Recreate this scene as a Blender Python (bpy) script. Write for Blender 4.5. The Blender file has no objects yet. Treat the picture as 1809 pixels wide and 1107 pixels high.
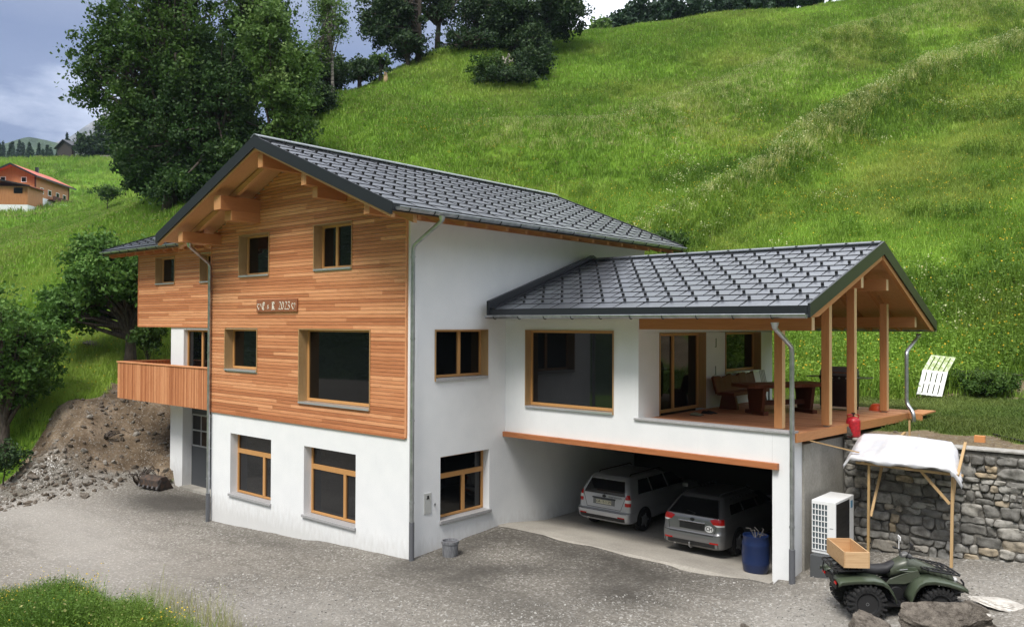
import bpy, bmesh, math, random
import numpy as np
from mathutils import Vector, Matrix, noise as mnoise
random.seed(7)
RNG = np.random.default_rng(11)
S = bpy.context.scene
COL = S.collection
PI = math.pi
R = math.radians

# ------------------------------------------------------------------ camera
CAM = np.array([14.3033, -12.9128, 5.5])
FOC, PITCH, YAW, ROLL = 1446.368, 0.0128458, 0.712549, 0.003881
_f = np.array([-math.sin(YAW)*math.cos(PITCH), math.cos(YAW)*math.cos(PITCH), math.sin(PITCH)])
_r = np.array([math.cos(YAW), math.sin(YAW), 0.0])
_u = np.cross(_r, _f)
_r2 = _r*math.cos(ROLL)+_u*math.sin(ROLL)
_u2 = -_r*math.sin(ROLL)+_u*math.cos(ROLL)
cam = bpy.data.cameras.new('camera')
camo = bpy.data.objects.new('camera', cam)
COL.objects.link(camo)
cam.sensor_fit = 'HORIZONTAL'
cam.sensor_width = 36
cam.lens = 36*FOC/1809
cam.clip_start = 0.1
cam.clip_end = 12000
m = Matrix.Identity(4)
for i in range(3):
    m[i][0], m[i][1], m[i][2], m[i][3] = _r2[i], _u2[i], -_f[i], CAM[i]
camo.matrix_world = m
S.camera = camo

def ray(px, py):
    return _f+(px-904.5)/FOC*_r2-(py-553.5)/FOC*_u2
def at(px, py, d):
    return CAM+ray(px, py)*d

# ------------------------------------------------------------------ world, sun, exposure
SUN_EL, SUN_AZ = R(56), R(-76)        # azimuth of the sun measured from +X towards +Y
sd = Vector((math.cos(SUN_EL)*math.cos(SUN_AZ), math.cos(SUN_EL)*math.sin(SUN_AZ), math.sin(SUN_EL)))
W = bpy.data.worlds.new("World")
S.world = W
W.use_nodes = True
nt = W.node_tree
for n in list(nt.nodes): nt.nodes.remove(n)
def wn(t, **k):
    n = nt.nodes.new(t)
    for a, b in k.items(): setattr(n, a, b)
    return n
out = wn('ShaderNodeOutputWorld'); bg = wn('ShaderNodeBackground'); bg.inputs[1].default_value = 0.1
sky = wn('ShaderNodeTexSky', sky_type='NISHITA', sun_disc=False)
sky.sun_elevation = SUN_EL
sky.sun_rotation = PI/2-SUN_AZ
tc = wn('ShaderNodeTexCoord')
mp = wn('ShaderNodeMapping'); mp.inputs['Scale'].default_value = (1.0, 1.0, 2.6)
nz = wn('ShaderNodeTexNoise'); nz.inputs['Scale'].default_value = 2.1; nz.inputs['Detail'].default_value = 7; nz.inputs['Roughness'].default_value = .55
ramp = wn('ShaderNodeValToRGB')
cr = ramp.color_ramp
cr.elements[0].position = 0.34; cr.elements[0].color = (.62, .86, 1.75, 1)
cr.elements[1].position = 0.86; cr.elements[1].color = (13.0, 13.4, 14.2, 1)
e = cr.elements.new(0.56); e.color = (1.15, 1.4, 2.3, 1)
sep = wn('ShaderNodeSeparateXYZ')
zr = wn('ShaderNodeMapRange'); zr.inputs[1].default_value = 0.30; zr.inputs[2].default_value = 0.75
mixz = wn('ShaderNodeMixRGB'); mixz.inputs[2].default_value = (9.8, 9.8, 10.0, 1)
# a darker bank of cloud to the left of the view, brighter to the right and behind
dot = wn('ShaderNodeVectorMath', operation='DOT_PRODUCT'); 
dv = Vector((0.15, 1.0, 0.1)).normalized(); dot.inputs[1].default_value = dv
dr = wn('ShaderNodeMapRange'); dr.inputs[1].default_value = 0.52; dr.inputs[2].default_value = 0.78
addn = wn('ShaderNodeMath', operation='MULTIPLY_ADD'); addn.inputs[1].default_value = 0.50
mixs = wn('ShaderNodeMixRGB'); mixs.inputs[0].default_value = 0.88
L = nt.links.new
L(tc.outputs['Generated'], mp.inputs[0]); L(mp.outputs[0], nz.inputs['Vector'])
L(tc.outputs['Generated'], sep.inputs[0]); L(sep.outputs[2], zr.inputs[0])
L(tc.outputs['Generated'], dot.inputs[0]); L(dot.outputs['Value'], dr.inputs[0])
L(dr.outputs[0], addn.inputs[0]); L(nz.outputs['Fac'], addn.inputs[2])
L(addn.outputs[0], ramp.inputs[0]); L(ramp.outputs[0], mixz.inputs[1]); L(zr.outputs[0], mixz.inputs[0])
L(sky.outputs[0], mixs.inputs[1]); L(mixz.outputs[0], mixs.inputs[2]); L(mixs.outputs[0], bg.inputs[0]); L(bg.outputs[0], out.inputs[0])
sl = bpy.data.lights.new('sun', 'SUN'); sl.energy = 2.1; sl.angle = R(18); sl.color = (1, .95, .87)
so = bpy.data.objects.new('sun', sl); COL.objects.link(so)
so.rotation_euler = sd.to_track_quat('Z', 'Y').to_euler()
S.view_settings.view_transform = 'Standard'; S.view_settings.look = 'None'
S.view_settings.exposure = 0.9; S.view_settings.gamma = 1; S.view_settings.use_curve_mapping = False
S.cycles.max_bounces = 6; S.cycles.transparent_max_bounces = 12; S.cycles.diffuse_bounces = 4
S.cycles.volume_bounces = 0
S.cycles.use_denoising = True
try:
    S.cycles.denoiser = 'OPENIMAGEDENOISE'; S.cycles.denoising_input_passes = 'RGB_ALBEDO_NORMAL'; S.cycles.denoising_prefilter = 'NONE'
except Exception: pass
S.cycles.sample_clamp_indirect = 6

# ------------------------------------------------------------------ materials
MATS = {}
def mat(name, fn=None, rough=.6, metal=0, color=None, spec=.5, bump=None, **kw):
    """fn(nt, L, N) -> colour socket"""
    if name in MATS: return MATS[name]
    mt = bpy.data.materials.new(name); mt.use_nodes = True; t = mt.node_tree
    b = t.nodes['Principled BSDF']
    b.inputs['Roughness'].default_value = rough; b.inputs['Metallic'].default_value = metal
    b.inputs['Specular IOR Level'].default_value = spec
    for k, v in kw.items():
        b.inputs[k].default_value = v
    H = Nodes(t, b)
    if color is not None: b.inputs['Base Color'].default_value = (*color, 1)
    if fn: fn(H)
    MATS[name] = mt
    return mt
class Nodes:
    def __init__(s, t, b): s.t, s.b = t, b
    def n(s, ty, **k):
        x = s.t.nodes.new(ty)
        for a, v in k.items(): setattr(x, a, v)
        return x
    def l(s, a, b): s.t.links.new(a, b)
    def coords(s, scale=(1, 1, 1), kind='Object', rot=(0, 0, 0)):
        tcn = s.n('ShaderNodeTexCoord'); mpn = s.n('ShaderNodeMapping')
        mpn.inputs['Scale'].default_value = scale; mpn.inputs['Rotation'].default_value = rot
        if kind == 'World':
            g = s.n('ShaderNodeNewGeometry'); s.l(g.outputs['Position'], mpn.inputs[0])
        else: s.l(tcn.outputs[kind], mpn.inputs[0])
        return mpn.outputs[0]
    def noise(s, co, scale, detail=4, rough=.55, dist=0):
        x = s.n('ShaderNodeTexNoise'); s.l(co, x.inputs['Vector'])
        x.inputs['Scale'].default_value = scale; x.inputs['Detail'].default_value = detail
        x.inputs['Roughness'].default_value = rough; x.inputs['Distortion'].default_value = dist
        return x.outputs['Fac']
    def voro(s, co, scale, feature='F1', out='Distance', rnd=1):
        x = s.n('ShaderNodeTexVoronoi', feature=feature); s.l(co, x.inputs['Vector'])
        x.inputs['Scale'].default_value = scale
        if 'Randomness' in x.inputs: x.inputs['Randomness'].default_value = rnd
        return x.outputs[out]
    def ramp(s, fac, stops, interp='LINEAR'):
        x = s.n('ShaderNodeValToRGB'); s.l(fac, x.inputs[0]); c = x.color_ramp; c.interpolation = interp
        while len(c.elements) < len(stops): c.elements.new(.5)
        for e_, (p, cc) in zip(c.elements, stops):
            e_.position = p; e_.color = (*cc, 1) if len(cc) == 3 else cc
        return x.outputs[0]
    def mr(s, v, a, b, c=0, d=1):
        x = s.n('ShaderNodeMapRange'); s.l(v, x.inputs[0])
        for i, q in enumerate((a, b, c, d)): x.inputs[i+1].default_value = q
        return x.outputs[0]
    def mix(s, fac, a, b, mode='MIX'):
        x = s.n('ShaderNodeMixRGB', blend_type=mode)
        for i, v in enumerate((fac, a, b)):
            if isinstance(v, (int, float)): x.inputs[i].default_value = v
            elif isinstance(v, tuple): x.inputs[i].default_value = (*v, 1) if len(v) == 3 else v
            else: s.l(v, x.inputs[i])
        return x.outputs[0]
    def math(s, op, a, b=None):
        x = s.n('ShaderNodeMath', operation=op)
        for i, v in enumerate((a, b)):
            if v is None: continue
            if isinstance(v, (int, float)): x.inputs[i].default_value = v
            else: s.l(v, x.inputs[i])
        return x.outputs[0]
    def attr(s, name, out='Fac'):
        x = s.n('ShaderNodeAttribute'); x.attribute_name = name
        return x.outputs[out]
    def col(s, c): s.l(c, s.b.inputs['Base Color'])
    def bump(s, h, strength=.3, dist=.02):
        x = s.n('ShaderNodeBump'); x.inputs['Strength'].default_value = strength; x.inputs['Distance'].default_value = dist
        s.l(h, x.inputs['Height']); s.l(x.outputs[0], s.b.inputs['Normal'])

def wood(name, ramp3, axis=0, rough=.55, knots=.5, grain=1.0, scale=1.0):
    """axis = direction of the boards (0 X, 1 Y, 2 Z)"""
    def f(H):
        sc = [14*scale]*3; sc[axis] = .9*scale
        co = H.coords(tuple(sc))
        r_ = H.attr('rnd')
        off = H.n('ShaderNodeVectorMath', operation='ADD'); H.l(co, off.inputs[0])
        cb = H.n('ShaderNodeCombineXYZ'); H.l(H.math('MULTIPLY', r_, 37.0), cb.inputs[axis]); H.l(cb.outputs[0], off.inputs[1])
        g = H.noise(off.outputs[0], 2.2, 5, .65, .4)
        base = H.ramp(r_, [(0, ramp3[0]), (.5, ramp3[1]), (1, ramp3[2])])
        dk = H.mix(1.0, base, (.62, .5, .42), 'MULTIPLY')
        c = H.mix(H.mr(g, .45, .75, 0, .75*grain), base, dk)
        sk = [7*scale]*3; sk[axis] = 2.6*scale
        v = H.voro(H.coords(tuple(sk)), 1.0)
        c = H.mix(H.mr(v, .05, .12, .8*knots, 0), c, (.16, .06, .025))
        H.col(c); H.bump(g, .25, .004)
    return mat(name, f, rough=rough, spec=.3)
LAR = ((.43, .160, .070), (.60, .25, .115), (.76, .375, .19))
M_LARX = wood('larch_boards_x', LAR, 0)
M_LARY = wood('larch_boards_y', LAR, 1)
M_LARZ = wood('larch_boards_z', LAR, 2)
BM = ((.44, .19, .075), (.50, .225, .09), (.56, .26, .105))
M_BX = wood('beam_wood_x', BM, 0, knots=.3, grain=.6)
M_BY = wood('beam_wood_y', BM, 1, knots=.3, grain=.6)
M_BZ = wood('beam_wood_z', BM, 2, knots=.35, grain=.6)
SOF = ((.47, .24, .105), (.54, .29, .13), (.60, .33, .155))
M_SOFX = wood('soffit_boards_x', SOF, 0, knots=.3, grain=.6)
M_SOFY = wood('soffit_boards_y', SOF, 1, knots=.3, grain=.6)
FR = ((.50, .26, .095), (.54, .285, .105), (.58, .31, .12))
M_FRAME = wood('window_wood', FR, 2, knots=.0, grain=.35, rough=.4)
M_LIN = wood('lining_wood', ((.40, .25, .12), (.44, .28, .135), (.48, .31, .15)), 2, knots=.2, grain=.6)
M_CUT = wood('end_grain', ((.72, .52, .30), (.76, .55, .33), (.78, .58, .35)), 2, knots=0, grain=.4)
M_BROWN = wood('dark_brown_wood', ((.075, .020, .009), (.11, .030, .013), (.15, .045, .019)), 1, knots=.4, rough=.6)
M_RAW = wood('raw_pine', ((.50, .32, .17), (.56, .37, .20), (.62, .42, .24)), 0, knots=.7, grain=.8)
M_PLANK = wood('old_lath', ((.44, .30, .14), (.50, .34, .17), (.55, .38, .2)), 2, knots=.5, grain=.8)

def f_plaster(H):
    co = H.coords((1, 1, 1)); n = H.noise(co, 2.0, 5); n2 = H.noise(co, 60, 3)
    g = H.n('ShaderNodeNewGeometry'); sz = H.n('ShaderNodeSeparateXYZ'); H.l(g.outputs['Position'], sz.inputs[0])
    st_ = H.mr(H.math('ADD', sz.outputs[2], H.math('MULTIPLY', H.noise(H.coords((3, 3, 1)), 3, 5), 1.0)), .35, .95, 1, 0)
    c = H.mix(H.mr(n, .3, .75), (.82, .835, .855), (.765, .785, .81)); c = H.mix(H.math('MULTIPLY', st_, .38), c, (.40, .38, .35))
    dr = H.noise(H.coords((9, 9, .5)), 2.5, 4, .6); c = H.mix(H.mr(dr, .62, .8, 0, .22), c, (.55, .55, .54)); H.col(c); H.bump(n2, .25, .004)
M_PLAST = mat('white_plaster', f_plaster, rough=.85, spec=.2)
def f_conc(H):
    co = H.coords((1, 1, .6)); n = H.noise(co, 1.1, 6, .6); n2 = H.noise(co, 30, 4)
    c = H.ramp(n, [(.35, (.20, .19, .165)), (.55, (.33, .315, .28)), (.7, (.40, .385, .35))])
    H.col(H.mix(.25, c, H.ramp(n2, [(.3, (.2, .19, .17)), (.7, (.5, .48, .45))]))); H.bump(n2, .3, .006)
M_CONC = mat('concrete', f_conc, rough=.85)
def f_floor(H):
    co = H.coords((1, 1, 1), 'World'); n = H.noise(co, .7, 6, .6); n2 = H.noise(co, 22, 5, .7)
    c = H.ramp(n, [(.35, (.27, .25, .22)), (.6, (.40, .375, .33))])
    H.col(H.mix(.35, c, H.ramp(n2, [(.3, (.18, .17, .15)), (.7, (.52, .49, .44))])))
M_FLOOR = mat('concrete_floor', f_floor, rough=.8)
M_SILL = mat('stone_sill', lambda H: H.col(H.mix(H.mr(H.noise(H.coords((1, 1, 1)), 40, 4), .3, .7), (.30, .30, .31), (.42, .42, .43))), rough=.6)
M_ALU = mat('aluminium_sill', color=(.62, .64, .67), rough=.3, metal=.7)
def f_roof(H):
    r_ = H.attr('rnd'); n = H.noise(H.coords((1, 1, 1)), 9, 4)
    c = H.mix(r_, (.048, .057, .074), (.085, .098, .122)); H.col(c)
    H.l(H.mr(n, .3, .7, .34, .48), H.b.inputs['Roughness'])
M_ROOF = mat('dark_metal_tiles', f_roof, metal=.4, rough=.4, spec=.8, **{'Coat Weight': .7, 'Coat Roughness': .32, 'Coat IOR': 1.7})
M_DARK = mat('dark_sheet_metal', color=(.018, .021, .027), rough=.42, metal=.2)
M_JOINT = mat('tile_joint', color=(.008, .009, .011), rough=.7)
def f_zinc(H):
    n = H.noise(H.coords((1, 1, 1)), 6, 4); H.col(H.mix(H.mr(n, .3, .7), (.33, .35, .37), (.52, .54, .57)))
M_ZINC = mat('zinc', f_zinc, metal=.85, rough=.36)
M_PVC = mat('grey_standpipe', color=(.11, .115, .13), rough=.5)
M_GLASS = mat('window_glass', color=(.003, .0035, .004), rough=.03, spec=.5, IOR=1.42)
M_GLASS2 = mat('room_glass', color=(.010, .011, .013), rough=.035, spec=.5, IOR=1.5)
M_DOORG = mat('garage_door_grey', color=(.055, .06, .068), rough=.5)
M_FIXG = mat('grey_strip', color=(.38, .39, .41), rough=.5)
M_WHITE = mat('white_paint', color=(.78, .79, .80), rough=.45)
M_BLACK = mat('black_plastic', color=(.012, .012, .013), rough=.5)
M_RUB = mat('rubber', lambda H: H.bump(H.noise(H.coords((1, 1, 1)), 60, 3), .4, .01), color=(.016, .016, .017), rough=.8)
M_STEEL = mat('dull_steel', color=(.35, .36, .37), rough=.4, metal=.8)

# ------------------------------------------------------------------ object helpers
ORG = {}
def props(o, label=None, cat=None, group=None, kind=None):
    if label: o['label'] = label
    if cat: o['category'] = cat
    if group: o['group'] = group
    if kind: o['kind'] = kind
    return o
def thing(name, loc, label, cat, group=None, rz=0):
    o = bpy.data.objects.new(name, None); COL.objects.link(o)
    o.location = loc; o.rotation_euler = (0, 0, rz); o.empty_display_size = .2
    ORG[o.name] = Vector(loc) if rz == 0 else None
    return props(o, label, cat, group)
def link(name, me, parent=None, world=True):
    o = bpy.data.objects.new(name, me); COL.objects.link(o)
    if parent is not None:
        o.parent = parent
        org = ORG.get(parent.name)
        ORG[o.name] = org
        if world and org is not None and org.length > 0:
            me.transform(Matrix.Translation(-org))
    return o
class MB:
    def __init__(s): s.v, s.f, s.m, s.r, s.cur, s.rnd = [], [], [], [], 0, None
    def add(s, vs, fs, r=None):
        b = len(s.v); s.v += [tuple(map(float, v)) for v in vs]
        if r is None: r = random.random() if s.rnd is None else s.rnd
        for f in fs: s.f.append([b+i for i in f]); s.m.append(s.cur); s.r.append(r)
    def box(s, x0, x1, y0, y1, z0, z1, r=None):
        s.add([(x0, y0, z0), (x1, y0, z0), (x1, y1, z0), (x0, y1, z0), (x0, y0, z1), (x1, y0, z1), (x1, y1, z1), (x0, y1, z1)],
              [(0, 3, 2, 1), (4, 5, 6, 7), (0, 1, 5, 4), (1, 2, 6, 5), (2, 3, 7, 6), (3, 0, 4, 7)], r)
    def obox(s, o, a, b, c, r=None):
        """corner o and three edge vectors"""
        o, a, b, c = map(Vector, (o, a, b, c))
        if a.cross(b).dot(c) < 0: a, b = b, a
        s.add([o, o+a, o+a+b, o+b, o+c, o+a+c, o+a+b+c, o+b+c],
              [(0, 3, 2, 1), (4, 5, 6, 7), (0, 1, 5, 4), (1, 2, 6, 5), (2, 3, 7, 6), (3, 0, 4, 7)], r)
    def beam(s, p, q, w, h, up=(0, 0, 1), r=None):
        """bar from p to q, width w (sideways), height h, centred"""
        p, q = Vector(p), Vector(q); d = q-p; side = d.cross(Vector(up)).normalized(); u = side.cross(d).normalized()
        s.obox(p-side*w/2-u*h/2, d, side*w, u*h, r)
    def quad(s, a, b, c, d, r=None): s.add([a, b, c, d], [(0, 1, 2, 3)], r)
    def poly(s, pts, r=None): s.add(pts, [tuple(range(len(pts)))], r)
    def prism(s, pts, vec, r=None):
        n = len(pts); v = Vector(vec); P = [Vector(p) for p in pts]
        nn = Vector((0, 0, 0))
        for i in range(n): nn += P[i].cross(P[(i+1) % n])
        if nn.dot(v) > 0: P = P[::-1]
        vs = P+[p+v for p in P]
        s.add(vs, [tuple(range(n)), tuple(range(2*n-1, n-1, -1))]+[((i+1) % n, i, n+i, n+(i+1) % n) for i in range(n)], r)
    def tube(s, pts, rad, n=10, cap=True, r=None):
        P = [Vector(p) for p in pts]; k = len(P)
        rads = rad if isinstance(rad, (list, tuple)) else [rad]*k
        vs = []; fs = []
        t0 = (P[1]-P[0]).normalized(); ref = Vector((0, 0, 1)) if abs(t0.z) < .9 else Vector((1, 0, 0))
        side = t0.cross(ref).normalized()
        for i in range(k):
            if i == 0: t = P[1]-P[0]
            elif i == k-1: t = P[-1]-P[-2]
            else: t = (P[i+1]-P[i]).normalized()+(P[i]-P[i-1]).normalized()
            if t.length < 1e-6: t = P[i+1]-P[i] if i < k-1 else P[i]-P[i-1]
            t.normalize(); side = (side-t*side.dot(t)).normalized(); u = t.cross(side)
            for j in range(n):
                a = 2*PI*j/n; vs.append(P[i]+(side*math.cos(a)+u*math.sin(a))*rads[i])
        for i in range(k-1):
            for j in range(n):
                a, b = i*n+j, i*n+(j+1) % n; fs.append((a, b, b+n, a+n))
        if cap: fs.append(tuple(range(n-1, -1, -1))); fs.append(tuple(range((k-1)*n, k*n)))
        s.add(vs, fs, r)
    def lathe(s, prof, c=(0, 0, 0), n=24, axis=2, r=None, close=True):
        vs, fs = [], []; k = len(prof)
        for (rad, h) in prof:
            for j in range(n):
                a = 2*PI*j/n; p = [rad*math.cos(a), rad*math.sin(a), h]
                if axis == 0: p = [h, p[0], p[1]]
                elif axis == 1: p = [p[1], h, p[0]]
                vs.append((p[0]+c[0], p[1]+c[1], p[2]+c[2]))
        for i in range(k-1):
            for j in range(n):
                a, b = i*n+j, i*n+(j+1) % n; fs.append((a, b, b+n, a+n))
        if close:
            if prof[0][0] > 1e-4: fs.append(tuple(range(n-1, -1, -1)))
            if prof[-1][0] > 1e-4: fs.append(tuple(range((k-1)*n, k*n)))
        s.add(vs, fs, r)
    def mesh(s, name, mats, smooth=False, bevel=0):
        me = bpy.data.meshes.new(name); me.from_pydata(s.v, [], s.f)
        for x in (mats if isinstance(mats, (list, tuple)) else [mats]): me.materials.append(x)
        me.polygons.foreach_set('material_index', s.m)
        a = me.attributes.new('rnd', 'FLOAT', 'FACE'); a.data.foreach_set('value', s.r)
        if smooth: me.polygons.foreach_set('use_smooth', [True]*len(s.f))
        me.update()
        return me
    def build(s, name, mats, parent=None, smooth=False, bevel=0, angle=None, **pr):
        me = s.mesh(name, mats, smooth)
        if smooth and angle: me.set_sharp_from_angle(angle=R(angle))
        o = link(name, me, parent)
        if bevel:
            b = o.modifiers.new('bevel', 'BEVEL'); b.width = bevel; b.segments = 2; b.limit_method = 'ANGLE'; b.angle_limit = R(40)
        return props(o, **pr)
def npmesh(name, V, F, mats, rnd=None, mi=None, smooth=False):
    """V Nx3 array, F Mxk array of equal-size faces"""
    me = bpy.data.meshes.new(name); k = F.shape[1]
    me.vertices.add(len(V)); me.vertices.foreach_set('co', V.astype(np.float32).ravel())
    me.loops.add(F.size); me.loops.foreach_set('vertex_index', F.astype(np.int32).ravel())
    me.polygons.add(len(F)); me.polygons.foreach_set('loop_start', (np.arange(len(F))*k).astype(np.int32))
    for x in (mats if isinstance(mats, (list, tuple)) else [mats]): me.materials.append(x)
    if mi is not None: me.polygons.foreach_set('material_index', mi.astype(np.int32))
    me.update(calc_edges=True)
    if rnd is not None:
        a = me.attributes.new('rnd', 'FLOAT', 'FACE'); a.data.foreach_set('value', rnd.astype(np.float32))
    if smooth: me.polygons.foreach_set('use_smooth', np.ones(len(F), bool))
    me.validate()
    return me

# ------------------------------------------------------------------ terrain
def tps(P, Z, lam=0.0):
    P = np.asarray(P, float); n = len(P)
    d = np.linalg.norm(P[:, None]-P[None], axis=2)
    K = np.where(d > 0, d*d*np.log(d+1e-12), 0)+lam*np.eye(n)
    Q = np.c_[np.ones(n), P]
    A = np.block([[K, Q], [Q.T, np.zeros((3, 3))]])
    w = np.linalg.solve(A, np.r_[Z, 0, 0, 0])
    def f(X):
        X = np.atleast_2d(X); o = np.zeros(len(X))
        for i in range(0, len(X), 20000):
            x = X[i:i+20000]; dd = np.linalg.norm(x[:, None]-P[None], axis=2)
            o[i:i+20000] = (np.where(dd > 0, dd*dd*np.log(dd+1e-12), 0))@w[:n]+w[n]+x@w[n+1:]
        return o
    return f
low_pts = [(0, 0, 0), (-4, 0, -.22), (-8.8, 0, -.52), (0, 3.3, .23), (3.5, 3.3, .23), (7.5, 3.2, .26), (10.2, 5.6, .75), (12.5, 5.6, 1.0), (9.5, 2, .47), (11.5, 3, .8),
           (4.5, -1.6, 0.0), (-14, 1.5, -.52), (-19, -3, -.6), (-10, -6, -.62), (0, -7, -.35), (8, -4, -.1), (14, -2, .4), (16, 4, 1.0), (14, -13, -.6), (-30, -8, -.7),
           (2, -12, -.9), (30, -10, .5), (-20, -20, -1.5), (10, -30, -1), (40, 10, 2), ]
LOW = tps([(a, b) for a, b, c in low_pts], np.array([c for a, b, c in low_pts]), lam=2.0)
hp = []
def add_hp(px, py, d): hp.append(tuple(at(px, py, d)))
def interp(x, xs, ys): return float(np.interp(x, xs, ys))
for px in (560, 760, 960, 1200, 1400, 1600, 1809, 2050):
    D0 = interp(px, [560, 900, 1200, 1500, 1809, 2100], [38, 36.5, 34, 30.5, 27.5, 26]); z0 = interp(px, [560, 1000, 1500, 2100], [5.2, 4.2, 3.1, 3.3]); s_ = .62
    ec = {560: .262, 760: .336, 960: .350, 1200: .367, 1400: .382, 1600: .400, 1809: .415, 2050: .42}[px]
    hor = 570+(px)*.0024
    for e_ in (0.02, .10, .18, .26, .32, ec):
        if e_ > ec: continue
        d = (s_*D0+5.5-z0)/(s_-e_)
        if px < 900: d *= interp(e_, [0, .3], [1, .98 if px > 700 else 1.0])
        p = at(px, hor-e_*FOC, d); hp.append(tuple(p))
        if e_ == ec:
            fw2 = ray(px, hor); fw2 = fw2/np.linalg.norm(fw2)
            q = p+fw2*22; q[2] = p[2]+1.5; hp.append(tuple(q))
            q = p+fw2*90; q[2] = p[2]-6; hp.append(tuple(q))
    p = at(px, hor, D0*.93); p[2] = z0-.15; hp.append(tuple(p))
for a in ((330, 345, 62), (420, 300, 62), (240, 400, 58), (200, 470, 47), (0, 530, 50), (100, 500, 49), (0, 440, 85), (130, 420, 75), (60, 384, 132), (0, 384, 140), (60, 397, 115), (60, 412, 100), (120, 402, 97), (0, 402, 115), (0, 424, 98), (130, 386, 118), (180, 366, 112), (50, 371, 150), (115, 366, 156), (20, 374, 158), (80, 364, 168), (0, 372, 150), (120, 378, 140),
          (215, 335, 125), (0, 285, 230), (100, 283, 230), (215, 284, 220), (215, 610, 37), (100, 600, 38.5), (0, 610, 41), (20, 748, 32.3), (0, 680, 35), (110, 655, 36),
          (60, 815, 29.6), (150, 790, 30.2), (240, 800, 30.6), (100, 745, 31.6), (200, 702, 33.2), (280, 712, 33.6), (-200, 480, 60), (-200, 700, 36), (-200, 300, 200), (-250, 380, 140),
          (320, 640, 38), (300, 700, 35.5), (0, 296, 400), (215, 294, 400), (-300, 296, 400), (450, 296, 380)):
    add_hp(*a)
for a in ((-18, -3.2, -.6), (-14.5, 1.4, -.5), (-24, -5, -.5), (-30, -9, -.4), (-16.5, 1.0, -.45), (-20.5, -1.6, -.35), (-22.7, -3.0, -.2),
          (7.6, 6.1, 2.95), (9, 6.3, 2.98), (12, 6.2, 3.0), (9, 12, 3.05), (14, 10, 3.1), (4, 14, 3.05), (-4, 14, 3.6), (-12, 13, 4.2), (-17, 8, 3.6), (11, 15, 3.1), (7, 16, 3.05), (20, 12, 3.4),
          (-40, -15, .5), (-60, -20, 3), (-9, 5, 2), (40, 20, 8), (60, 0, 6)):
    hp.append(a)
UPP = tps([(a, b) for a, b, c in hp], np.array([c for a, b, c in hp]), lam=1.5)
def sstep(x, a, b):
    t = np.clip((x-a)/(b-a), 0, 1); return t*t*(3-2*t)
# long grassy ledges across the hillside
RIDG = [[(1100, 420, 43), (1290, 340, 48), (1400, 300, 51), (1550, 235, 57), (1650, 200, 60), (1809, 140, 66)],
        [(900, 262, 58), (1050, 268, 58), (1200, 240, 61), (1350, 170, 69), (1500, 120, 76), (1700, 92, 80), (1850, 90, 78)]]
RIDG.append([(1380, 250, 53), (1480, 225, 56), (1600, 190, 60), (1720, 150, 64), (1850, 110, 70)])
RIDG = [[at(*q)[:2] for q in l] for l in RIDG]
def segd(X, a, b):
    ab = b-a; t = np.clip(((X-a)@ab)/(ab@ab), 0, 1); return np.linalg.norm(X-(a+t[:, None]*ab), axis=1)
def ridge_d(X, l): return np.min([segd(X, np.array(l[i]), np.array(l[i+1])) for i in range(len(l)-1)], axis=0)
def fnoise(X, s, seed=0):
    """cheap smooth value noise on Nx2 points"""
    g = np.random.default_rng(seed).random((64, 64)); x = X/s; i = np.floor(x).astype(int); f = x-i; f = f*f*(3-2*f)
    a = g[i[:, 0] % 64, i[:, 1] % 64]; b = g[(i[:, 0]+1) % 64, i[:, 1] % 64]; c = g[i[:, 0] % 64, (i[:, 1]+1) % 64]; d = g[(i[:, 0]+1) % 64, (i[:, 1]+1) % 64]
    return (a*(1-f[:, 0])+b*f[:, 0])*(1-f[:, 1])+(c*(1-f[:, 0])+d*f[:, 0])*f[:, 1]
def masks(X):
    x, y = X[:, 0], X[:, 1]
    # yard (low) mask: in front of house and wall
    yb = np.where(x > 7.55, 5.85, np.where(x > -.35, 9.85, np.where(x > -15.0, 2.6, 1.6)))
    hard = (y < yb).astype(float)
    wl = sstep(x, -18.5, -15.0)                      # smooth towards the left mound
    low = hard*wl
    return low
def height(X):
    X = np.atleast_2d(np.asarray(X, float)); x, y = X[:, 0], X[:, 1]
    lo = LOW(X); up = UPP(X); low = masks(X)
    # left of the house the front strip is yard level too
    fr = sstep(-y-3.0-(np.clip(-14-x, 0, 60))*.28, 0, 3.0)
    low = np.maximum(low, fr)
    d = np.hypot(x-CAM[0], y-CAM[1])
    hill = (1-low)*sstep(up, 3.6, 6.0)
    up = up+hill*(1.25*np.exp(-(ridge_d(X, RIDG[0])/1.3)**2)+1.2*np.exp(-(ridge_d(X, RIDG[1])/2.4)**2)+.8*np.exp(-(ridge_d(X, RIDG[2])/1.5)**2))
    up = up+hill*((fnoise(X, 9, 1)-.5)*.9+(fnoise(X, 3.2, 2)-.5)*.35)*np.clip(d/40, 0, 1.5)
    dirt = dirtmask(X)
    up = up+dirt*(1-low)*((fnoise(X, 1.6, 3)-.35)*.95+(fnoise(X, .6, 4)-.5)*.42)
    lo = lo-.9*((x > -.3) & (x < 7.33) & (y > 3.18) & (y < 9.85))
    lo = lo+((fnoise(X, 2.5, 5)-.5)*.05+(fnoise(X, .5, 6)-.5)*.055)*(1-sstep(-np.maximum(np.abs(x-3.6)-3.7, np.abs(y-6.5)-3.0), 0, .3))
    # bank falling away at the lower left, towards the valley
    bk = bankmask(X)
    lo = lo-bk*1.1
    return lo*low+up*(1-low)
BANK = np.array([at(-150, 985, 17.2)[:2], at(0, 1000, 17.1)[:2], at(100, 1022, 16.8)[:2], at(190, 1062, 16.2)[:2], at(270, 1107, 15.5)[:2], at(340, 1200, 13.8)[:2]])
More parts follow.
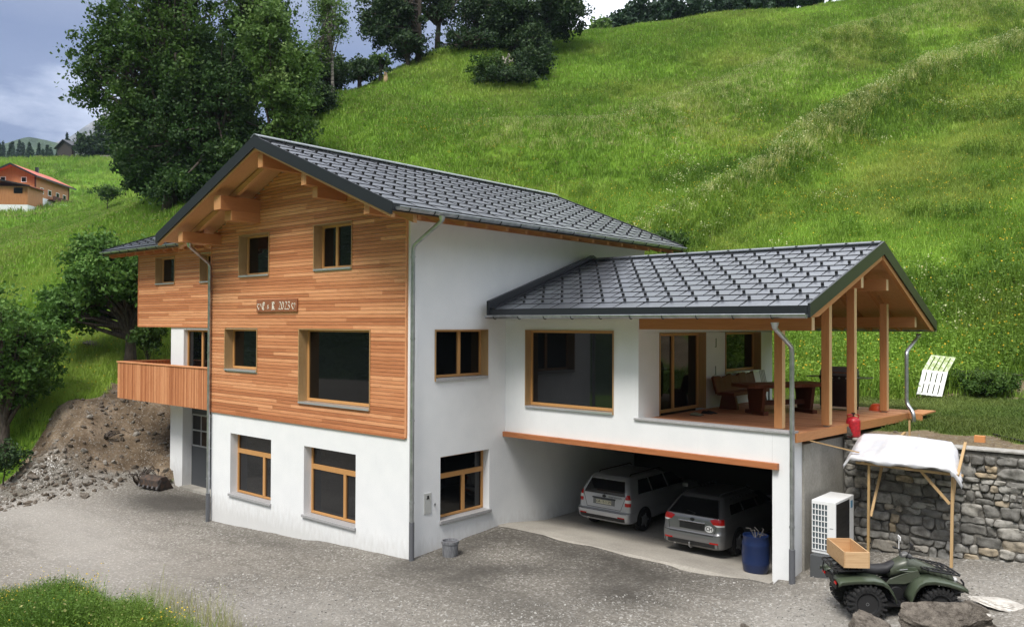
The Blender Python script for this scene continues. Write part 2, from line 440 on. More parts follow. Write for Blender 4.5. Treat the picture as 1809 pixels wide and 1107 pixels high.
def bankside(X):
    """signed distance to the bank edge, positive on the valley side"""
    d = np.min([segd(X, BANK[i], BANK[i+1]) for i in range(len(BANK)-1)], axis=0)
    fl = _f[:2]/np.linalg.norm(_f[:2]); rl = _r[:2]
    q = X-CAM[:2]; a = q@rl; b = q@fl; A = (BANK-CAM[:2])@rl; B = (BANK-CAM[:2])@fl
    edge = np.interp(a, A, B); s = np.where((b < edge) & (a < A[-1]+.5), 1, -1)
    return d*s
def bankmask(X): return sstep(bankside(X), .3, 4.0)
def dirtmask(X):
    q = (X-CAM[:2]); fl = _f[:2]/np.linalg.norm(_f[:2]); dep = q@fl; lat = q@_r[:2]; px = 904.5+FOC*lat/np.maximum(dep, 1)
    top = np.interp(px, [-100, 0, 60, 130, 200, 330], [29.3, 30.0, 31.3, 32.6, 33.8, 34.2])+(fnoise(X, 1.1, 9)-.5)*1.2
    ok = (px < 345) & (dep > 20)
    return np.where(ok, sstep(top-dep, -.5, .4), 0.0)

def axis_lines(fine0, fine1, step, lo, hi, extra=()):
    a = list(np.arange(fine0, fine1+1e-6, step)); s = step; x = fine0
    while x > lo: s = min(s*1.09, 9); x -= s; a.insert(0, x)
    s = step; x = fine1
    while x < hi: s = min(s*1.09, 9); x += s; a.append(x)
    a = [v for v in a if not any(abs(v-e_) < .12 for e_ in extra)]+list(extra)
    return np.array(sorted(a))
gx = axis_lines(-28, 16, .24, -420, 240, (7.45, 7.62, -.42, -.28, -15.05, -14.9))
gy = axis_lines(-12, 24, .24, -80, 430, (3.02, 3.12, 3.24, 5.82, 5.95, 9.8, 9.9, 2.55, 2.68))
GX, GY = np.meshgrid(gx, gy, indexing='ij'); XY = np.c_[GX.ravel(), GY.ravel()]
HZ = height(XY)
ni, nj = len(gx), len(gy)
idx = np.arange(ni*nj).reshape(ni, nj)
TF = np.stack([idx[:-1, :-1], idx[1:, :-1], idx[1:, 1:], idx[:-1, 1:]], -1).reshape(-1, 4)
def hz(x, y): return float(height([[x, y]])[0])

def hitd(px, py, d0=10, d1=200):
    f = ray(px, py); ds = np.linspace(d0, d1, 400); Q = CAM+f*ds[:, None]; zz = height(Q[:, :2]); k = np.argmax(Q[:, 2] < zz)
    return float(ds[k]) if (Q[:, 2] < zz).any() else None
def zones(X):
    x, y = X[:, 0], X[:, 1]
    low = masks(X); fr = sstep(-y-3.0-(np.clip(-14-x, 0, 60))*.28, 0, 3.0); low = np.maximum(low, fr)
    dirt = dirtmask(X)*(1-sstep(low, .5, 1))
    grav = np.clip(sstep(low, .25, .75), 0, 1)*(1-sstep(bankside(X)+(fnoise(X, .8, 21)-.5)*.8, -.4, .3))
    # bare strip behind the stone wall, foot of the meadow
    up = (low < .5)
    bare = np.where(up & (x > 7) & (x < 30), np.clip(1-sstep(y-6.0+(fnoise(X, .7, 12)-.5)*1.4, .5, 1.9), 0, 1), 0)
    q = (X-CAM[:2]); fl = _f[:2]/np.linalg.norm(_f[:2]); dep = q@fl; lat = q@_r[:2]; px = 904.5+FOC*lat/np.maximum(dep, 1)
    bare = np.maximum(bare, np.where(up & (px > 1700) & (dep > 20), np.exp(-((dep-27.2)/1.2)**2)*np.clip((px-1700)/90, 0, 1)*.9, 0))
    bare = np.maximum(bare, np.where(up & (px > 1560) & (dep > 20), np.exp(-((dep-27.6)/.5)**2)*.75, 0))
    bare = np.maximum(bare, np.where((px > -60) & (px < 45) & (dep > 70) & (dep < 100), np.exp(-((dep-86)/5)**2), 0))
    lawn = np.where(up & (x > 3) & (dep < 28) & (px > 1250), 1-bare, 0)
    return np.clip(grav, 0, 1), np.clip(np.maximum(dirt, 0), 0, 1), bare, lawn
# ------------------------------------------------------------------ ground sheet
def gridz(X):
    x, y = X[:, 0], X[:, 1]
    i = np.clip(np.searchsorted(gx, x)-1, 0, ni-2); j = np.clip(np.searchsorted(gy, y)-1, 0, nj-2)
    u = np.clip((x-gx[i])/(gx[i+1]-gx[i]), 0, 1); v = np.clip((y-gy[j])/(gy[j+1]-gy[j]), 0, 1)
    Z = HZ.reshape(ni, nj)
    return (Z[i, j]*(1-u)+Z[i+1, j]*u)*(1-v)+(Z[i, j+1]*(1-u)+Z[i+1, j+1]*u)*v
def f_ground(H):
    P = H.coords((1, 1, 1), 'World')
    nL = H.noise(P, .09, 5, .6); nM = H.noise(P, .8, 5, .6); nF = H.noise(P, 9, 5, .7); nG = H.noise(P, 38, 3, .7)
    # meadow
    g = H.ramp(nL, [(.30, (.075, .155, .016)), (.48, (.15, .25, .026)), (.60, (.24, .32, .05)), (.72, (.38, .38, .11))])
    g = H.mix(H.mr(nM, .35, .7, 0, .5), g, (.06, .13, .016)); g = H.mix(H.mr(nF, .35, .7, 0, .5), g, (.035, .085, .010))
    gx_ = H.n('ShaderNodeSeparateXYZ'); H.l(P, gx_.inputs[0]); lf = H.mr(gx_.outputs[0], -34, -8, .4, 0); g = H.mix(lf, g, (.105, .25, .018))
    # gravel: small stones of mixed greys
    v = H.voro(P, 26, out='Color'); vd = H.voro(P, 26)
    sv = H.n('ShaderNodeSeparateXYZ'); H.l(v, sv.inputs[0])
    st = H.ramp(sv.outputs[0], [(0, (.040, .036, .031)), (.35, (.12, .111, .097)), (.7, (.235, .22, .197)), (.88, (.37, .355, .33)), (1, (.75, .74, .72))])
    fine = H.ramp(nG, [(.3, (.07, .064, .056)), (.7, (.28, .262, .232))])
    gr = H.mix(.5, fine, st); gr = H.mix(H.mr(nM, .3, .72, 0, .45), gr, (.36, .335, .295)); gr = H.mix(H.mr(nL, .42, .62, 0, .3), gr, (.10, .094, .083)); nR = H.noise(H.coords((.5, 3.2, 1), 'World', (0, 0, .35)), .8, 4, .55); gr = H.mix(H.mr(nR, .56, .68, 0, .35), gr, (.085, .078, .066))
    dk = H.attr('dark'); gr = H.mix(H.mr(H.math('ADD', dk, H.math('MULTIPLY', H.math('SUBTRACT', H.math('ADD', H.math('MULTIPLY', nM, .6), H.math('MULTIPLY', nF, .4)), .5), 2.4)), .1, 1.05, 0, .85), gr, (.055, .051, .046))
    pl = H.attr('pale'); gr = H.mix(H.math('MULTIPLY', pl, .55), gr, (.40, .385, .36))
    # soil
    so_ = H.ramp(nM, [(.3, (.065, .047, .031)), (.5, (.17, .128, .088)), (.7, (.33, .26, .19))])
    so_ = H.mix(H.mr(nF, .4, .7, 0, .6), so_, (.055, .038, .024)); so_ = H.mix(H.mr(sv.outputs[1], .86, .93, 0, .6), so_, (.30, .28, .25))
    so_ = H.mix(H.mr(H.attr('foot'), .3, .8), so_, H.mix(H.mr(nM, .35, .65), (.13, .12, .10), st))
    lw = H.mix(H.mr(nF, .35, .65), (.055, .10, .018), (.095, .15, .030)); lw = H.mix(H.mr(nM, .5, .72, 0, .7), lw, (.13, .10, .05))
    def w(a, amt=.6):
        return H.mr(H.math('ADD', H.attr(a), H.math('MULTIPLY', H.math('SUBTRACT', H.math('ADD', H.math('MULTIPLY', nM, .5), H.math('MULTIPLY', nF, .5)), .5), amt)), .38, .62)
    c = H.mix(w('lawn', .3), g, lw); c = H.mix(w('bare'), c, H.mix(H.mr(nF, .4, .6), so_, (.20, .16, .10)))
    c = H.mix(w('dirt'), c, so_); c = H.mix(w('grav', .5), c, gr)
    H.col(c)
    H.bump(H.mix(.5, nG, H.mix(.5, nF, vd)), .8, .035)
M_GROUND = mat('ground_cover', f_ground, rough=.95, spec=.1)
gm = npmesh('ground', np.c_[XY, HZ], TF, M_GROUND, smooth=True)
zg, zd, zb, zl = zones(XY)
x_, y_ = XY[:, 0], XY[:, 1]
def blob(cx_, cy_, sx, sy, rot=0):
    c, s = math.cos(rot), math.sin(rot); dx, dy = x_-cx_, y_-cy_
    return np.exp(-(((dx*c+dy*s)/sx)**2+((-dx*s+dy*c)/sy)**2))
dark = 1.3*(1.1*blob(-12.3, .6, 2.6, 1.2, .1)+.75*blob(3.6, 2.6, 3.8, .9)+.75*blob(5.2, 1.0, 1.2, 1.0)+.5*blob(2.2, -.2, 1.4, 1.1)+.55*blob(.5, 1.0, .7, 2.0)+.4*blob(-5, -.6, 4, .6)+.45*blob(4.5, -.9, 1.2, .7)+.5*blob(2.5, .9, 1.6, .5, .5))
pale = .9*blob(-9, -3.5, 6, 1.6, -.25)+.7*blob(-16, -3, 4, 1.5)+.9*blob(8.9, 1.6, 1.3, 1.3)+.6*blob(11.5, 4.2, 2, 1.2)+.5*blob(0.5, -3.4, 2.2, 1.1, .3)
_q = (XY-CAM[:2]); _dep = _q@(_f[:2]/np.linalg.norm(_f[:2])); foot = np.clip(1-(_dep-29.2)/1.6, 0, 1)*(zd > 0)
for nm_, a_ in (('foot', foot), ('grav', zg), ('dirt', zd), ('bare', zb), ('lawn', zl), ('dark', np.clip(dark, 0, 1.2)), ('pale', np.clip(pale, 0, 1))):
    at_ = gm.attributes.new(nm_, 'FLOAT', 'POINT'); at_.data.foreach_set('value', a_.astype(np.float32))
props(link('ground', gm), kind='structure')

# ------------------------------------------------------------------ scattering (stuff)
SRC = bpy.data.collections.new('sources')
def blades_mesh(name, n, rad, h0, h1, w0, lean, mats, flowers=0, fcol=1, seed=0, leafy=0, lsz=1.0):
    g = np.random.default_rng(seed); V, F, rn, mi = [], [], [], []
    for k in range(n):
        a = g.random()*2*PI; rr = rad*math.sqrt(g.random()); x, y = rr*math.cos(a), rr*math.sin(a)
        h = g.uniform(h0, h1); b = g.random()*2*PI; ln = h*lean*g.uniform(.4, 1.3); w = w0*g.uniform(.7, 1.3)
        dx, dy = math.cos(b)*ln, math.sin(b)*ln; px_, py_ = -math.sin(b)*w, math.cos(b)*w
        i = len(V)
        V += [(x-px_, y-py_, -.05), (x+px_, y+py_, -.05), (x+dx*.35+px_*.8, y+dy*.35+py_*.8, h*.6), (x+dx*.35-px_*.8, y+dy*.35-py_*.8, h*.6), (x+dx+px_*.12, y+dy+py_*.12, h), (x+dx-px_*.12, y+dy-py_*.12, h)]
        F += [(i, i+1, i+2, i+3), (i+3, i+2, i+4, i+5)]; q = g.random(); rn += [q, q]; mi += [0, 0]
    for k in range(leafy):
        a = g.random()*2*PI; rr = rad*math.sqrt(g.random()); z = h1*g.uniform(.15, .95); s = w0*g.uniform(2.2, 4.5)*lsz
        c = Vector((rr*math.cos(a), rr*math.sin(a), z)); d1 = Vector((g.normal(), g.normal(), g.normal()*.5)).normalized(); d2 = d1.cross(Vector((g.normal(), g.normal(), g.normal()))).normalized()
        i = len(V); V += [c-d1*s, c+d2*s*.5, c+d1*s, c-d2*s*.5]; F.append((i, i+1, i+2, i+3)); rn.append(g.random()); mi.append(0)
    for k in range(flowers):
        a = g.random()*2*PI; rr = rad*math.sqrt(g.random()); z = h1*g.uniform(.85, 1.1); s = w0*g.uniform(1.1, 2.4)
        c = Vector((rr*math.cos(a), rr*math.sin(a), z))
        for m_ in range(2):
            d1 = Vector((g.normal(), g.normal(), g.normal()*.4)).normalized(); d2 = d1.cross(Vector((g.normal(), g.normal(), 1))).normalized()
            i = len(V); V += [c-d1*s-d2*s, c+d1*s-d2*s, c+d1*s+d2*s, c-d1*s+d2*s]; F.append((i, i+1, i+2, i+3)); rn.append(g.random()); mi.append(fcol)
    return npmesh(name, np.array([tuple(v) for v in V]), np.array(F), mats, np.array(rn), np.array(mi))
def f_grass(c0, c1, c2, dry=(.20, .19, .07)):
    def f(H):
        P = H.coords((1, 1, 1), 'World'); nL = H.noise(P, .09, 5, .6); nM = H.noise(P, .7, 4, .6)
        oi = H.n('ShaderNodeObjectInfo')
        c = H.ramp(H.attr('rnd'), [(0, c0), (.55, c1), (1, c2)])
        gx_ = H.n('ShaderNodeSeparateXYZ'); H.l(P, gx_.inputs[0]); lf = H.mr(gx_.outputs[0], -34, -8, .4, 0)
        nB = H.noise(H.coords((.6, .35, .9), 'World'), .22, 4, .5); c = H.mix(H.mr(nB, .50, .66, 0, .7), c, tuple(min(1, q*1.35) for q in c2)); c = H.mix(H.mr(nB, .36, .50, .55, 0), c, c0)
        c = H.mix(H.mr(nL, .48, .68, 0, .7), c, dry); c = H.mix(H.mr(nM, .4, .72, 0, .45), c, c0); c = H.mix(lf, c, H.mix(H.attr('rnd'), (.075, .175, .014), (.19, .34, .04)))
        c = H.mix(H.mr(oi.outputs['Random'], 0, 1, 0, .35), c, c2)
        c = H.mix(H.mr(H.attr('tone'), 0, 1, 0, 1), c, c)
        H.col(c)
        H.b.inputs['Transmission Weight'].default_value = 0
    return f
def leafmat(name, fn, rough=.6, tr=.3):
    mt = mat(name, fn, rough=rough, spec=.25)
    t = mt.node_tree; b = t.nodes['Principled BSDF']; o = t.nodes['Material Output']
    tl = t.nodes.new('ShaderNodeBsdfTranslucent'); mx = t.nodes.new('ShaderNodeMixShader'); mx.inputs[0].default_value = tr
    src = b.inputs['Base Color'].links[0].from_socket
    t.links.new(src, tl.inputs[0]); t.links.new(b.outputs[0], mx.inputs[1]); t.links.new(tl.outputs[0], mx.inputs[2]); t.links.new(mx.outputs[0], o.inputs[0])
    return mt
M_GRASS = leafmat('meadow_grass', f_grass((.064, .148, .012), (.185, .345, .028), (.35, .53, .08), dry=(.52, .54, .14)))
M_GRASSD = leafmat('long_weeds', f_grass((.050, .12, .012), (.115, .23, .022), (.22, .36, .045), (.19, .27, .035)))
M_GRASSS = leafmat('short_grass', f_grass((.05, .10, .014), (.10, .17, .026), (.17, .24, .05), (.2, .19, .06)))
M_FLW = mat('white_umbels', color=(.62, .66, .36), rough=.8)
M_FLY = mat('yellow_flowers', color=(.70, .50, .03), rough=.8)
M_SEED = mat('grass_seed_heads', color=(.26, .27, .09), rough=.8)
gmats = [M_GRASS, M_FLW, M_FLY, M_SEED]
gmatd = [M_GRASSD, M_FLW, M_FLY, M_SEED]
def src(me):
    o = bpy.data.objects.new(me.name, me); SRC.objects.link(o); return o
def group_src(name, meshes):
    c = bpy.data.collections.new(name)
    for me in meshes:
        c.objects.link(bpy.data.objects.new(me.name, me))
    return c
C_MEADOW = group_src('meadow_sources', [blades_mesh('t%d' % i, 26, .34, .22, .5, .011, .55, gmats, flowers=(0, 2, 0, 1)[i], fcol=(1, 3, 1, 2)[i], seed=i) for i in range(4)])
C_FAR = group_src('far_sources', [blades_mesh('f%d' % i, 30, .55, .25, .6, .022, .5, gmats, flowers=(0, 2, 0)[i], fcol=3, seed=10+i) for i in range(3)])
C_WEED = group_src('weed_sources', [blades_mesh('w%d' % i, 20, .30, .3, .85, .013, .4, gmatd, flowers=(0, 1, 0)[i], fcol=2, seed=20+i, leafy=34) for i in range(3)])
C_UMBEL = group_src('umbel_sources', [blades_mesh('u%d' % i, 22, .32, .3, .65, .013, .5, gmats, flowers=7, fcol=1, seed=30+i, leafy=6) for i in range(2)])
C_LAWN = group_src('lawn_sources', [blades_mesh('l%d' % i, 26, .22, .04, .11, .007, .8, [M_GRASSS, M_FLW, M_FLY, M_SEED], flowers=0, seed=40+i) for i in range(3)])
def scatter(name, P, scl, coll, seed=0, tilt=.15, **pr):
    g = np.random.default_rng(seed); n = len(P)
    me = bpy.data.meshes.new(name); me.vertices.add(n); me.vertices.foreach_set('co', P.astype(np.float32).ravel())
    a = me.attributes.new('scl', 'FLOAT', 'POINT'); a.data.foreach_set('value', scl.astype(np.float32))
    rt = np.c_[g.normal(0, tilt, n), g.normal(0, tilt, n), g.random(n)*2*PI]
    a = me.attributes.new('rot', 'FLOAT_VECTOR', 'POINT'); a.data.foreach_set('vector', rt.astype(np.float32).ravel())
    o = link(name, me)
    ng = bpy.data.node_groups.new(name, 'GeometryNodeTree')
    ng.interface.new_socket('Geometry', in_out='INPUT', socket_type='NodeSocketGeometry'); ng.interface.new_socket('Geometry', in_out='OUTPUT', socket_type='NodeSocketGeometry')
    gi = ng.nodes.new('NodeGroupInput'); go = ng.nodes.new('NodeGroupOutput'); ip = ng.nodes.new('GeometryNodeInstanceOnPoints')
    ci = ng.nodes.new('GeometryNodeCollectionInfo'); ci.inputs['Collection'].default_value = coll; ci.inputs['Separate Children'].default_value = True; ci.inputs['Reset Children'].default_value = True
    na = ng.nodes.new('GeometryNodeInputNamedAttribute'); na.data_type = 'FLOAT'; na.inputs['Name'].default_value = 'scl'
    nr = ng.nodes.new('GeometryNodeInputNamedAttribute'); nr.data_type = 'FLOAT_VECTOR'; nr.inputs['Name'].default_value = 'rot'
    lk = ng.links.new
    lk(gi.outputs[0], ip.inputs['Points']); lk(ci.outputs[0], ip.inputs['Instance']); ip.inputs['Pick Instance'].default_value = True
    lk(na.outputs['Attribute'], ip.inputs['Scale']); lk(nr.outputs['Attribute'], ip.inputs['Rotation']); lk(ip.outputs[0], go.inputs[0])
    mo = o.modifiers.new('scatter', 'NODES'); mo.node_group = ng
    return props(o, kind='stuff', **pr)
def frustum(n, d0, d1, px0=-120, px1=1930, seed=0, fall=2.0):
    """random ground points in the view wedge, uniform over area"""
    g = np.random.default_rng(seed)
    d = np.sqrt(g.random(n)*(d1*d1-d0*d0)+d0*d0); px = g.uniform(px0, px1, n)
    fl = _f[:2]/np.linalg.norm(_f[:2])
    X = CAM[:2]+fl*d[:, None]+_r[:2]*(d*(px-904.5)/FOC)[:, None]
    return X, d, px
def zmask(X):
    g_, d_, b_, l_ = zones(X)
    inh = ((X[:, 0] > -18.3) & (X[:, 0] < .4) & (X[:, 1] > .3) & (X[:, 1] < 11.2)) | ((X[:, 0] > -.2) & (X[:, 0] < 8.4) & (X[:, 1] > 3) & (X[:, 1] < 11))
    inh |= (X[:, 1] < 6.15) & (X[:, 0] > 7.4)
    return g_, d_, b_, l_, inh
def hillscatter(name, n, d0, d1, coll, s0, s1, seed, label, keep=None, px0=-120, px1=1930):
    X, d, px = frustum(n, d0, d1, px0, px1, seed); g_, d_, b_, l_, inh = zmask(X)
    g = np.random.default_rng(seed+1)
    ok = (g_ < .3) & (d_ < .4) & (b_ < .4+.4*g.random(n)) & (l_ < .5) & ~inh
    if keep is not None: ok &= keep(X, d, px, g)
    X = X[ok]; P = np.c_[X, gridz(X)]
    hor = 572
    return scatter(name, P, g.uniform(s0, s1, len(X)), coll, seed, label=label, cat='grass')
def vis(X, d, px, g):
    """leave out ground that sinks below the lower frame edge or is hidden well behind crests"""
    return np.ones(len(X), bool)
near = (25, 52); 
hillscatter('meadow_grass', 62000, 26, 52, C_MEADOW, .4, .85, 1, 'long green meadow grass on the near slope behind the house')
hillscatter('upper_meadow_grass', 120000, 52, 112, C_FAR, .4, .8, 3, 'paler long grass on the upper hillside under the trees')
hillscatter('far_meadow_grass', 22000, 112, 235, C_FAR, 1.2, 2.2, 5, 'mown green meadow around the red roofed chalet', keep=lambda X, d, px, g: px < 420)
hillscatter('tall_weeds', 14000, 26.5, 42, C_WEED, .8, 1.4, 7, 'tall leafy weeds at the foot of the slope behind the terrace',
            keep=lambda X, d, px, g: (px > 1080) & (d < 29.5+8*g.random(len(d))))
def ledge(X, d, px, g):
    r0 = ridge_d(X, RIDG[0]); r1 = ridge_d(X, RIDG[2])
    cl = fnoise(X, 2.2, 33)
    return (px > 800) & (((np.exp(-(r0/.8)**2)*.8 > g.random(len(d))+.05) & (fnoise(X, 3, 55) > .25)) | ((np.exp(-(r1/.8)**2)*.5 > g.random(len(d))+.05) & (fnoise(X, 3, 56) > .45)) | ((cl > .80) & (px > 1080) & (d < 62) & (g.random(len(d)) > .55)))
hillscatter('white_umbel_flowers', 30000, 28, 75, C_UMBEL, .7, 1.2, 9, 'pale flowering umbels along the grassy ledge across the slope', keep=ledge)
hillscatter('yellow_meadow_flowers', 3800, 27, 60, group_src('yf', [blades_mesh('y%d' % i, 10, .3, .3, .6, .010, .5, gmats, flowers=5, fcol=2, seed=50+i) for i in range(2)]), .7, 1.1, 11,
            'small yellow flowers dotted through the slope', keep=lambda X, d, px, g: (fnoise(X, 4, 44) > .55) & (px > 500))
M_PALE = leafmat('pale_sunlit_grass', f_grass((.34, .40, .10), (.62, .64, .22), (.80, .80, .42), dry=(.75, .74, .34)))  # blade colour also carries the sunlight on the ledges
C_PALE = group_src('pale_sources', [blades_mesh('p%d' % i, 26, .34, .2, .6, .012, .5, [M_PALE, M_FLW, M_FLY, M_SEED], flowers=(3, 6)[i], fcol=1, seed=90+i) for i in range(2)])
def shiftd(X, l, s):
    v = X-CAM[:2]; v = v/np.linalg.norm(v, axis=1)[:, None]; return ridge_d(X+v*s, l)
hillscatter('sunlit_ledge_grass', 150000, 38, 78, C_PALE, .7, 1.2, 29, 'pale grass with the grazing light put into its colour along the ledge across the slope',  # brightness of the grazing light is in the blade colour
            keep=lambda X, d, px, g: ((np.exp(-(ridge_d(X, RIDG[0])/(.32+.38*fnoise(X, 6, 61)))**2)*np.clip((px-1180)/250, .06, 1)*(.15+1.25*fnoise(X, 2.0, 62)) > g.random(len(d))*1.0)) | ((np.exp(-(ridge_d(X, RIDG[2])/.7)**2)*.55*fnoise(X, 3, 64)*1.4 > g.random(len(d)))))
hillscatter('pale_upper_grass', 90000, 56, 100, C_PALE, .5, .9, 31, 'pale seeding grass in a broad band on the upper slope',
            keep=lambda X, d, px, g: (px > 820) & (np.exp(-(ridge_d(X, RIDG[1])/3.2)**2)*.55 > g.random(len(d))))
hillscatter('ledge_shade_weeds', 30000, 38, 78, C_WEED, .7, 1.2, 33, 'dark weeds placed as shade directly below the pale ledge on the slope',  # dark plants set here in place of the shade under the ledge
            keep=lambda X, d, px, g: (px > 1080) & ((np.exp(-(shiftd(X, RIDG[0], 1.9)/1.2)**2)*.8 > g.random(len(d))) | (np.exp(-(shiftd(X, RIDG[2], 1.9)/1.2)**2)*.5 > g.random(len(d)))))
hillscatter('tall_weeds', 16000, 40, 76, C_WEED, .8, 1.3, 27, 'darker tall weeds in bands for the shade of the ledges on the slope',  # dark plants along the ledges stand for their shading
            keep=lambda X, d, px, g: (px > 900) & (((np.exp(-(ridge_d(X, RIDG[0])/2.2)**2) > g.random(len(d))*1.2+.2)) | (np.exp(-(ridge_d(X, RIDG[2])/2.2)**2) > g.random(len(d))*1.2+.3) | (fnoise(X, 5, 77)*.6+fnoise(X, 1.8, 78)*.4 > .68)))
def lawnscatter():
    X, d, px = frustum(30000, 14.5, 30, 1150, 1980, 13); g_, d_, b_, l_, inh = zmask(X); g = np.random.default_rng(5)
    ok = (l_ > .5) & (b_ < .5*g.random(len(d))+.1) & ~inh & (fnoise(X, 1.3, 8) > .03)
    X = X[ok]; scatter('lawn_grass', np.c_[X, gridz(X)], g.uniform(.5, 1.1, len(X)), C_LAWN, 14, label='thin new grass on the lawn beside the terrace', cat='grass')
lawnscatter()
# weedy bank in the lower left corner
M_GRASSB = leafmat('bank_greens', f_grass((.028, .075, .010), (.070, .155, .018), (.15, .26, .04), (.13, .18, .03)))
gmatb = [M_GRASSB, M_FLW, M_FLY, M_SEED]
C_BANK = group_src('bank_sources', [blades_mesh('b%d' % i, 40, .28, .2, .8, .0055, .5, gmatb, flowers=(0, 0, 3)[i], fcol=3, seed=60+i, leafy=90+40*i, lsz=(.8, .6, .7)[i]) for i in range(3)])
def bankscatter():
    X, d, px = frustum(30000, 8, 19, -260, 620, 15); s = bankside(X); g = np.random.default_rng(6)
    ok = (s > -.25+.5*g.random(len(s))) & (s < 7); X = X[ok]; s = s[ok]
    sc = np.clip(.50+.36*s, .4, 1.5)*g.uniform(.6, 1.3, len(X))*(.45+1.35*fnoise(X, .8, 91)**1.5)
    scatter('bank_weeds', np.c_[X, gridz(X)], sc, C_BANK, 16, label='green weeds and grasses on the bank at the drive edge', cat='weeds')
    X, d, px = frustum(3500, 12, 19, 150, 560, 17); s = bankside(X); g = np.random.default_rng(8)
    ok = (s > -1.1) & (s < 1.5) & (px > 250) & (g.random(len(s)) < .25); X = X[ok]
    X2, d2, px2 = frustum(5000, 12, 18.5, -120, 480, 37); s2 = bankside(X2); k2 = (s2 > 0) & (s2 < 2.5) & (fnoise(X2, .9, 93) > .62) & (g.random(len(s2)) < .16); X2 = X2[k2]
    scatter('flowering_weeds', np.c_[X2, gridz(X2)], g.uniform(.8, 1.35, len(X2)), group_src('bf', [blades_mesh('bf%d' % i, 12, .16, .3, .75, .004, .3, gmatd, flowers=7, fcol=2, seed=80+i, leafy=20) for i in range(2)]), 38, label='yellow flowering weeds standing above the bank grass', cat='weeds')
    C_ST = group_src('stalks', [blades_mesh('s%d' % i, 9, .25, .25, .75, .0035, .35, [M_SEED, M_SEED, M_FLY, M_SEED], flowers=4, fcol=3, seed=70+i) for i in range(2)])
    scatter('dry_stalks', np.c_[X, gridz(X)], g.uniform(.6, 1.1, len(X)), C_ST, 18, label='thin brown seed stalks on the gravel edge', cat='weeds')
bankscatter()
# loose stones
def rock_np(seed, sub=1, fl=(1, .75, .5), rough=.35):
    bm = bmesh.new(); bmesh.ops.create_icosphere(bm, subdivisions=sub, radius=1)
    g = np.random.default_rng(seed); pl = [(Vector(g.normal(size=3)).normalized(), g.uniform(.55, .9)) for _ in range(9)]
    for v in bm.verts:
        c = v.co.copy()
        for n_, d_ in pl:
            q = c.dot(n_)
            if q > d_: c -= n_*(q-d_)
        v.co = Vector((c.x*fl[0], c.y*fl[1], c.z*fl[2]))
    me = bpy.data.meshes.new('rock'); bm.to_mesh(me); bm.free(); return me
def f_stone(cols, sc=3):
    def f(H):
        oi = H.n('ShaderNodeObjectInfo'); n = H.noise(H.coords((1, 1, 1)), sc, 6, .65)
        c = H.ramp(oi.outputs['Random'], [(0, cols[0]), (.5, cols[1]), (1, cols[2])])
        c = H.mix(H.mr(n, .35, .7, 0, .6), c, tuple(q*.45 for q in cols[0])); H.col(c); H.bump(n, .6, .03)
    return f
M_PEB = mat('pebbles', f_stone(((.20, .19, .175), (.33, .32, .30), (.62, .61, .58))), rough=.85)
M_PEBB = mat('soil_stones', f_stone(((.09, .07, .05), (.17, .14, .11), (.33, .31, .28))), rough=.9)
def rocks(n, m, s0):
    L_ = []
    for i in range(n):
        me = rock_np(s0+i, 1); me.materials.append(m); L_.append(me)
    return group_src('rk%d' % s0, L_)
C_PEB = rocks(5, M_PEB, 100); C_SOIL = rocks(5, M_PEBB, 120)
def pebbles():
    g = np.random.default_rng(21)
    X, d, px = frustum(60000, 14, 30, -60, 1860, 21); zg_, zd_, zb_, zl_ = zones(X)
    x, y = X[:, 0], X[:, 1]
    dens = .10+.9*np.exp(-((x-8.6)**2+(y-1.9)**2)/2.2)+.8*np.exp(-((x-11.5)/2.2)**2-((y-4)/1.4)**2)+.55*np.exp(-((x+.5)/2.0)**2-((y+3.2)/1.0)**2)+.35*np.exp(-((x+17)/4)**2-((y+1.2)/1.5)**2)
    inside = (x > 0) & (x < 7.6) & (y > 3.3); house_ = (x > -9) & (x < 0) & (y > 0)
    ok = (zg_ > .6) & (g.random(len(x)) < dens) & ~inside & ~house_ & (y < 5.6)
    X = X[ok]; sz = .008+.03*g.random(len(X))**3
    scatter('loose_gravel', np.c_[X, gridz(X)+.003], sz, C_PEB, 22, tilt=.6, label='loose pale gravel stones lying on the forecourt', cat='gravel')
    X, d, px = frustum(9000, 24, 36, -60, 330, 23); zg_, zd_, zb_, zl_ = zones(X)
    ok = (zd_ > .35) & (g.random(len(d)) < .40+.6*(d < 30.4)); X = X[ok]; sz = .02+.17*g.random(len(X))**5
    scatter('mound_stones', np.c_[X, gridz(X)], sz, C_SOIL, 24, tilt=.6, label='stones scattered over the brown earth mound', cat='stones')
    X, d, px = frustum(1500, 18, 30, 1500, 1860, 25); zg_, zd_, zb_, zl_ = zones(X)
    ok = (zb_ > .45) & (X[:, 1] > 6.2); X = X[ok]; sz = .015+.07*g.random(len(X))**4
    scatter('lawn_stones', np.c_[X, gridz(X)], sz, C_SOIL, 26, tilt=.6, label='small stones on the bare strip above the stone wall', cat='stones')
pebbles()

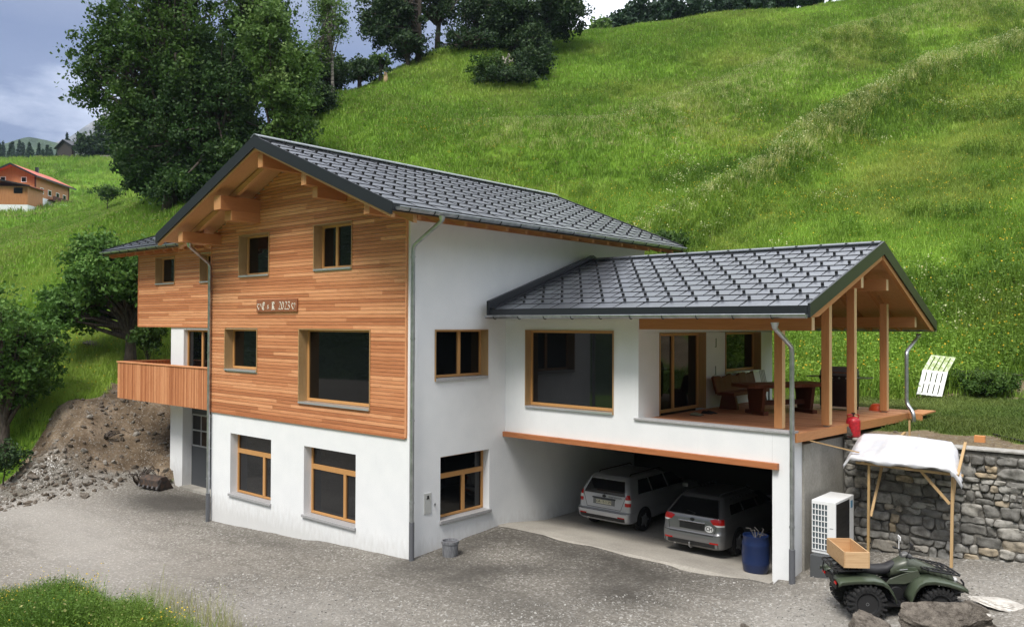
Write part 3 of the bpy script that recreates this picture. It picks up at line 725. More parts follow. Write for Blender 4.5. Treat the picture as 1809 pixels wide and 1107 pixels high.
# ------------------------------------------------------------------ trees
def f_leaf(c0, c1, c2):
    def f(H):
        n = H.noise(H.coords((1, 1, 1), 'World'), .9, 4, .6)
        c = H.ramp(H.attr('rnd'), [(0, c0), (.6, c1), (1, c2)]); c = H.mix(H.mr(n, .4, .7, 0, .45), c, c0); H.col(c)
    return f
M_LEAF = {
 'maple': leafmat('maple_leaves', f_leaf((0.025, 0.058, 0.016), (0.046, 0.101, 0.024), (0.096, 0.164, 0.043))),
 'mid': leafmat('mid_green_leaves', f_leaf((0.034, 0.077, 0.013), (0.064, 0.130, 0.023), (0.115, 0.192, 0.038))),
 'light': leafmat('light_green_leaves', f_leaf((0.065, 0.130, 0.026), (0.117, 0.208, 0.046), (0.208, 0.299, 0.091))),
 'dark': leafmat('dark_leaves', f_leaf((0.018, 0.042, 0.014), (0.036, 0.075, 0.023), (0.072, 0.117, 0.039)), tr=.2),
 'fir': leafmat('fir_needles', f_leaf((0.021, 0.047, 0.026), (0.039, 0.081, 0.042), (0.065, 0.117, 0.058)), tr=.1),
 'orch': leafmat('orchard_leaves', f_leaf((0.051, 0.118, 0.021), (0.101, 0.212, 0.038), (0.220, 0.355, 0.085))),
}
M_BARK = mat('bark', lambda H: (H.col(H.ramp(H.noise(H.coords((6, 6, 1.2)), 3, 5), [(.35, (.035, .026, .02)), (.65, (.10, .08, .065))])), H.bump(H.noise(H.coords((8, 8, 1.5)), 4, 5), .6, .03)), rough=.9)
M_BIRCH = mat('pale_bark', lambda H: H.col(H.ramp(H.noise(H.coords((1, 1, 5)), 2, 4), [(.4, (.06, .05, .045)), (.6, (.30, .28, .25))])), rough=.9)
def leaves_np(g, C, s, n_up=.3):
    n = len(C); d1 = g.normal(size=(n, 3)); d1[:, 2] -= .25; d1 /= np.linalg.norm(d1, axis=1)[:, None]
    d2 = np.cross(d1, g.normal(size=(n, 3))); d2 /= np.linalg.norm(d2, axis=1)[:, None]
    s = s*g.uniform(.6, 1.35, n)[:, None]
    V = np.stack([C-d1*s, C+d2*s*.55-d1*s*.1, C+d1*s, C-d2*s*.55-d1*s*.1], 1).reshape(-1, 3)
    return V, np.arange(4*n).reshape(-1, 4)
def tree(name, base, crowns, nleaf, leaf, kind, label, cat='tree', group=None, trunk_r=.25, lump=.9, seed=0, bark=None, airy=0.0, trunk_top=None, squash=.8, nl=None, twigs=True):
    """crowns: list of (centre, (rx, ry, rz)); lumps of leaves on the ends of limbs"""
    g = np.random.default_rng(seed); rr_ = random.Random(seed)
    t = thing(name, tuple(base), label, cat, group)
    b = Vector(base); mb = MB()
    top = Vector(trunk_top) if trunk_top is not None else Vector(crowns[0][0])+Vector((0, 0, crowns[0][1][2]*.35))
    k = 6; tp = [b+(top-b)*(i/k)+Vector((rr_.gauss(0, .05), rr_.gauss(0, .05), 0))*(top-b).length*.12*(0 < i) for i in range(k+1)]
    tp[0].z -= .4
    mb.tube(tp, [trunk_r*(1.25 if i == 0 else 1-.8*i/k) for i in range(k+1)], 9)
    V, Fs, rn = [], [], []; off = 0
    vol = [c[1][0]*c[1][1]*c[1][2] for c in crowns]; tot = sum(v**.67 for v in vol)
    for (c, rad), vv in zip(crowns, vol):
        c = np.array(c, float); rad = np.array(rad, float); share = vv**.67/tot
        nlump = nl or max(5, int(3.4*(rad[0]*rad[1]*rad[2])**.67/(lump*lump)*4.0*(1-airy*.45)))
        n_here = int(nleaf*share); per = np.maximum(6, g.poisson(n_here/nlump, nlump))
        for q in range(nlump):
            d = g.normal(size=3); d /= np.linalg.norm(d); bl = .80+.62*mnoise.noise(Vector(d*1.6)+Vector((seed*3.7, off*.0, 1.5)))+g.normal(0, .09); r_ = g.uniform(.25, 1.0)**.5*max(.45, bl)*1.08
            lc = c+d*rad*r_*(1-.12*g.random()); lr = lump*g.uniform(.4, 1.25)
            if lc[2] < base[2]+.3: lc[2] = base[2]+.3+g.random()*.5
            n = per[q]; dd = g.normal(size=(n, 3)); dd /= np.linalg.norm(dd, axis=1)[:, None]
            rd = g.random(n)**.45; P = lc+dd*(rd*lr)[:, None]*np.array([1, 1, squash]); el = g.random(n)**2*g.uniform(.2, .95)*lr; P += d*el[:, None]; P[:, 2] -= (dd[:, 0]**2+dd[:, 1]**2)*lr*.25*rd+el*.25
            v, f = leaves_np(g, P, leaf); V.append(v); Fs.append(f+off); off += len(v)
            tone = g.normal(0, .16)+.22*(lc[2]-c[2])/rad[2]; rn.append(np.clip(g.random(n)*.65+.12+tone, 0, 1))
            if twigs and (q % 3 == 0 or airy > .3):
                h = rr_.uniform(.3, .95); st = b+(top-b)*h; en = Vector(lc); md = st.lerp(en, .55)+Vector((0, 0, -.06*(en-st).length+rr_.uniform(0, .5)))
                tr_ = trunk_r*(.34+.25*(1-h)); mb.tube([st, md, en], [tr_, tr_*.5, .015], 5, cap=False)
    mb.build('trunk', bark or M_BARK, t, smooth=True)
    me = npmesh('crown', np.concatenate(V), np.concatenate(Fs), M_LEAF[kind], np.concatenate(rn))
    link('crown', me, t)
    return t
def pxtree(name, px, py, rx, ry, d, kind, label, n, leaf, base=None, seed=0, depth=None, extra=(), **k):
    """main crown at picture point (px,py) and distance d with pixel radii"""
    if d == 0: d = hitd(*base)
    sc = d/FOC; c = at(px, py, d); rad = (rx*sc, (depth or rx)*sc, ry*sc)
    crowns = [(c, rad)]
    for (ex, ey, erx, ery, dd) in extra:
        d2 = d+dd; s2 = d2/FOC; crowns.append((at(ex, ey, d2), (erx*s2, erx*s2, ery*s2)))
    if base is None: bx, by = c[0], c[1]
    else:
        q = at(base[0], base[1], d); bx, by = q[0], q[1]
    bz = float(gridz(np.array([[bx, by]]))[0])
    return tree(name, (bx, by, bz), crowns, n, leaf, kind, label, seed=seed, **k)
G1 = 'big trees on the hillside left behind the house'
pxtree('maple_tree', 375, 200, 105, 105, 56, 'maple', 'huge dark maple tree directly behind the left roof edge', 60000, .135, base=(385, 330), seed=1, group=G1, trunk_r=.45, lump=.95,
       extra=((300, 270, 80, 60, 1), (455, 265, 75, 55, 0), (385, 120, 85, 60, 1), (330, 330, 60, 26, 0), (395, 300, 80, 50, -1)))
pxtree('deciduous_tree', 300, 90, 105, 120, 56, 'mid', 'tallest tree with branches reaching out over the left sky', 42000, .14, base=(300, 330), seed=2, group=G1, trunk_r=.45, lump=.9, trunk_top=at(310, 20, 56),
       extra=((165, 120, 42, 24, 0), (160, 165, 32, 22, 0), (215, 60, 60, 70, 0), (240, 190, 60, 60, 0), (300, -60, 80, 70, 0)))
pxtree('deciduous_tree', 275, 290, 62, 50, 0, 'dark', 'low dense tree at the foot of the large tree group beside the far meadow', 24000, .15, base=(285, 352), seed=3, group=G1, lump=.75, extra=((330, 318, 62, 34, 0), (250, 300, 42, 46, 0), (235, 240, 40, 40, 1)))
pxtree('deciduous_tree', 500, 160, 56, 80, 54, 'light', 'yellowish green tree between the dark maple and the open slope', 26000, .14, base=(480, 300), seed=4, group=G1, lump=.8, airy=.3,
       extra=((518, 235, 38, 55, 0), (470, 60, 55, 60, 0), (530, 120, 32, 60, 0), (500, 285, 45, 30, 0)))
pxtree('deciduous_tree', 450, 40, 75, 110, 60, 'mid', 'airy tree with a dark forked trunk showing sky between its branches', 10000, .14, base=(445, 250), seed=5, group=G1, lump=.8, airy=.8, trunk_r=.3, trunk_top=at(450, -40, 60))
pxtree('birch_tree', 580, 35, 34, 75, 66, 'light', 'slender loose birch standing against the bright sky gap', 5500, .11, base=(590, 160), seed=6, group=G1, lump=.7, airy=.7, trunk_r=.14, bark=M_BIRCH, trunk_top=at(578, -30, 66), extra=((560, 100, 28, 40, 0),))
pxtree('shrub', 580, 130, 45, 36, 70, 'dark', 'dark shrub at the tree edge left of the hilltop gap', 3500, .16, base=(580, 165), seed=7, cat='shrub', group='shrubs on the skyline', lump=.7)
pxtree('shrub', 555, 172, 42, 30, 64, 'dark', 'dark shrub below the slender birch at the meadow edge', 5000, .13, base=(555, 200), seed=77, cat='shrub', group='shrubs on the skyline', lump=.6)
pxtree('shrub', 635, 122, 36, 20, 73, 'dark', 'low shrub on the skyline beneath the bright sky gap', 2200, .15, base=(635, 135), seed=8, cat='shrub', group='shrubs on the skyline', lump=.5)
pxtree('shrub', 672, 108, 26, 12, 75, 'mid', 'small shrub beside the pale stump on the skyline', 1100, .15, base=(672, 115), seed=9, cat='shrub', group='shrubs on the skyline', lump=.45)
G2 = 'dark trees on the hilltop'
HT = [(690, 30, 62, 62, 80, 740, 95, 'leftmost dark tree of the hilltop group leaning to the sky gap', 8000, .5), (770, 5, 50, 42, 84, 774, 70, 'thin trunked tree second from the left on the hilltop', 2600, .9),
      (845, 15, 50, 42, 82, 838, 70, 'hilltop tree with two thin dark trunks in the middle', 4200, .6), (905, 30, 62, 50, 80, 905, 80, 'broad dark tree in the centre right of the hilltop group', 9000, .1),
      (985, 15, 50, 48, 80, 960, 72, 'rightmost dark tree of the hilltop group beside the open sky', 6500, .3)]
for i, (px, py, rx, ry, d, bx, by, lb, n, ai) in enumerate(HT):
    pxtree('hilltop_tree', px, py, rx, ry, d, 'dark', lb, int(n*1.7), .16, base=(bx, by), seed=20+i, group=G2, lump=.85, airy=ai, trunk_r=.32, trunk_top=at(bx, -60, d))
pxtree('shrub', 720, 78, 50, 22, 79, 'dark', 'dark undergrowth shrub below the leftmost hilltop tree', 2600, .16, base=(720, 90), seed=30, cat='shrub', group='undergrowth shrubs on the hilltop', lump=.6)
pxtree('shrub', 830, 72, 60, 18, 80, 'dark', 'dark undergrowth shrub under the two thin hilltop trunks', 2600, .16, base=(830, 80), seed=31, cat='shrub', group='undergrowth shrubs on the hilltop', lump=.6)
pxtree('shrub', 935, 72, 45, 24, 78, 'dark', 'dark undergrowth shrub under the broad hilltop tree', 3000, .16, base=(935, 85), seed=32, cat='shrub', group='undergrowth shrubs on the hilltop', lump=.6)
G3 = 'bushes in the clump on the meadow'
pxtree('bush', 940, 115, 40, 36, 0, 'dark', 'rounded dark bush on the right of the meadow clump', 7000, .13, base=(942, 140), seed=40, cat='bush', group=G3, lump=.5, trunk_r=.08)
pxtree('bush', 868, 122, 40, 26, 0, 'mid', 'spreading bush on the left of the meadow clump', 5000, .12, base=(865, 145), seed=41, cat='bush', group=G3, lump=.45, trunk_r=.08)
pxtree('bush', 900, 138, 60, 18, 0, 'dark', 'low bush at the front of the meadow clump', 5000, .12, base=(900, 152), seed=42, cat='bush', group=G3, lump=.4, trunk_r=.06)
pxtree('bush', 893, 72, 9, 20, 0, 'light', 'slim pale young tree standing at the top of the meadow clump', 700, .13, base=(893, 90), seed=43, cat='bush', group=G3, lump=.35, trunk_r=.06)
G4 = 'trees along the crest top right of the hilltop'
for i, (px, py, rx, ry, d, lb) in enumerate([(1058, 50, 14, 10, 104, 'small pale tree at the left end of the crest treeline'), (1095, 42, 24, 16, 106, 'low rounded tree next to the small pale one on the crest'),
      (1135, 25, 38, 30, 108, 'tall round tree, first big one of the crest treeline'), (1180, 15, 30, 26, 112, 'second big tree of the crest treeline'), (1225, 18, 30, 20, 112, 'third big tree of the crest treeline'),
      (1275, 10, 34, 20, 114, 'bushy tree in the middle of the crest treeline'), (1330, 6, 34, 18, 116, 'low tree right of the middle of the crest treeline'), (1385, 0, 34, 14, 118, 'tree near the right end of the crest treeline'), (1430, -6, 30, 12, 120, 'last tree of the crest treeline before the bare crest')]):
    pxtree('crest_tree', px, py, rx, ry, d, 'light' if i == 0 else 'fir', lb, 2600 if rx > 20 else 900, .3, base=(px, py+ry), seed=50+i, group=G4, lump=1.1, trunk_r=.2)
# orchard trees left
pxtree('apple_tree', 195, 490, 92, 52, 36, 'orch', 'spreading apple tree left behind the balcony', 26000, .105, base=(228, 610), seed=60, group='old apple trees left of the house', lump=.5, trunk_r=.28, trunk_top=at(238, 500, 36),
       extra=((130, 540, 62, 36, 0), (265, 475, 50, 45, 0), (170, 440, 45, 26, 0)))
pxtree('apple_tree', 10, 600, 95, 62, 31.5, 'orch', 'apple tree cut off by the left picture edge above the mound', 24000, .095, base=(12, 740), seed=61, group='old apple trees left of the house', lump=.48, trunk_r=.22, trunk_top=at(0, 640, 31.5),
       extra=((60, 655, 48, 36, 0), (20, 690, 50, 30, .5), (-60, 560, 80, 60, 0)))
pxtree('bush', 190, 338, 26, 11, 105, 'mid', 'small bush on the meadow below the big trees', 900, .18, base=(190, 345), seed=62, cat='bush', lump=.5, trunk_r=.06)
pxtree('bush', 12, 805, 36, 22, 29.3, 'dark', 'weedy bush at the left foot of the earth mound', 1800, .06, base=(5, 845), seed=63, cat='bush', lump=.3, trunk_r=.03)
pxtree('bush', 1180, 425, 40, 16, 38, 'mid', 'bush on the slope behind the right end of the main roof', 2600, .09, base=(1180, 445), seed=64, cat='bush', lump=.35, trunk_r=.04)
pxtree('bush', 1745, 686, 55, 17, 27.0, 'mid', 'dark bushy weed at the far edge of the lawn', 6500, .05, base=(1735, 700), seed=65, cat='bush', lump=.25, trunk_r=.02)
pxtree('bush', 262, 590, 30, 22, 35, 'mid', 'leafy bush between the apple tree and the white wall', 1800, .08, base=(262, 612), seed=66, cat='bush', lump=.3, trunk_r=.03)
# trees round the barn and the forest behind
for i, (px, py, rx, ry, d, lb) in enumerate([(158, 258, 26, 22, 224, 'dark tree right beside the barn'), (190, 250, 26, 28, 226, 'taller dark tree behind the fence right of the barn'), (225, 240, 30, 34, 228, 'large dark tree between the barn and the big tree group')]):
    pxtree('meadow_tree', px, py, rx, ry, d, 'dark', lb, 2600, .5, base=(px, py+ry-3), seed=70+i, group='trees beside the barn', lump=1.6, trunk_r=.3)
def conifer(p, h, r, seed, label):
    g = np.random.default_rng(seed); t = thing('fir_tree', tuple(p), label, 'tree', 'forest trees on the far skyline')
    mb = MB(); mb.tube([Vector(p)-Vector((0, 0, 1)), Vector(p)+Vector((0, 0, h*.96))], [.3, .03], 6); mb.build('trunk', M_BARK, t)
    n = 900; u = g.random(n)**.7; a = g.random(n)*2*PI; q = np.abs(np.sin(u*34+g.normal(0, .3)))*.35+.65
    rr = r*u*q*g.uniform(.5, 1, n); P = np.c_[p[0]+rr*np.cos(a), p[1]+rr*np.sin(a), p[2]+h*(1-u*.93)-rr*.25]
    v, f = leaves_np(g, P, .75); link('crown', npmesh('crown', v, f, M_LEAF['fir'], g.random(n)), t)
g = np.random.default_rng(3)
for i in range(30):
    px = -30+i*8.3+g.uniform(-3, 3); d = g.uniform(330, 420); p = at(px, 0, d)
    z = float(gridz(np.array([[p[0], p[1]]]))[0]); topy = 252+g.uniform(-10, 16)-(8 if i in (3, 4, 9, 10, 18) else 0); topz = at(px, topy, d)[2]
    conifer((p[0], p[1], min(z, topz-12)), topz-min(z, topz-12), g.uniform(2.6, 4), 200+i, 'dark fir in the forest edge above the far meadow')

# ------------------------------------------------------------------ far hills
def hillmesh(name, prof, d0, d1, m, seed, amp):
    """ridge rising from d0 to a crest at d1, profile in picture pixels, then falling behind"""
    g = np.random.default_rng(seed); V = []; nx = 120; ny = 26
    pxs = np.linspace(prof[0][0], prof[-1][0], nx); ys = np.interp(pxs, [p[0] for p in prof], [p[1] for p in prof])
    for j in range(ny):
        t = j/(ny-1)
        for i in range(nx):
            if t <= .7:
                u = t/.7; d = d0+(d1-d0)*u; zc = at(pxs[i], ys[i], d1)[2]; z = -40+(zc+40)*(u**.9)
            else:
                u = (t-.7)/.3; d = d1+(d1-d0)*u*.6; zc = at(pxs[i], ys[i], d1)[2]; z = zc*(1-.6*u)
            p = at(pxs[i], 500, d)
            nn = mnoise.fractal(Vector((p[0]/(amp*7), p[1]/(amp*7), seed)), 1.0, 2.0, 5)
            V.append((p[0], p[1], z+nn*amp*(1 if t < .68 else .35)))
    F = [(j*nx+i, j*nx+i+1, (j+1)*nx+i+1, (j+1)*nx+i) for j in range(ny-1) for i in range(nx-1)]
    me = npmesh(name, np.array(V), np.array(F), m, smooth=True); return props(link(name, me), kind='structure')
M_FOREST = mat('forest_hillside', lambda H: (H.col(H.ramp(H.noise(H.coords((1, 1, 1), 'World'), .035, 6, .75), [(.35, (.018, .04, .02)), (.55, (.04, .075, .03)), (.68, (.09, .13, .05))])), H.bump(H.noise(H.coords((1, 1, 1), 'World'), .05, 5, .8), 1, 8)), rough=1)
M_ROCKM = mat('rocky_mountain', lambda H: H.col(H.ramp(H.noise(H.coords((1, 1, 2.2), 'World'), .008, 7, .75), [(.42, (.07, .085, .075)), (.52, (.16, .16, .155)), (.60, (.22, .22, .22)), (.645, (.7, .72, .75))])), rough=1)
hillmesh('forest_hill', [(-500, 285), (-60, 250), (0, 246), (45, 234), (80, 238), (150, 250), (230, 256), (420, 270)], 500, 950, M_FOREST, 3, 14)
hillmesh('mountain', [(-300, 300), (60, 258), (120, 236), (165, 202), (205, 168), (240, 150), (330, 190), (520, 250), (640, 300)], 1500, 2300, M_ROCKM, 5, 60)
def valley_side():
    V = []; nx, ny = 90, 22
    for j in range(ny):
        t = j/(ny-1)
        for i in range(nx):
            a = R(192+i*215/(nx-1)); d = 260+t*900
            z = -30+(t**.8)*(470+80*math.sin(i*.23)+50*math.sin(i*.61))
            p = (CAM[0]+math.cos(a)*d, CAM[1]+math.sin(a)*d)
            V.append((p[0], p[1], z+mnoise.fractal(Vector((p[0]/90, p[1]/90, 2)), 1, 2, 5)*14))
    F = [(j*nx+i, j*nx+i+1, (j+1)*nx+i+1, (j+1)*nx+i) for j in range(ny-1) for i in range(nx-1)]
    props(link('valley_hillside', npmesh('valley_hillside', np.array(V), np.array(F), M_FOREST, smooth=True)), kind='structure')
valley_side()
# air
hb = MB(); hb.box(-2600, 900, -300, 2700, -60, 780)
M_HAZE = bpy.data.materials.new('haze_air'); M_HAZE.use_nodes = True; ht = M_HAZE.node_tree
ht.nodes.remove(ht.nodes['Principled BSDF']); pv = ht.nodes.new('ShaderNodeVolumePrincipled')
pv.inputs['Color'].default_value = (.62, .76, 1, 1); pv.inputs['Density'].default_value = .00012; pv.inputs['Anisotropy'].default_value = 0.1
ht.links.new(pv.outputs[0], ht.nodes['Material Output'].inputs['Volume'])
HAZE = hb.build('haze', M_HAZE, kind='stuff')
# ------------------------------------------------------------------ the house
HOUSE = thing('house', (-4.4, 5, 0), 'new chalet style house with larch cladding, white plaster, dark metal roof and open carport wing', 'house')
def hpart(mb, name, m, parent=None, **k): return mb.build(name, m, parent or HOUSE, **k)
class Fr:
    """wall frame: origin, direction a along the wall, outward normal n"""
    def __init__(s, o, a, n): s.o, s.a, s.n = Vector(o), Vector(a), Vector(n)
    def P(s, a, n, z): return s.o+s.a*a+s.n*n+Vector((0, 0, z))
    def box(s, mb, a0, a1, n0, n1, z0, z1, r=None):
        mb.obox(s.P(a0, n0, z0), s.a*(a1-a0), s.n*(n1-n0), Vector((0, 0, z1-z0)), r)
FF = Fr((0, 0, 0), (1, 0, 0), (0, -1, 0))          # gable facade, a = X
FR_ = Fr((0, 0, 0), (0, 1, 0), (1, 0, 0))          # right wall X=0, a = Y
FE = Fr((0, 1.9, 0), (1, 0, 0), (0, -1, 0))        # extension
FW = Fr((0, 3.39, 0), (1, 0, 0), (0, -1, 0))       # wing window wall
FT = Fr((4.1, 0, 0), (0, 1, 0), (1, 0, 0))         # terrace wall, a = Y
def panel(mb, F, a0, a1, z0, z1, holes, depth=.3, n=0):
    ca = sorted({a0, a1, *[h[0] for h in holes], *[h[1] for h in holes]}); cz = sorted({z0, z1, *[h[2] for h in holes], *[h[3] for h in holes]})
    ca = [c for c in ca if a0 <= c <= a1]; cz = [c for c in cz if z0 <= c <= z1]
    def flip(q): # ensure outward normal
        v = (q[1]-q[0]).cross(q[2]-q[0]); return q if v.dot(F.n) > 0 else q[::-1]
    for i in range(len(ca)-1):
        for j in range(len(cz)-1):
            xm, zm = (ca[i]+ca[i+1])/2, (cz[j]+cz[j+1])/2
            if any(h[0] < xm < h[1] and h[2] < zm < h[3] for h in holes): continue
            mb.poly(flip([F.P(ca[i], n, cz[j]), F.P(ca[i+1], n, cz[j]), F.P(ca[i+1], n, cz[j+1]), F.P(ca[i], n, cz[j+1])]))
    for h in holes:
        A = [(h[0], h[2]), (h[1], h[2]), (h[1], h[3]), (h[0], h[3])]
        for k in range(4):
            p, q = A[k], A[(k+1) % 4]; mb.poly([F.P(p[0], n, p[1]), F.P(q[0], n, q[1]), F.P(q[0], n-depth, q[1]), F.P(p[0], n-depth, p[1])])
def roofz(x): return 10.24-.41*abs(x+4.35)
# window table: F, a0,a1,z0,z1, layout, depth, lining, group
WH = []
def window(F, a0, a1, z0, z1, lay, depth=.27, lining=True, sillm=None, proud=.0, glass=None, label=None, fw=.07, sill=True, name='window', sillz=.05, sash=None):
    """lay: list of ('v',x) / ('h',z) bars as fractions; panes are cut between them"""
    glass = glass or M_GLASS
    mb = MB(); n0 = -depth-.02; n1 = -depth+.055
    zb = z0+(sillz if sill else 0)
    for (p, q, r, s_) in ((a0, a0+fw, zb, z1), (a1-fw, a1, zb, z1), (a0+fw, a1-fw, z1-fw, z1), (a0+fw, a1-fw, zb, zb+fw)): F.box(mb, p, q, n0, n1, r, s_)
    w, h = a1-a0, z1-zb; cells = [(a0+fw, a1-fw, zb+fw, z1-fw)]
    for ty, fr_, bw in lay:
        new = []
        for c in cells:
            if ty == 'h':
                zz = zb+h*fr_; F.box(mb, c[0], c[1], n0, n1+.004, zz-bw/2, zz+bw/2); new += [(c[0], c[1], c[2], zz-bw/2), (c[0], c[1], zz+bw/2, c[3])]
            else:
                aa = a0+w*fr_
                if ty == 'vl' and c[3] > zb+h*.75: new.append(c); continue
                F.box(mb, aa-bw/2, aa+bw/2, n0, n1+.002, c[2], c[3]); new += [(c[0], aa-bw/2, c[2], c[3]), (aa+bw/2, c[1], c[2], c[3])]
        cells = new
    wo = hpart(mb, name, M_FRAME, bevel=.006)
    if label: wo['label'] = label
    for c in cells:
        g_ = MB(); F.box(g_, c[0]-.01, c[1]+.01, -depth-.01, -depth+.012, c[2]-.01, c[3]+.01); g_.build('pane', glass, wo)
    if lining:
        l_ = MB(); t_ = .022; pr = proud+.03
        for (p, q, r, s_) in ((a0, a0+t_, z0, z1), (a1-t_, a1, z0, z1), (a0+t_, a1-t_, z1-t_, z1)): F.box(l_, p, q, n1, pr, r, s_)
        l_.build('lining', M_LIN, wo)
    if sill:
        s2 = MB(); ex = .03; F.box(s2, a0-(0 if lining else ex)+(.024 if lining else 0), a1+(0 if lining else ex)-(.024 if lining else 0), n1, proud+.055, z0-.004, z0+sillz-.006)
        s2.build('sill', sillm or (M_ALU if lining else M_SILL), wo, bevel=.004)
    WH.append((F, a0, a1, z0, z1))
    return wo
hF = [(-4.36, -1.38, 3.37, 5.35), (-3.72, -2.11, 6.87, 8.08), (-7.37, -5.80, 6.83, 8.05), (-8.12, -6.37, 4.10, 5.33)]
hFl = [(-4.15, -1.97, .37, 2.24), (-7.83, -5.70, .42, 2.25)]
hR = [(.80, 2.68, 4.11, 5.36), (1.01, 2.77, .66, 2.27)]
hW = [(.69, 3.42, 3.36, 5.35)]
hT = [(4.32, 6.65, 3.32, 5.30), (7.79, 10.05, 4.15, 5.32)]
hE = [(-16.5, -14.98, 6.94, 7.98), (-13.15, -11.6, 6.92, 7.95)]
hEd = [(-14.35, -12.4, 3.2, 5.25)]
hEg = [(-14.38, -9.2, -.6, 2.62)]
# gable facade wall: plaster base, backing wall and gable triangle
mb = MB()
panel(mb, FF, -8.92, 0, -1.2, 2.9, hFl, .32)
panel(mb, FF, -8.92, 0, 2.9, 8.1, hF, .32, n=-.004)
Z1 = lambda x: roofz(x)-.2
mb.poly([(-8.92, .004, 8.1), (0, .004, 8.1), (0, .004, Z1(0)), (-4.35, .004, Z1(-4.35)), (-8.92, .004, Z1(-8.92))])
hpart(mb, 'front_wall', M_PLAST)
mb = MB(); panel(mb, FR_, 0, 10.3, -1.2, 8.27, hR, .32); panel(mb, Fr((-8.92, 0, 0), (0, 1, 0), (-1, 0, 0)), 0, 10.3, -1.2, 8.3, [], .3)
mb.poly([(0, 10.3, -1), (-8.92, 10.3, -1), (-8.92, 10.3, Z1(-8.92)), (-4.35, 10.3, Z1(-4.35)), (0, 10.3, Z1(0))])
hpart(mb, 'side_wall', M_PLAST)
# cladding boards
def clad(mb, F, a0, a1, z0, z1, holes, lim=None, pitch=.093, n0=0, vertical=False, rr=random.Random(3)):
    z = z0
    while z < z1-.01:
        zt = min(z+pitch-.010, z1); zm = (z+zt)/2; lo, hi = a0, a1
        if lim: lo, hi = lim(zm, lo, hi)
        if hi-lo > .05:
            iv = [(lo, hi)]
            for h in holes:
                if h[2]-.01 < zm < h[3]+.01:
                    iv = [q for (p, r) in iv for q in ((p, min(r, h[0])), (max(p, h[1]), r)) if q[1]-q[0] > .01]
            for (p, r) in iv:
                x = p
                if x == lo: nx_ = x+rr.uniform(.6, 4)
                else: nx_ = x+rr.uniform(.8, 4)
                while x < r-.01:
                    e_ = min(nx_, r)
                    if r-e_ < .3: e_ = r
                    F.box(mb, x, e_-.003, n0, n0+.024+rr.uniform(-.002, .002), z, zt, rr.random()); x = e_; nx_ = x+rr.uniform(1.6, 4.4)
        z += pitch
def lim(z, lo, hi):
    if z < 7.9: return lo, hi
    h = (10.24-.42-z)/.41+.5
    return max(lo, -4.35-h), min(hi, -4.35+h)
mb = MB(); clad(mb, FF, -8.92, -.12, 2.85, 10.0, [(h[0], h[1], h[2], h[3]) for h in hF], lim, n0=.012)
hpart(mb, 'cladding', M_LARX)
mb = MB(); FF.box(mb, -.118, -.07, -.01, .05, 2.83, 8.1); FF.box(mb, -8.96, -8.925, -.01, .05, 2.83, 7.9); FF.box(mb, -8.92, -.12, .0, .045, 2.80, 2.848)
hpart(mb, 'corner_board', M_LARZ)
# windows of the facade
window(FF, *hF[0], [], .28, proud=.03, fw=.075)
window(FF, *hF[1], [('v', .40, .09)], .27, proud=.03)
window(FF, *hF[2], [], .27, proud=.03)
window(FF, *hF[3], [('v', .93, .05)], .27, proud=.03)
window(FF, *hFl[0], [('h', .69, .13), ('vl', .66, .10)], .29, lining=False, fw=.06, sillz=.07, proud=.01, glass=M_GLASS2)
window(FF, *hFl[1], [('h', .70, .13), ('vl', .66, .10)], .29, lining=False, fw=.06, sillz=.07, proud=.01, glass=M_GLASS2)
window(FR_, *hR[0], [('v', .56, .10)], .27, proud=.0, sillm=M_SILL, sillz=.07, fw=.06)
window(FR_, *hR[1], [('h', .66, .12), ('vl', .58, .10)], .27, lining=False, fw=.06, sillz=.08, proud=.01)
window(FW, *hW[0], [], .24, proud=0, sillz=.05, glass=M_GLASS2)
# extension
mb = MB()
panel(mb, FE, -17.9, -8.92, 5.38, 8.2, hE, .3, n=-.004)
panel(mb, FE, -15.3, -8.92, 2.9, 5.38, hEd, .3); panel(mb, FE, -15.3, -8.92, -1.2, 2.9, hEg, .45)
for (x, zz0, zz1) in ((-17.9, 5.38, 8.3), (-15.3, -1.2, 5.38)): mb.quad((x, 1.9, zz0), (x, 9, zz0), (x, 9, zz1), (x, 1.9, zz1))
mb.poly([(-17.9, 1.904, 8.2), (-17.9, 9, 8.2), (-17.9, 9, 8.5), (-17.9, 5.4, 9.7), (-17.9, 1.904, 8.35)])
mb.quad((-17.9, 9, -1), (-8.92, 9, -1), (-8.92, 9, 8.4), (-17.9, 9, 8.4)); mb.quad((-17.9, 1.9, 5.38), (-8.92, 1.9, 5.38), (-8.92, 9, 5.38), (-17.9, 9, 5.38))
hpart(mb, 'extension_wall', M_PLAST)
mb = MB(); clad(mb, FE, -17.9, -8.95, 5.38, 8.16, hE, n0=.012)
clad(mb, Fr((-17.9, 0, 0), (0, 1, 0), (-1, 0, 0)), 1.88, 9, 5.38, 8.16, [], n0=.012); hpart(mb, 'cladding', M_LARX)
mb = MB(); FE.box(mb, -17.94, -17.9, -.0, .05, 5.34, 8.16); FE.box(mb, -17.9, -8.95, -.01, .048, 5.33, 5.378); hpart(mb, 'corner_board', M_LARZ)
window(FE, *hE[0], [], .27, proud=.03); window(FE, *hE[1], [], .27, proud=.03)
window(FE, *hEd[0], [('v', .55, .1)], .2, lining=False, sill=False, name='balcony_door')
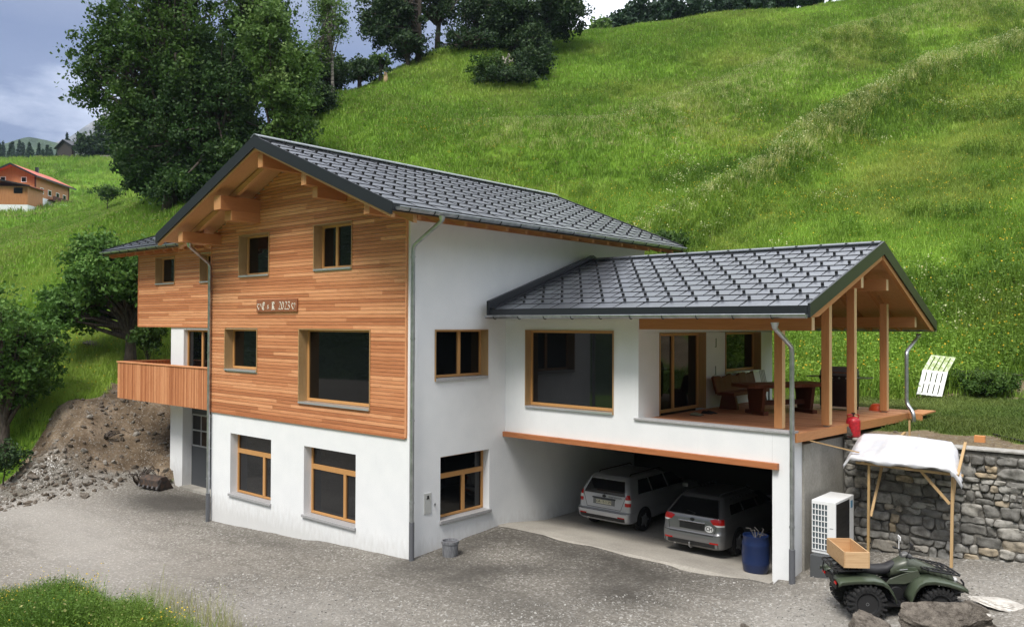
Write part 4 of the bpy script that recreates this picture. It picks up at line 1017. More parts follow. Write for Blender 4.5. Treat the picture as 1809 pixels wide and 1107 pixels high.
# garage door of the extension
mb = MB(); FE.box(mb, -14.38, -9.2, -.42, -.36, -.45, 2.62); gd = hpart(mb, 'garage_door', M_DOORG)
gd['label'] = 'dark grey sectional garage door with windows behind the pillar'
st = MB()
for z in (1.02, 1.58, 2.14): FE.box(st, -14.3, -9.3, -.36, -.335, z-.025, z+.025)
for a in np.arange(-14.3, -9.2, .63): FE.box(st, a-.02, a+.02, -.36, -.332, 1.02, 2.14)
st.build('glazing_bar', M_FIXG, gd)
pn = MB()
for i, a in enumerate(np.arange(-14.3, -9.4, .63)):
    for z in (1.05, 1.61): FE.box(pn, a+.03, a+.60, -.362, -.35, z, z+.5)
pn.build('pane', M_GLASS, gd)
mb = MB(); FE.box(mb, -14.38, -9.2, -.42, .1, -.75, -.44); hpart(mb, 'threshold', M_CONC)
# balcony
mb = MB(); BX0, BX1, BY0 = -17.25, -8.95, .8
mb.box(BX0+.05, BX1, BY0+.05, 1.9, 2.72, 2.88); mb.box(BX0+.05, -15.32, 1.9, 6.5, 2.72, 2.88); bal = hpart(mb, 'balcony', M_BX)
mb = MB(); rr = random.Random(5)
x = BX0
while x < BX1-.02:
    w = .062; mb.box(x, x+w-.012, BY0, BY0+.022+rr.uniform(0, .003), 2.66+rr.uniform(-.006, .006), 4.0, rr.random()); x += w
y = BY0+.03
while y < 6.5: mb.box(BX0, BX0+.022, y, y+.05, 2.66, 4.0, rr.random()); y += .062
mb.box(BX0+.03, BX1, BY0+.03, BY0+.055, 2.75, 3.95, .1); mb.build('batten_parapet', M_LARZ, bal)
mb = MB(); mb.box(BX0-.03, BX1, BY0-.03, BY0+.12, 4.002, 4.045); mb.box(BX0-.03, BX0+.12, BY0+.121, 6.5, 4.002, 4.045); mb.build('handrail', M_LARX, bal)

# ---- roofs
def tiles(mb, O, U, V, nrm, wid, length, tw=.60, th=.42, off=.25, hooks=True, rnd=random.Random(9), hookpos=.5, stag=.5):
    """O eave corner, U along eave (unit), V up the slope (unit). tile courses with hooks"""
    O, U, V, nrm = map(Vector, (O, U, V, nrm)); rows = int(math.ceil(length/th))
    for j in range(rows):
        v0, v1 = j*th, min((j+1)*th+.03, length); sh = (j % 2)*tw*stag+off
        x = -sh
        while x < wid:
            a, b = max(x+.005, 0), min(x+tw-.005, wid)
            if b-a > .02:
                mb.cur = 0; h0, h1 = .026, .010; P = [O+U*a+V*v0+nrm*h0, O+U*b+V*v0+nrm*h0, O+U*b+V*v1+nrm*h1, O+U*a+V*v1+nrm*h1]
                r = rnd.random(); mb.add(P, [(0, 1, 2, 3)], r)
                Q = [O+U*a+V*v0+nrm*h0, O+U*b+V*v0+nrm*h0, O+U*b+V*v0, O+U*a+V*v0]; mb.cur = 1; mb.add(Q, [(3, 2, 1, 0)], r)
                mb.cur = 1; mb.obox(O+U*(a-.008)+V*v0+nrm*.01, U*.010, V*(v1-v0), nrm*.020)
                c = x+tw*hookpos
                if hooks and j > 0 and 0.03 < c < wid-.03:
                    mb.cur = 1; mb.obox(O+U*(c-.025)+V*(v0+.07)+nrm*.024, U*.05, V*.045, nrm*.06)
            x += tw
def roof_pair(name, slab, parent, mats): pass
RS = Vector((1, 0, -.41)).normalized(); RN = Vector((.41, 0, 1)).normalized()
RSl = Vector((-1, 0, -.41)).normalized(); RNl = Vector((-.41, 0, 1)).normalized()
Y0, Y1 = -1.42, 11.1; XR, XL = .95, -9.6
mb = MB()
for (xe, s_) in ((XR, 1), (XL, -1)):
    P = [(-4.35, Y0+.02, 10.24-.02), (xe, Y0+.02, roofz(xe)-.02), (xe, Y0+.02, roofz(xe)-.18), (-4.35, Y0+.02, 10.24-.19)]
    mb.prism(P, (0, Y1-Y0-.04, 0))
roof = hpart(mb, 'roof', M_SOFX); roof['label'] = 'main gable roof with dark metal tiles'
mb = MB(); lenr = math.hypot(XR+4.35, .41*(XR+4.35)); lenl = math.hypot(-4.35-XL, .41*(-4.35-XL))
tiles(mb, (XR+.02, Y0+.03, roofz(XR)-.015), (0, 1, 0), -RS, RN, Y1-Y0-.06, lenr, off=.0, tw=.7, stag=0, hookpos=.06)
tiles(mb, (XL-.02, Y0+.03, roofz(XL)-.015), (0, 1, 0), -RSl, RNl, Y1-Y0-.06, lenl, off=.0, tw=.7, stag=0, hookpos=.06)
mb.build('tiles', [M_ROOF, M_JOINT], roof)
mb = MB()
for k in (Y0-.03, Y1-.02):      # barge boards, front and back
    for xe in (XR+.03, XL-.03):
        z = roofz(xe); P = [(-4.35, k, 10.29), (xe, k, z+.05), (xe, k, z-.23), (-4.35, k, 9.98)]; mb.prism(P, (0, .05, 0))
mb.box(XR+.0, XR+.03, Y0+.03, Y1-.03, roofz(XR)-.16, roofz(XR)+.0); mb.box(XL-.03, XL, Y0+.03, Y1-.03, roofz(XL)-.16, roofz(XL))
mb.build('barge_board', M_DARK, roof)
mb = MB()
for s_ in (1, -1):
    mb.obox(Vector((-4.35, Y0-.02, 10.315)), Vector((s_*.17, 0, -.07)), Vector((0, Y1-Y0+.03, 0)), Vector((0, 0, .025)))
mb.build('ridge_cap', M_ZINC, roof)
M_PEND = wood('purlin_end', ((.50, .24, .10), (.54, .27, .12), (.57, .30, .14)), 2, knots=0, grain=.5)
# wooden gable rafters, purlins, rafter tails
mb = MB()
for k in (Y0+.02, Y0+.66):
    for xe in (XR-.02, XL+.02):
        mb = MB(); z = roofz(xe); mb.prism([(-4.35, k, 9.98 if k > -1 else 10.04), (xe, k, z-.185 if k > -1 else z-.20), (xe, k, z-(.36 if k > -1 else .30)), (-4.35, k, 9.84 if k > -1 else 9.93)], (0, .11, 0)); mb.build('gable_rafter', M_SOFX, roof)
for (xc, wd, ztop, zbot, corb) in ((-4.35, .22, 9.86, 9.50, 0), (-6.46, .36, 8.98, 8.60, 1), (-8.5, .26, 8.14, 7.84, 0), (-2.45, .20, 9.14, 8.84, 1), (-.06, .2, 8.20, 7.94, 0)):
    mb = MB(); mb.box(xc-wd/2, xc+wd/2, -1.25, .03, zbot, ztop)
    if corb: mb.box(xc-wd/2, xc+wd/2, -.92, .03, zbot-.27, zbot-.002)
    pu = mb.build('purlin', M_BY, roof, bevel=.006)
    mb = MB(); mb.box(xc-wd/2+.004, xc+wd/2-.004, -1.256, -1.25, zbot+.004, ztop-.004); mb.build('end_grain', M_PEND, pu)
    if corb: mb = MB(); mb.box(xc-wd/2+.004, xc+wd/2-.004, -.926, -.92, zbot-.266, zbot-.006); mb.build('end_grain', M_PEND, pu)
mb = MB()
y = -.6
while y < 11:
    for (xe, s_) in ((XR, 1), (XL, -1)):
        mb = MB(); xa = xe-s_*1.05; mb.prism([(xa, y, roofz(xa)-.182), (xe-s_*.05, y, roofz(xe-s_*.05)-.182), (xe-s_*.05, y, roofz(xe)-.26), (xe-s_*.2, y, roofz(xe-s_*.2)-.33), (xa, y, roofz(xa)-.34)], (0, .10, 0)); mb.build('rafter_tail', M_BX, roof)
    y += .74
mb = MB(); mb.box(-.02, .03, .02, 10.6, 7.93, 8.12); mb.build('eaves_board', M_BY, roof)
def gutter(mb, p, q, r=.075, drop=0, out_=(1, 0, 0)):
    p, q = Vector(p), Vector(q); d = (q-p).normalized(); o = Vector(out_); n = 9; ring = []
    for i in range(n+1):
        a = PI+PI*i/n; ring.append(o*(r*math.cos(a)) + Vector((0, 0, r*math.sin(a))))
    for i in range(n):
        for (a, b, sgn) in ((ring[i], ring[i+1], 1), (ring[i]*.94, ring[i+1]*.94, -1)): mb.quad(p+a, q+a, q+b, p+b)
    for e_ in (p, q): mb.poly([e_+v for v in ring])
    mb.tube([p+o*r+Vector((0, 0, .004)), q+o*r+Vector((0, 0, .004))], .013, 8)
def brackets(par, p, q, step, r=.08, out_=(1, 0, 0)):
    p, q = Vector(p), Vector(q); L_ = (q-p).length; d = (q-p).normalized(); o = Vector(out_); t = .3
    while t < L_:
        pts = [p+d*t+o*(r*math.cos(PI+PI*i/8))+Vector((0, 0, r*math.sin(PI+PI*i/8))) for i in range(9)]
        mb = MB()
        for i in range(8): mb.beam(pts[i], pts[i+1], .028, .006, up=tuple(d))
        mb.build('bracket', M_DARK, par); t += step
def gutter_set(p, q, out_, step=.74):
    mb = MB(); gutter(mb, p, q, out_=out_); g_ = hpart(mb, 'gutter', M_ZINC, smooth=True, angle=40)
    brackets(g_, p, q, step, out_=out_)
gutter_set((XR+.10, Y0+.1, roofz(XR)-.07), (XR+.10, Y1+.0, roofz(XR)-.07), (1, 0, 0))
gutter_set((XL-.10, Y0-.02, roofz(XL)-.07), (XL-.10, 1.0, roofz(XL)-.07), (-1, 0, 0))
def downpipe(pts, ground_z, split=1.0, r=.048, label=None, boot=True):
    mb = MB(); P = [Vector(p) for p in pts]
    S2 = []
    for i, p in enumerate(P):      # rounded bends
        if 0 < i < len(P)-1:
            a = (P[i-1]-p).normalized(); b = (P[i+1]-p).normalized(); k = min(.12, (P[i-1]-p).length*.4, (P[i+1]-p).length*.4)
            for t in (0, .25, .5, .75, 1): S2.append((p+a*k)*(1-t)**2+p*2*t*(1-t)+(p+b*k)*t*t)
        else: S2.append(p)
    mb.tube(S2, r, 12, cap=False)
    top = P[0]; mb.tube([top, top+Vector((0, 0, -.12))], [r*1.7, r*1.02], 12, cap=False)
    lo = P[-1]; vz = lo.z
    zs = [z for z in np.arange(vz+.5, P[-2].z, 1.9)]
    for z in zs: mb.tube([(lo.x, lo.y, z-.02), (lo.x, lo.y, z+.02)], r*1.22, 12)
    d_ = hpart(mb, 'downpipe', M_ZINC, smooth=True, angle=50)
    if boot:
        mb = MB(); mb.tube([(lo.x, lo.y, vz+.05), (lo.x, lo.y, ground_z-.2)], r*1.28, 14); mb.build('standpipe', M_PVC, d_, smooth=True, angle=50)
    if label: d_['label'] = label
downpipe([(XR+.1, .0, 7.93), (XR+.1, .0, 7.82), (.12, -.02, 7.30), (.12, -.02, .85)], -.0)
downpipe([(-8.55, -.95, 7.83), (-8.55, -.95, 7.74), (-8.88, -.12, 7.28), (-8.88, -.12, .30)], -.55)
# extension roof
ez = lambda y: 8.36+.36*(y-1.2) if y <= 5.4 else 8.36+.36*4.2-.36*(y-5.4)
mb = MB()
mb.prism([(-19.5, 1.2, 8.34), (-19.5, 5.4, ez(5.4)-.02), (-19.5, 5.4, ez(5.4)-.2), (-19.5, 1.2, 8.16)], (10.4, 0, 0)); mb.prism([(-19.5, 5.4, ez(5.4)-.02), (-19.5, 9.6, 8.34), (-19.5, 9.6, 8.16), (-19.5, 5.4, ez(5.4)-.2)], (10.4, 0, 0))
er = hpart(mb, 'roof', M_SOFX); er['label'] = 'lower roof of the left extension'
mb = MB(); sl_ = Vector((0, 1, .36)).normalized(); nr_ = Vector((0, -.36, 1)).normalized()
tiles(mb, (-19.5, 1.18, 8.345), (1, 0, 0), sl_, nr_, 10.3, 4.46, tw=.7, off=0); mb.build('tiles', [M_ROOF, M_JOINT], er)
mb = MB()
mb.prism([(-19.54, 1.15, 8.40), (-19.54, 5.4, ez(5.4)+.05), (-19.54, 5.4, ez(5.4)-.24), (-19.54, 1.15, 8.14)], (.04, 0, 0)); mb.prism([(-19.54, 5.4, ez(5.4)+.05), (-19.54, 9.65, 8.40), (-19.54, 9.65, 8.14), (-19.54, 5.4, ez(5.4)-.24)], (.04, 0, 0))
mb.box(-19.5, -9.1, 1.17, 1.2, 8.18, 8.34); mb.build('barge_board', M_DARK, er)
x = -19.2
while x < -9.6: mb = MB(); mb.prism([(x, 1.27, 8.17), (x, 1.95, 8.42), (x, 1.95, 8.2), (x, 1.4, 8.05), (x, 1.27, 8.09)], (.1, 0, 0)); mb.build('rafter_tail', M_BY, er); x += .74
gutter_set((-19.5, 1.09, 8.27), (-9.6, 1.09, 8.27), (0, -1, 0))

# ---- wing over the carport
WY = 6.95; WZ = 7.38; YF, YB = 2.45, 11.5
wz = lambda y: WZ-(WZ-5.86)/(WY-YF)*(WY-y) if y < WY else WZ-(WZ-5.56)/(YB-WY)*(y-WY)
WX1 = 8.46; WX0 = .22
mb = MB()
mb.prism([(WX0, YF, wz(YF)-.02), (WX0, WY, WZ-.02), (WX0, WY, WZ-.17), (WX0, YF, wz(YF)-.17)], (WX1-.04-WX0, 0, 0)); mb.prism([(WX0, WY, WZ-.02), (WX0, YB, wz(YB)-.02), (WX0, YB, wz(YB)-.17), (WX0, WY, WZ-.17)], (WX1-.04-WX0, 0, 0))
wr = hpart(mb, 'roof', M_SOFY); wr['label'] = 'carport wing roof reaching over the terrace'
mb = MB(); sf = Vector((0, WY-YF, WZ-5.86)); nf = Vector((0, -(WZ-5.86), WY-YF)).normalized(); sb = Vector((0, -(YB-WY), WZ-5.56)); nb = Vector((0, WZ-5.56, YB-WY)).normalized()
tiles(mb, (WX0+.22, YF-.02, wz(YF)-.01), (1, 0, 0), sf.normalized(), nf, WX1-.25-WX0, sf.length, tw=.60, th=.42, off=0); tiles(mb, (WX0+.22, YB+.02, wz(YB)-.01), (1, 0, 0), sb.normalized(), nb, WX1-.25-WX0, sb.length, tw=.6, th=.42, off=0)
mb.build('tiles', [M_ROOF, M_JOINT], wr)
mb = MB()
mb.prism([(WX1-.03, YF-.04, wz(YF)+.05), (WX1-.03, WY, WZ+.06), (WX1-.03, WY, WZ-.24), (WX1-.03, YF-.04, wz(YF)-.22)], (.05, 0, 0)); mb.prism([(WX1-.03, WY, WZ+.06), (WX1-.03, YB+.04, wz(YB)+.05), (WX1-.03, YB+.04, wz(YB)-.2), (WX1-.03, WY, WZ-.24)], (.05, 0, 0))
mb.prism([(WX0, YF-.05, wz(YF)+.22), (WX0, WY, WZ+.16), (WX0, WY, WZ-.1), (WX0, YF-.05, wz(YF)-.18)], (.10, 0, 0)); mb.prism([(WX0, WY, WZ+.16), (WX0, YB, wz(YB)+.1), (WX0, YB, wz(YB)-.16), (WX0, WY, WZ-.1)], (.10, 0, 0))
mb.obox((WX0+.10, YF-.02, wz(YF)+.02), (.16, 0, 0), sf*1.0, (0, 0, .03))
mb.prism([(.01, 3.0, wz(3.0)-.02), (.01, WY, WZ-.02), (.01, WY, WZ-.06), (.01, 3.0, wz(3.0)-.06)], (WX0-.012, 0, 0)); mb.box(WX0+.1, WX1-.04, YF-.03, YF-.002, wz(YF)-.17, wz(YF)+.0); mb.build('barge_board', M_DARK, wr)
mb = MB(); mb.obox((WX0+.1, WY-.12, WZ+.0), (WX1-.15-WX0, 0, 0), (0, .12, .045), (0, 0, .03)); mb.obox((WX0+.1, WY+.12, WZ+.0), (WX1-.15-WX0, 0, 0), (0, -.12, .045), (0, 0, .03)); mb.build('ridge_cap', M_ROOF, wr)
x = .35
while x < 8.5:       # rafters
    for a, b in ((YF, WY), (YB, WY)):
        sg = 1 if b > a else -1
        mb = MB(); mb.prism([(x, a+sg*.1, wz(a+sg*.1)-.172), (x, b-sg*.03, WZ-.19), (x, b-sg*.03, WZ-.36), (x, a+sg*.5, wz(a+sg*.5)-.36), (x, a+sg*.1, wz(a)-.22)], (.09, 0, 0)); mb.build('rafter', M_BY, wr)
    x += .8
for (yc, zt_, xe) in ((3.50, 5.66, 8.12), (5.93, 6.60, 8.3), (7.75, 6.60, 8.3), (10.15, 5.72, 8.3)):
    x0 = 4.1 if yc < 11 else 0
    mb = MB(); mb.box(x0-.05 if yc > 4 else 3.98, xe, yc-.08, yc+.08, zt_-.27, zt_); pu = mb.build('purlin', M_BX, wr, bevel=.005)
    mb = MB(); mb.box(xe, xe+.006, yc-.075, yc+.075, zt_-.265, zt_-.005); mb.build('end_grain', M_CUT, pu)
gutter_set((WX0+.05, YF-.11, wz(YF)-.16), (WX1-.02, YF-.11, wz(YF)-.16), (0, -1, 0), step=.8)
gutter_set((WX0+.05, YB+.11, wz(YB)-.16), (WX1-.02, YB+.11, wz(YB)-.16), (0, 1, 0), step=.8)
# wing walls
mb = MB()
panel(mb, FW, .0, 4.1, 2.66, 6.15, hW, .28); mb.quad((0, 3.39, 2.66), (7.318, 3.39, 2.66), (7.318, 3.6, 2.66), (0, 3.6, 2.66))
panel(mb, FW, 4.1, 7.318, 2.66, 3.285, [], .2); pass
mb.poly([(4.1, 3.39, 3.2), (4.1, 10.9, 3.2), (4.1, 10.9, 5.5), (4.1, WY, 7.18), (4.1, 3.39, 6.1)][:0] or [(4.1, 3.39, 5.30), (4.1, 10.9, 5.32), (4.1, 10.9, 5.48), (4.1, WY, 7.18), (4.1, 3.39, 6.1)])
panel(mb, FT, 3.39, 4.32, 3.2, 5.30, [], .2)
panel(mb, FT, 4.32, 10.9, 3.2, 5.30, [(4.32, 6.65, 3.2, 5.30), (7.79, 10.05, 4.15, 5.2999)], .28)
mb.quad((4.1, 10.9, 3), (0, 10.9, 3), (0, 10.9, 5.9), (4.1, 10.9, 5.9))
hpart(mb, 'wing_wall', M_PLAST)
window(FT, 4.32, 6.65, 3.32, 5.30, [('v', .43, .09)], .24, lining=True, sill=False, name='terrace_door', fw=.08)
window(FT, 7.79, 10.05, 4.15, 5.30, [], .24, proud=0, sillz=.05)
# garage shell
mb = MB(); mb.box(7.32, 7.70, 3.39, 4.0, -.3, 3.285); hpart(mb, 'carport_pillar', M_PLAST)
mb = MB(); P = [(7.33, 4.002), (7.76, 4.002), (7.93, 5.95), (8.28, 9.9), (7.9, 9.9), (7.4, 5.9)]
P = [(7.34, 4.001), (7.75, 4.001), (7.93, 5.95), (7.93, 9.9), (7.34, 9.9)]
mb.prism([(a, b, -.5) for a, b in P], (0, 0, 3.52)); hpart(mb, 'retaining_side_wall', M_CONC)
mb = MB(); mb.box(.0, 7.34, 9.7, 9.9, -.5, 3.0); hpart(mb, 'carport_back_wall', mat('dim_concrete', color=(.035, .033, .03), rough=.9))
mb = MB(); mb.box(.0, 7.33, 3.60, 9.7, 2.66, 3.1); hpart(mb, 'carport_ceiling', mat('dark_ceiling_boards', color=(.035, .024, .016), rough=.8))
mb = MB(); mb.box(-.02, 7.47, 3.28, 3.388, 2.545, 2.672); hpart(mb, 'lintel_beam', wood('lintel_wood', ((.40, .15, .06), (.44, .17, .07), (.48, .19, .08)), 0, knots=.4), bevel=.006, label='reddish wooden lintel beam above the carport opening')
mb = MB(); mb.prism([(.0, 3.0, -.4), (.0, 3.0, .10), (.0, 3.12, .250), (.0, 3.55, .235), (.0, 5.1, .03), (.0, 9.7, .02), (.0, 9.7, -.4)], (7.34, 0, 0)); hpart(mb, 'carport_floor', M_FLOOR)
mb = MB(); mb.box(4.0, 7.76, 3.34, 3.66, 3.288, 3.335); hpart(mb, 'coping', M_SILL, bevel=.005)
# deck
mb = MB(); y = 3.67; rr = random.Random(8)
def dx(y): return 7.78+(y-3.4)*.095
while y < 10.0:
    mb.prism([(4.11, y, 3.27), (dx(y), y, 3.27), (dx(y+.137), y+.137, 3.27), (4.11, y+.137, 3.27)], (0, 0, .035+rr.uniform(0, .002)), rr.random()); y += .144
M_DECK = wood('deck_boards', ((.40, .17, .085), (.48, .22, .11), (.56, .28, .15)), 0, knots=.4)
dk_ = hpart(mb, 'deck', M_DECK)
mb = MB(); mb.prism([(dx(3.4)+.003, 3.42, 3.12), (dx(3.4)+.045, 3.42, 3.12), (dx(9.2)+.045, 9.2, 3.12), (dx(9.2)+.003, 9.2, 3.12)], (0, 0, .182), .6)
mb.box(8.36, 8.7, 9.2, 9.25, 3.12, 3.30, .7); mb.box(8.3, 8.72, 9.26, 10.4, 3.265, 3.30, .7); mb.build('fascia_board', M_BY, dk_)
for (x, y, zt_) in ((7.32, 3.76, 5.41), (7.85, 5.0, 6.62), (7.95, 6.3, 6.85), (7.86, 9.0, 6.05)):
    mb = MB(); w = .085; mb.box(x-w, x+w, y-w, y+w, 3.34, zt_); po = hpart(mb, 'post', M_BZ, bevel=.006)
    mb = MB(); mb.box(x-.05, x+.05, y-.05, y+.05, 3.29, 3.34); mb.build('post_foot', M_STEEL, po)
    mb = MB(); mb.box(x+w, x+w+.004, y-w+.006, y+w-.006, 3.35, zt_-.01); mb.build('pale_face', wood('pale_face_wood', ((.66, .44, .23), (.7, .48, .26), (.74, .52, .29)), 2, knots=.3, grain=.4), po)  # right-hand face of each post in a paler wood tone
downpipe([(7.82, YF-.11, 5.55), (7.82, YF-.11, 5.44), (7.79, 3.25, 5.05), (7.79, 3.25, .95)], .25)
downpipe([(8.05, YB+.08, 5.3), (8.05, YB+.08, 5.2), (7.98, 9.95, 4.82), (8.2, 9.1, 3.75), (8.27, 8.95, 3.5)][:0] or [(8.0, YB+.1, 5.28), (8.0, YB+.1, 5.2), (8.42, 8.9, 4.85), (8.42, 8.9, 3.55), (8.62, 8.75, 3.35), (8.62, 8.75, 2.9)], 2.7, boot=False)
# electricity hatch beside the corner window
mb = MB(); FR_.box(mb, .47, .70, 0, .02, .98, 1.47); hpart(mb, 'meter_hatch', mat('hatch_grey', color=(.50, .51, .50), rough=.5), bevel=.004)
mb = MB(); FR_.box(mb, .56, .61, .02, .03, 1.36, 1.41); FR_.box(mb, .545, .625, .02, .028, 1.33, 1.355); hpart(mb, 'hatch_lock', M_BLACK)
mb = MB(); FR_.box(mb, .80, .83, 0, .04, 1.15, 1.19); hpart(mb, 'wall_tap', M_STEEL)
mb = MB()
for (y, z) in ((7.25, 4.92), (7.22, 4.18)):
    FT.box(mb, y-.012, y+.012, 0, .02, z, z+.22); FT.box(mb, y-.06, y+.012, 0, .02, z-.02, z+.0)
hpart(mb, 'wall_fitting', M_STEEL)

# ------------------------------------------------------------------ name board
SB = thing('name_board', (-5.38, -.06, 5.98), 'carved wooden name board with white gothic lettering on the cladding between the storeys', 'sign')
mb = MB(); mb.box(-6.36, -4.40, -.085, -.040, 5.81, 6.16); mb.build('board', wood('sign_wood', ((.24, .085, .045), (.28, .10, .055), (.30, .12, .06)), 0, knots=.2), SB, bevel=.006)
M_LET = mat('white_lettering', color=(.80, .76, .66), rough=.6)
def pen(mb, strokes, x, z, s, y, nib=.13, ang=R(40)):
    """broad-nib strokes; every stroke a polyline in a 1 x 1 cell"""
    nx, nz_ = math.cos(ang)*nib/2, math.sin(ang)*nib/2
    for st_ in strokes:
        for (a, b) in zip(st_[:-1], st_[1:]):
            pts = [(a[0]-nx, a[1]-nz_), (a[0]+nx, a[1]+nz_), (b[0]-nx, b[1]-nz_), (b[0]+nx, b[1]+nz_)]
            c = [sum(p[0] for p in pts)/4, sum(p[1] for p in pts)/4]; pts.sort(key=lambda p: math.atan2(p[1]-c[1], p[0]-c[0]))
            mb.prism([(x+p[0]*s, y, z+p[1]*s) for p in pts], (0, -.006, 0))
GL = {'C': [[(.72, .84), (.5, 1), (.18, .86), (.1, .5), (.2, .12), (.5, 0), (.75, .14)], [(.42, .92), (.42, .1)], [(.5, .7), (.68, .62)]],
      '&': [[(.6, .12), (.2, .6), (.3, .8), (.5, .7), (.4, .5), (.12, .3), (.2, .05), (.45, .08), (.6, .4)]],
      'R': [[(.1, .9), (.3, 1), (.3, .06), (.1, 0)], [(.3, .96), (.6, 1), (.74, .8), (.6, .58), (.36, .52)], [(.5, .54), (.62, .3), (.66, .06), (.86, .04)], [(.45, .9), (.45, .1)], [(.2, .02), (.42, .04)]],
      '2': [[(.1, .8), (.3, 1), (.52, .9), (.5, .66), (.1, .06), (.3, .1), (.55, .02)]], '0': [[(.3, 1), (.1, .75), (.1, .25), (.3, 0), (.5, .25), (.5, .75), (.3, 1)]],
      '3': [[(.1, .88), (.32, 1), (.5, .84), (.3, .56), (.52, .38), (.5, .12), (.28, 0), (.08, .12)]],
      'h': [[(.5, .0), (.1, .55), (.12, .8), (.3, .84), (.5, .7), (.7, .84), (.88, .8), (.9, .55), (.5, 0)]]}
mb = MB(); y = -.0855
pen(mb, GL['h'], -6.33, 5.87, .20, y, .10); pen(mb, GL['C'], -6.09, 5.87, .21, y, .15); pen(mb, GL['&'], -5.82, 5.89, .14, y, .12); pen(mb, GL['R'], -5.62, 5.87, .21, y, .15)
for i, c in enumerate('2023'): pen(mb, GL[c], -5.27+i*.142, 5.87, .215, y, .13)
pen(mb, GL['h'], -4.66, 5.87, .20, y, .10)
mb.build('lettering', M_LET, SB)
# ------------------------------------------------------------------ dry stone retaining wall
def f_wallstone(H):
    P = H.coords((1, 1, 1)); n = H.noise(P, 5, 6, .65); n2 = H.noise(P, 28, 4, .7)
    c = H.ramp(H.attr('rnd'), [(0, (.13, .127, .118)), (.3, (.25, .245, .23)), (.6, (.38, .372, .35)), (.88, (.48, .46, .42)), (1, (.46, .37, .25))])
    c = H.mix(H.mr(n, .38, .68, 0, .75), c, (.055, .052, .046)); c = H.mix(H.mr(n2, .55, .75, 0, .5), c, (.36, .34, .31)); H.col(c)
    H.bump(H.mix(.5, n, n2), .8, .02)
M_WST = mat('wall_stones', f_wallstone, rough=.9, spec=.2)
M_MORT = mat('mortar', lambda H: (H.col(H.mix(H.mr(H.noise(H.coords((1, 1, 1)), 12, 5), .3, .7), (.085, .08, .072), (.20, .19, .17))), H.bump(H.noise(H.coords((1, 1, 1)), 20, 4), .8, .03)), rough=.95)
WALL = thing('stone_wall', (10.5, 5.9, .6), 'rough coursed stone retaining wall with a pale concrete coping', 'wall')
mb = MB(); mb.box(7.95, 19.2, 5.78, 6.05, -.3, 2.96); mb.build('core', M_MORT, WALL)
mb = MB(); mb.prism([(8.15, 5.72, 2.962), (19.2, 5.72, 3.05), (19.2, 6.1, 3.05), (8.15, 6.1, 2.962)], (0, 0, .05)); mb.build('coping', mat('pale_mortar_cap', lambda H: (H.col(H.mix(H.mr(H.noise(H.coords((1, 1, 1)), 9, 5), .3, .7), (.28, .27, .25), (.42, .41, .39))), H.bump(H.noise(H.coords((1, 1, 1)), 12, 4), .8, .03)), rough=.9), WALL, bevel=.015)
def rockmesh(bm_, c, dx_, dy_, dz_, rs, power=3.2, sub=2, rough=.10):
    """rounded block with an uneven face, written into vertex/face lists"""
    pass
def stone_wall():
    rr = random.Random(44); V, F, rn = [], [], []
    bm0 = bmesh.new(); bmesh.ops.create_cube(bm0, size=2); bmesh.ops.subdivide_edges(bm0, edges=bm0.edges[:], cuts=4, use_grid_fill=True)
    bm0.verts.ensure_lookup_table(); cv = [v.co.copy() for v in bm0.verts]; cf = [[v.index for v in f.verts] for f in bm0.faces]; bm0.free()
    z = -.15
    def stone(x0, x1, z0, z1, dep):
        cx_, cz_, hx_, hz_ = (x0+x1)/2, (z0+z1)/2, (x1-x0)/2, (z1-z0)/2; off = Vector((rr.uniform(0, 99), rr.uniform(0, 99), rr.uniform(0, 99))); b = len(V)
        sk = rr.uniform(-.12, .12); tp = rr.uniform(-.22, .22); tz = rr.uniform(-.18, .18)
        for c in cv:
            p = 6; L_ = (abs(c.x)**p+abs(c.y)**p+abs(c.z)**p)**(1/p); q = c/L_
            nn = mnoise.fractal(Vector((q.x*hx_*6, q.y*.5, q.z*hz_*6))+off, 1, 2, 4)
            x = q.x*hx_*(1+tp*q.z)+sk*q.z*hz_; zz = q.z*hz_*(1+tz*q.x); yy = q.y*dep*(1+.12*q.x*tp)
            V.append((cx_+x*(1+nn*.09), 5.80+yy-nn*.075, cz_+zz*(1+nn*.14)))
        F.extend([[b+i for i in f] for f in cf]); rn.extend([rr.random()]*len(cf))
    xs = 7.98
    while z < 2.9:
        h = rr.choice((.09, .12, .15, .18, .22, .26)); h = min(h, 2.96-z)
        if h < .07: break
        x = xs-rr.uniform(0, .3)
        while x < 14.6:
            w = rr.uniform(.12, .5)*(1.15 if h > .2 else .95)
            if h > .22 and rr.random() < .4:
                hh = h*rr.uniform(.4, .6); stone(max(x, xs)+.008, x+w-.012, z+.006, z+hh-.008, rr.uniform(.05, .1)); ws = x+w*rr.uniform(.4, .6)
                stone(max(x, xs)+.008, ws-.01, z+hh+.006, z+h-.008, rr.uniform(.05, .1)); stone(ws+.008, x+w-.012, z+hh+.006, z+h-.008, rr.uniform(.05, .1))
            else:
                stone(max(x, xs)+.008, x+w-.012, z+.006+rr.uniform(-.02, .02), z+h-.008+rr.uniform(-.02, .02), rr.uniform(.05, .11))
            x += w
        z += h
    V2 = np.array(V); F2 = np.array(F)
    me = npmesh('stones', V2, F2, M_WST, np.array(rn), smooth=True); link('stones', me, WALL)
stone_wall()

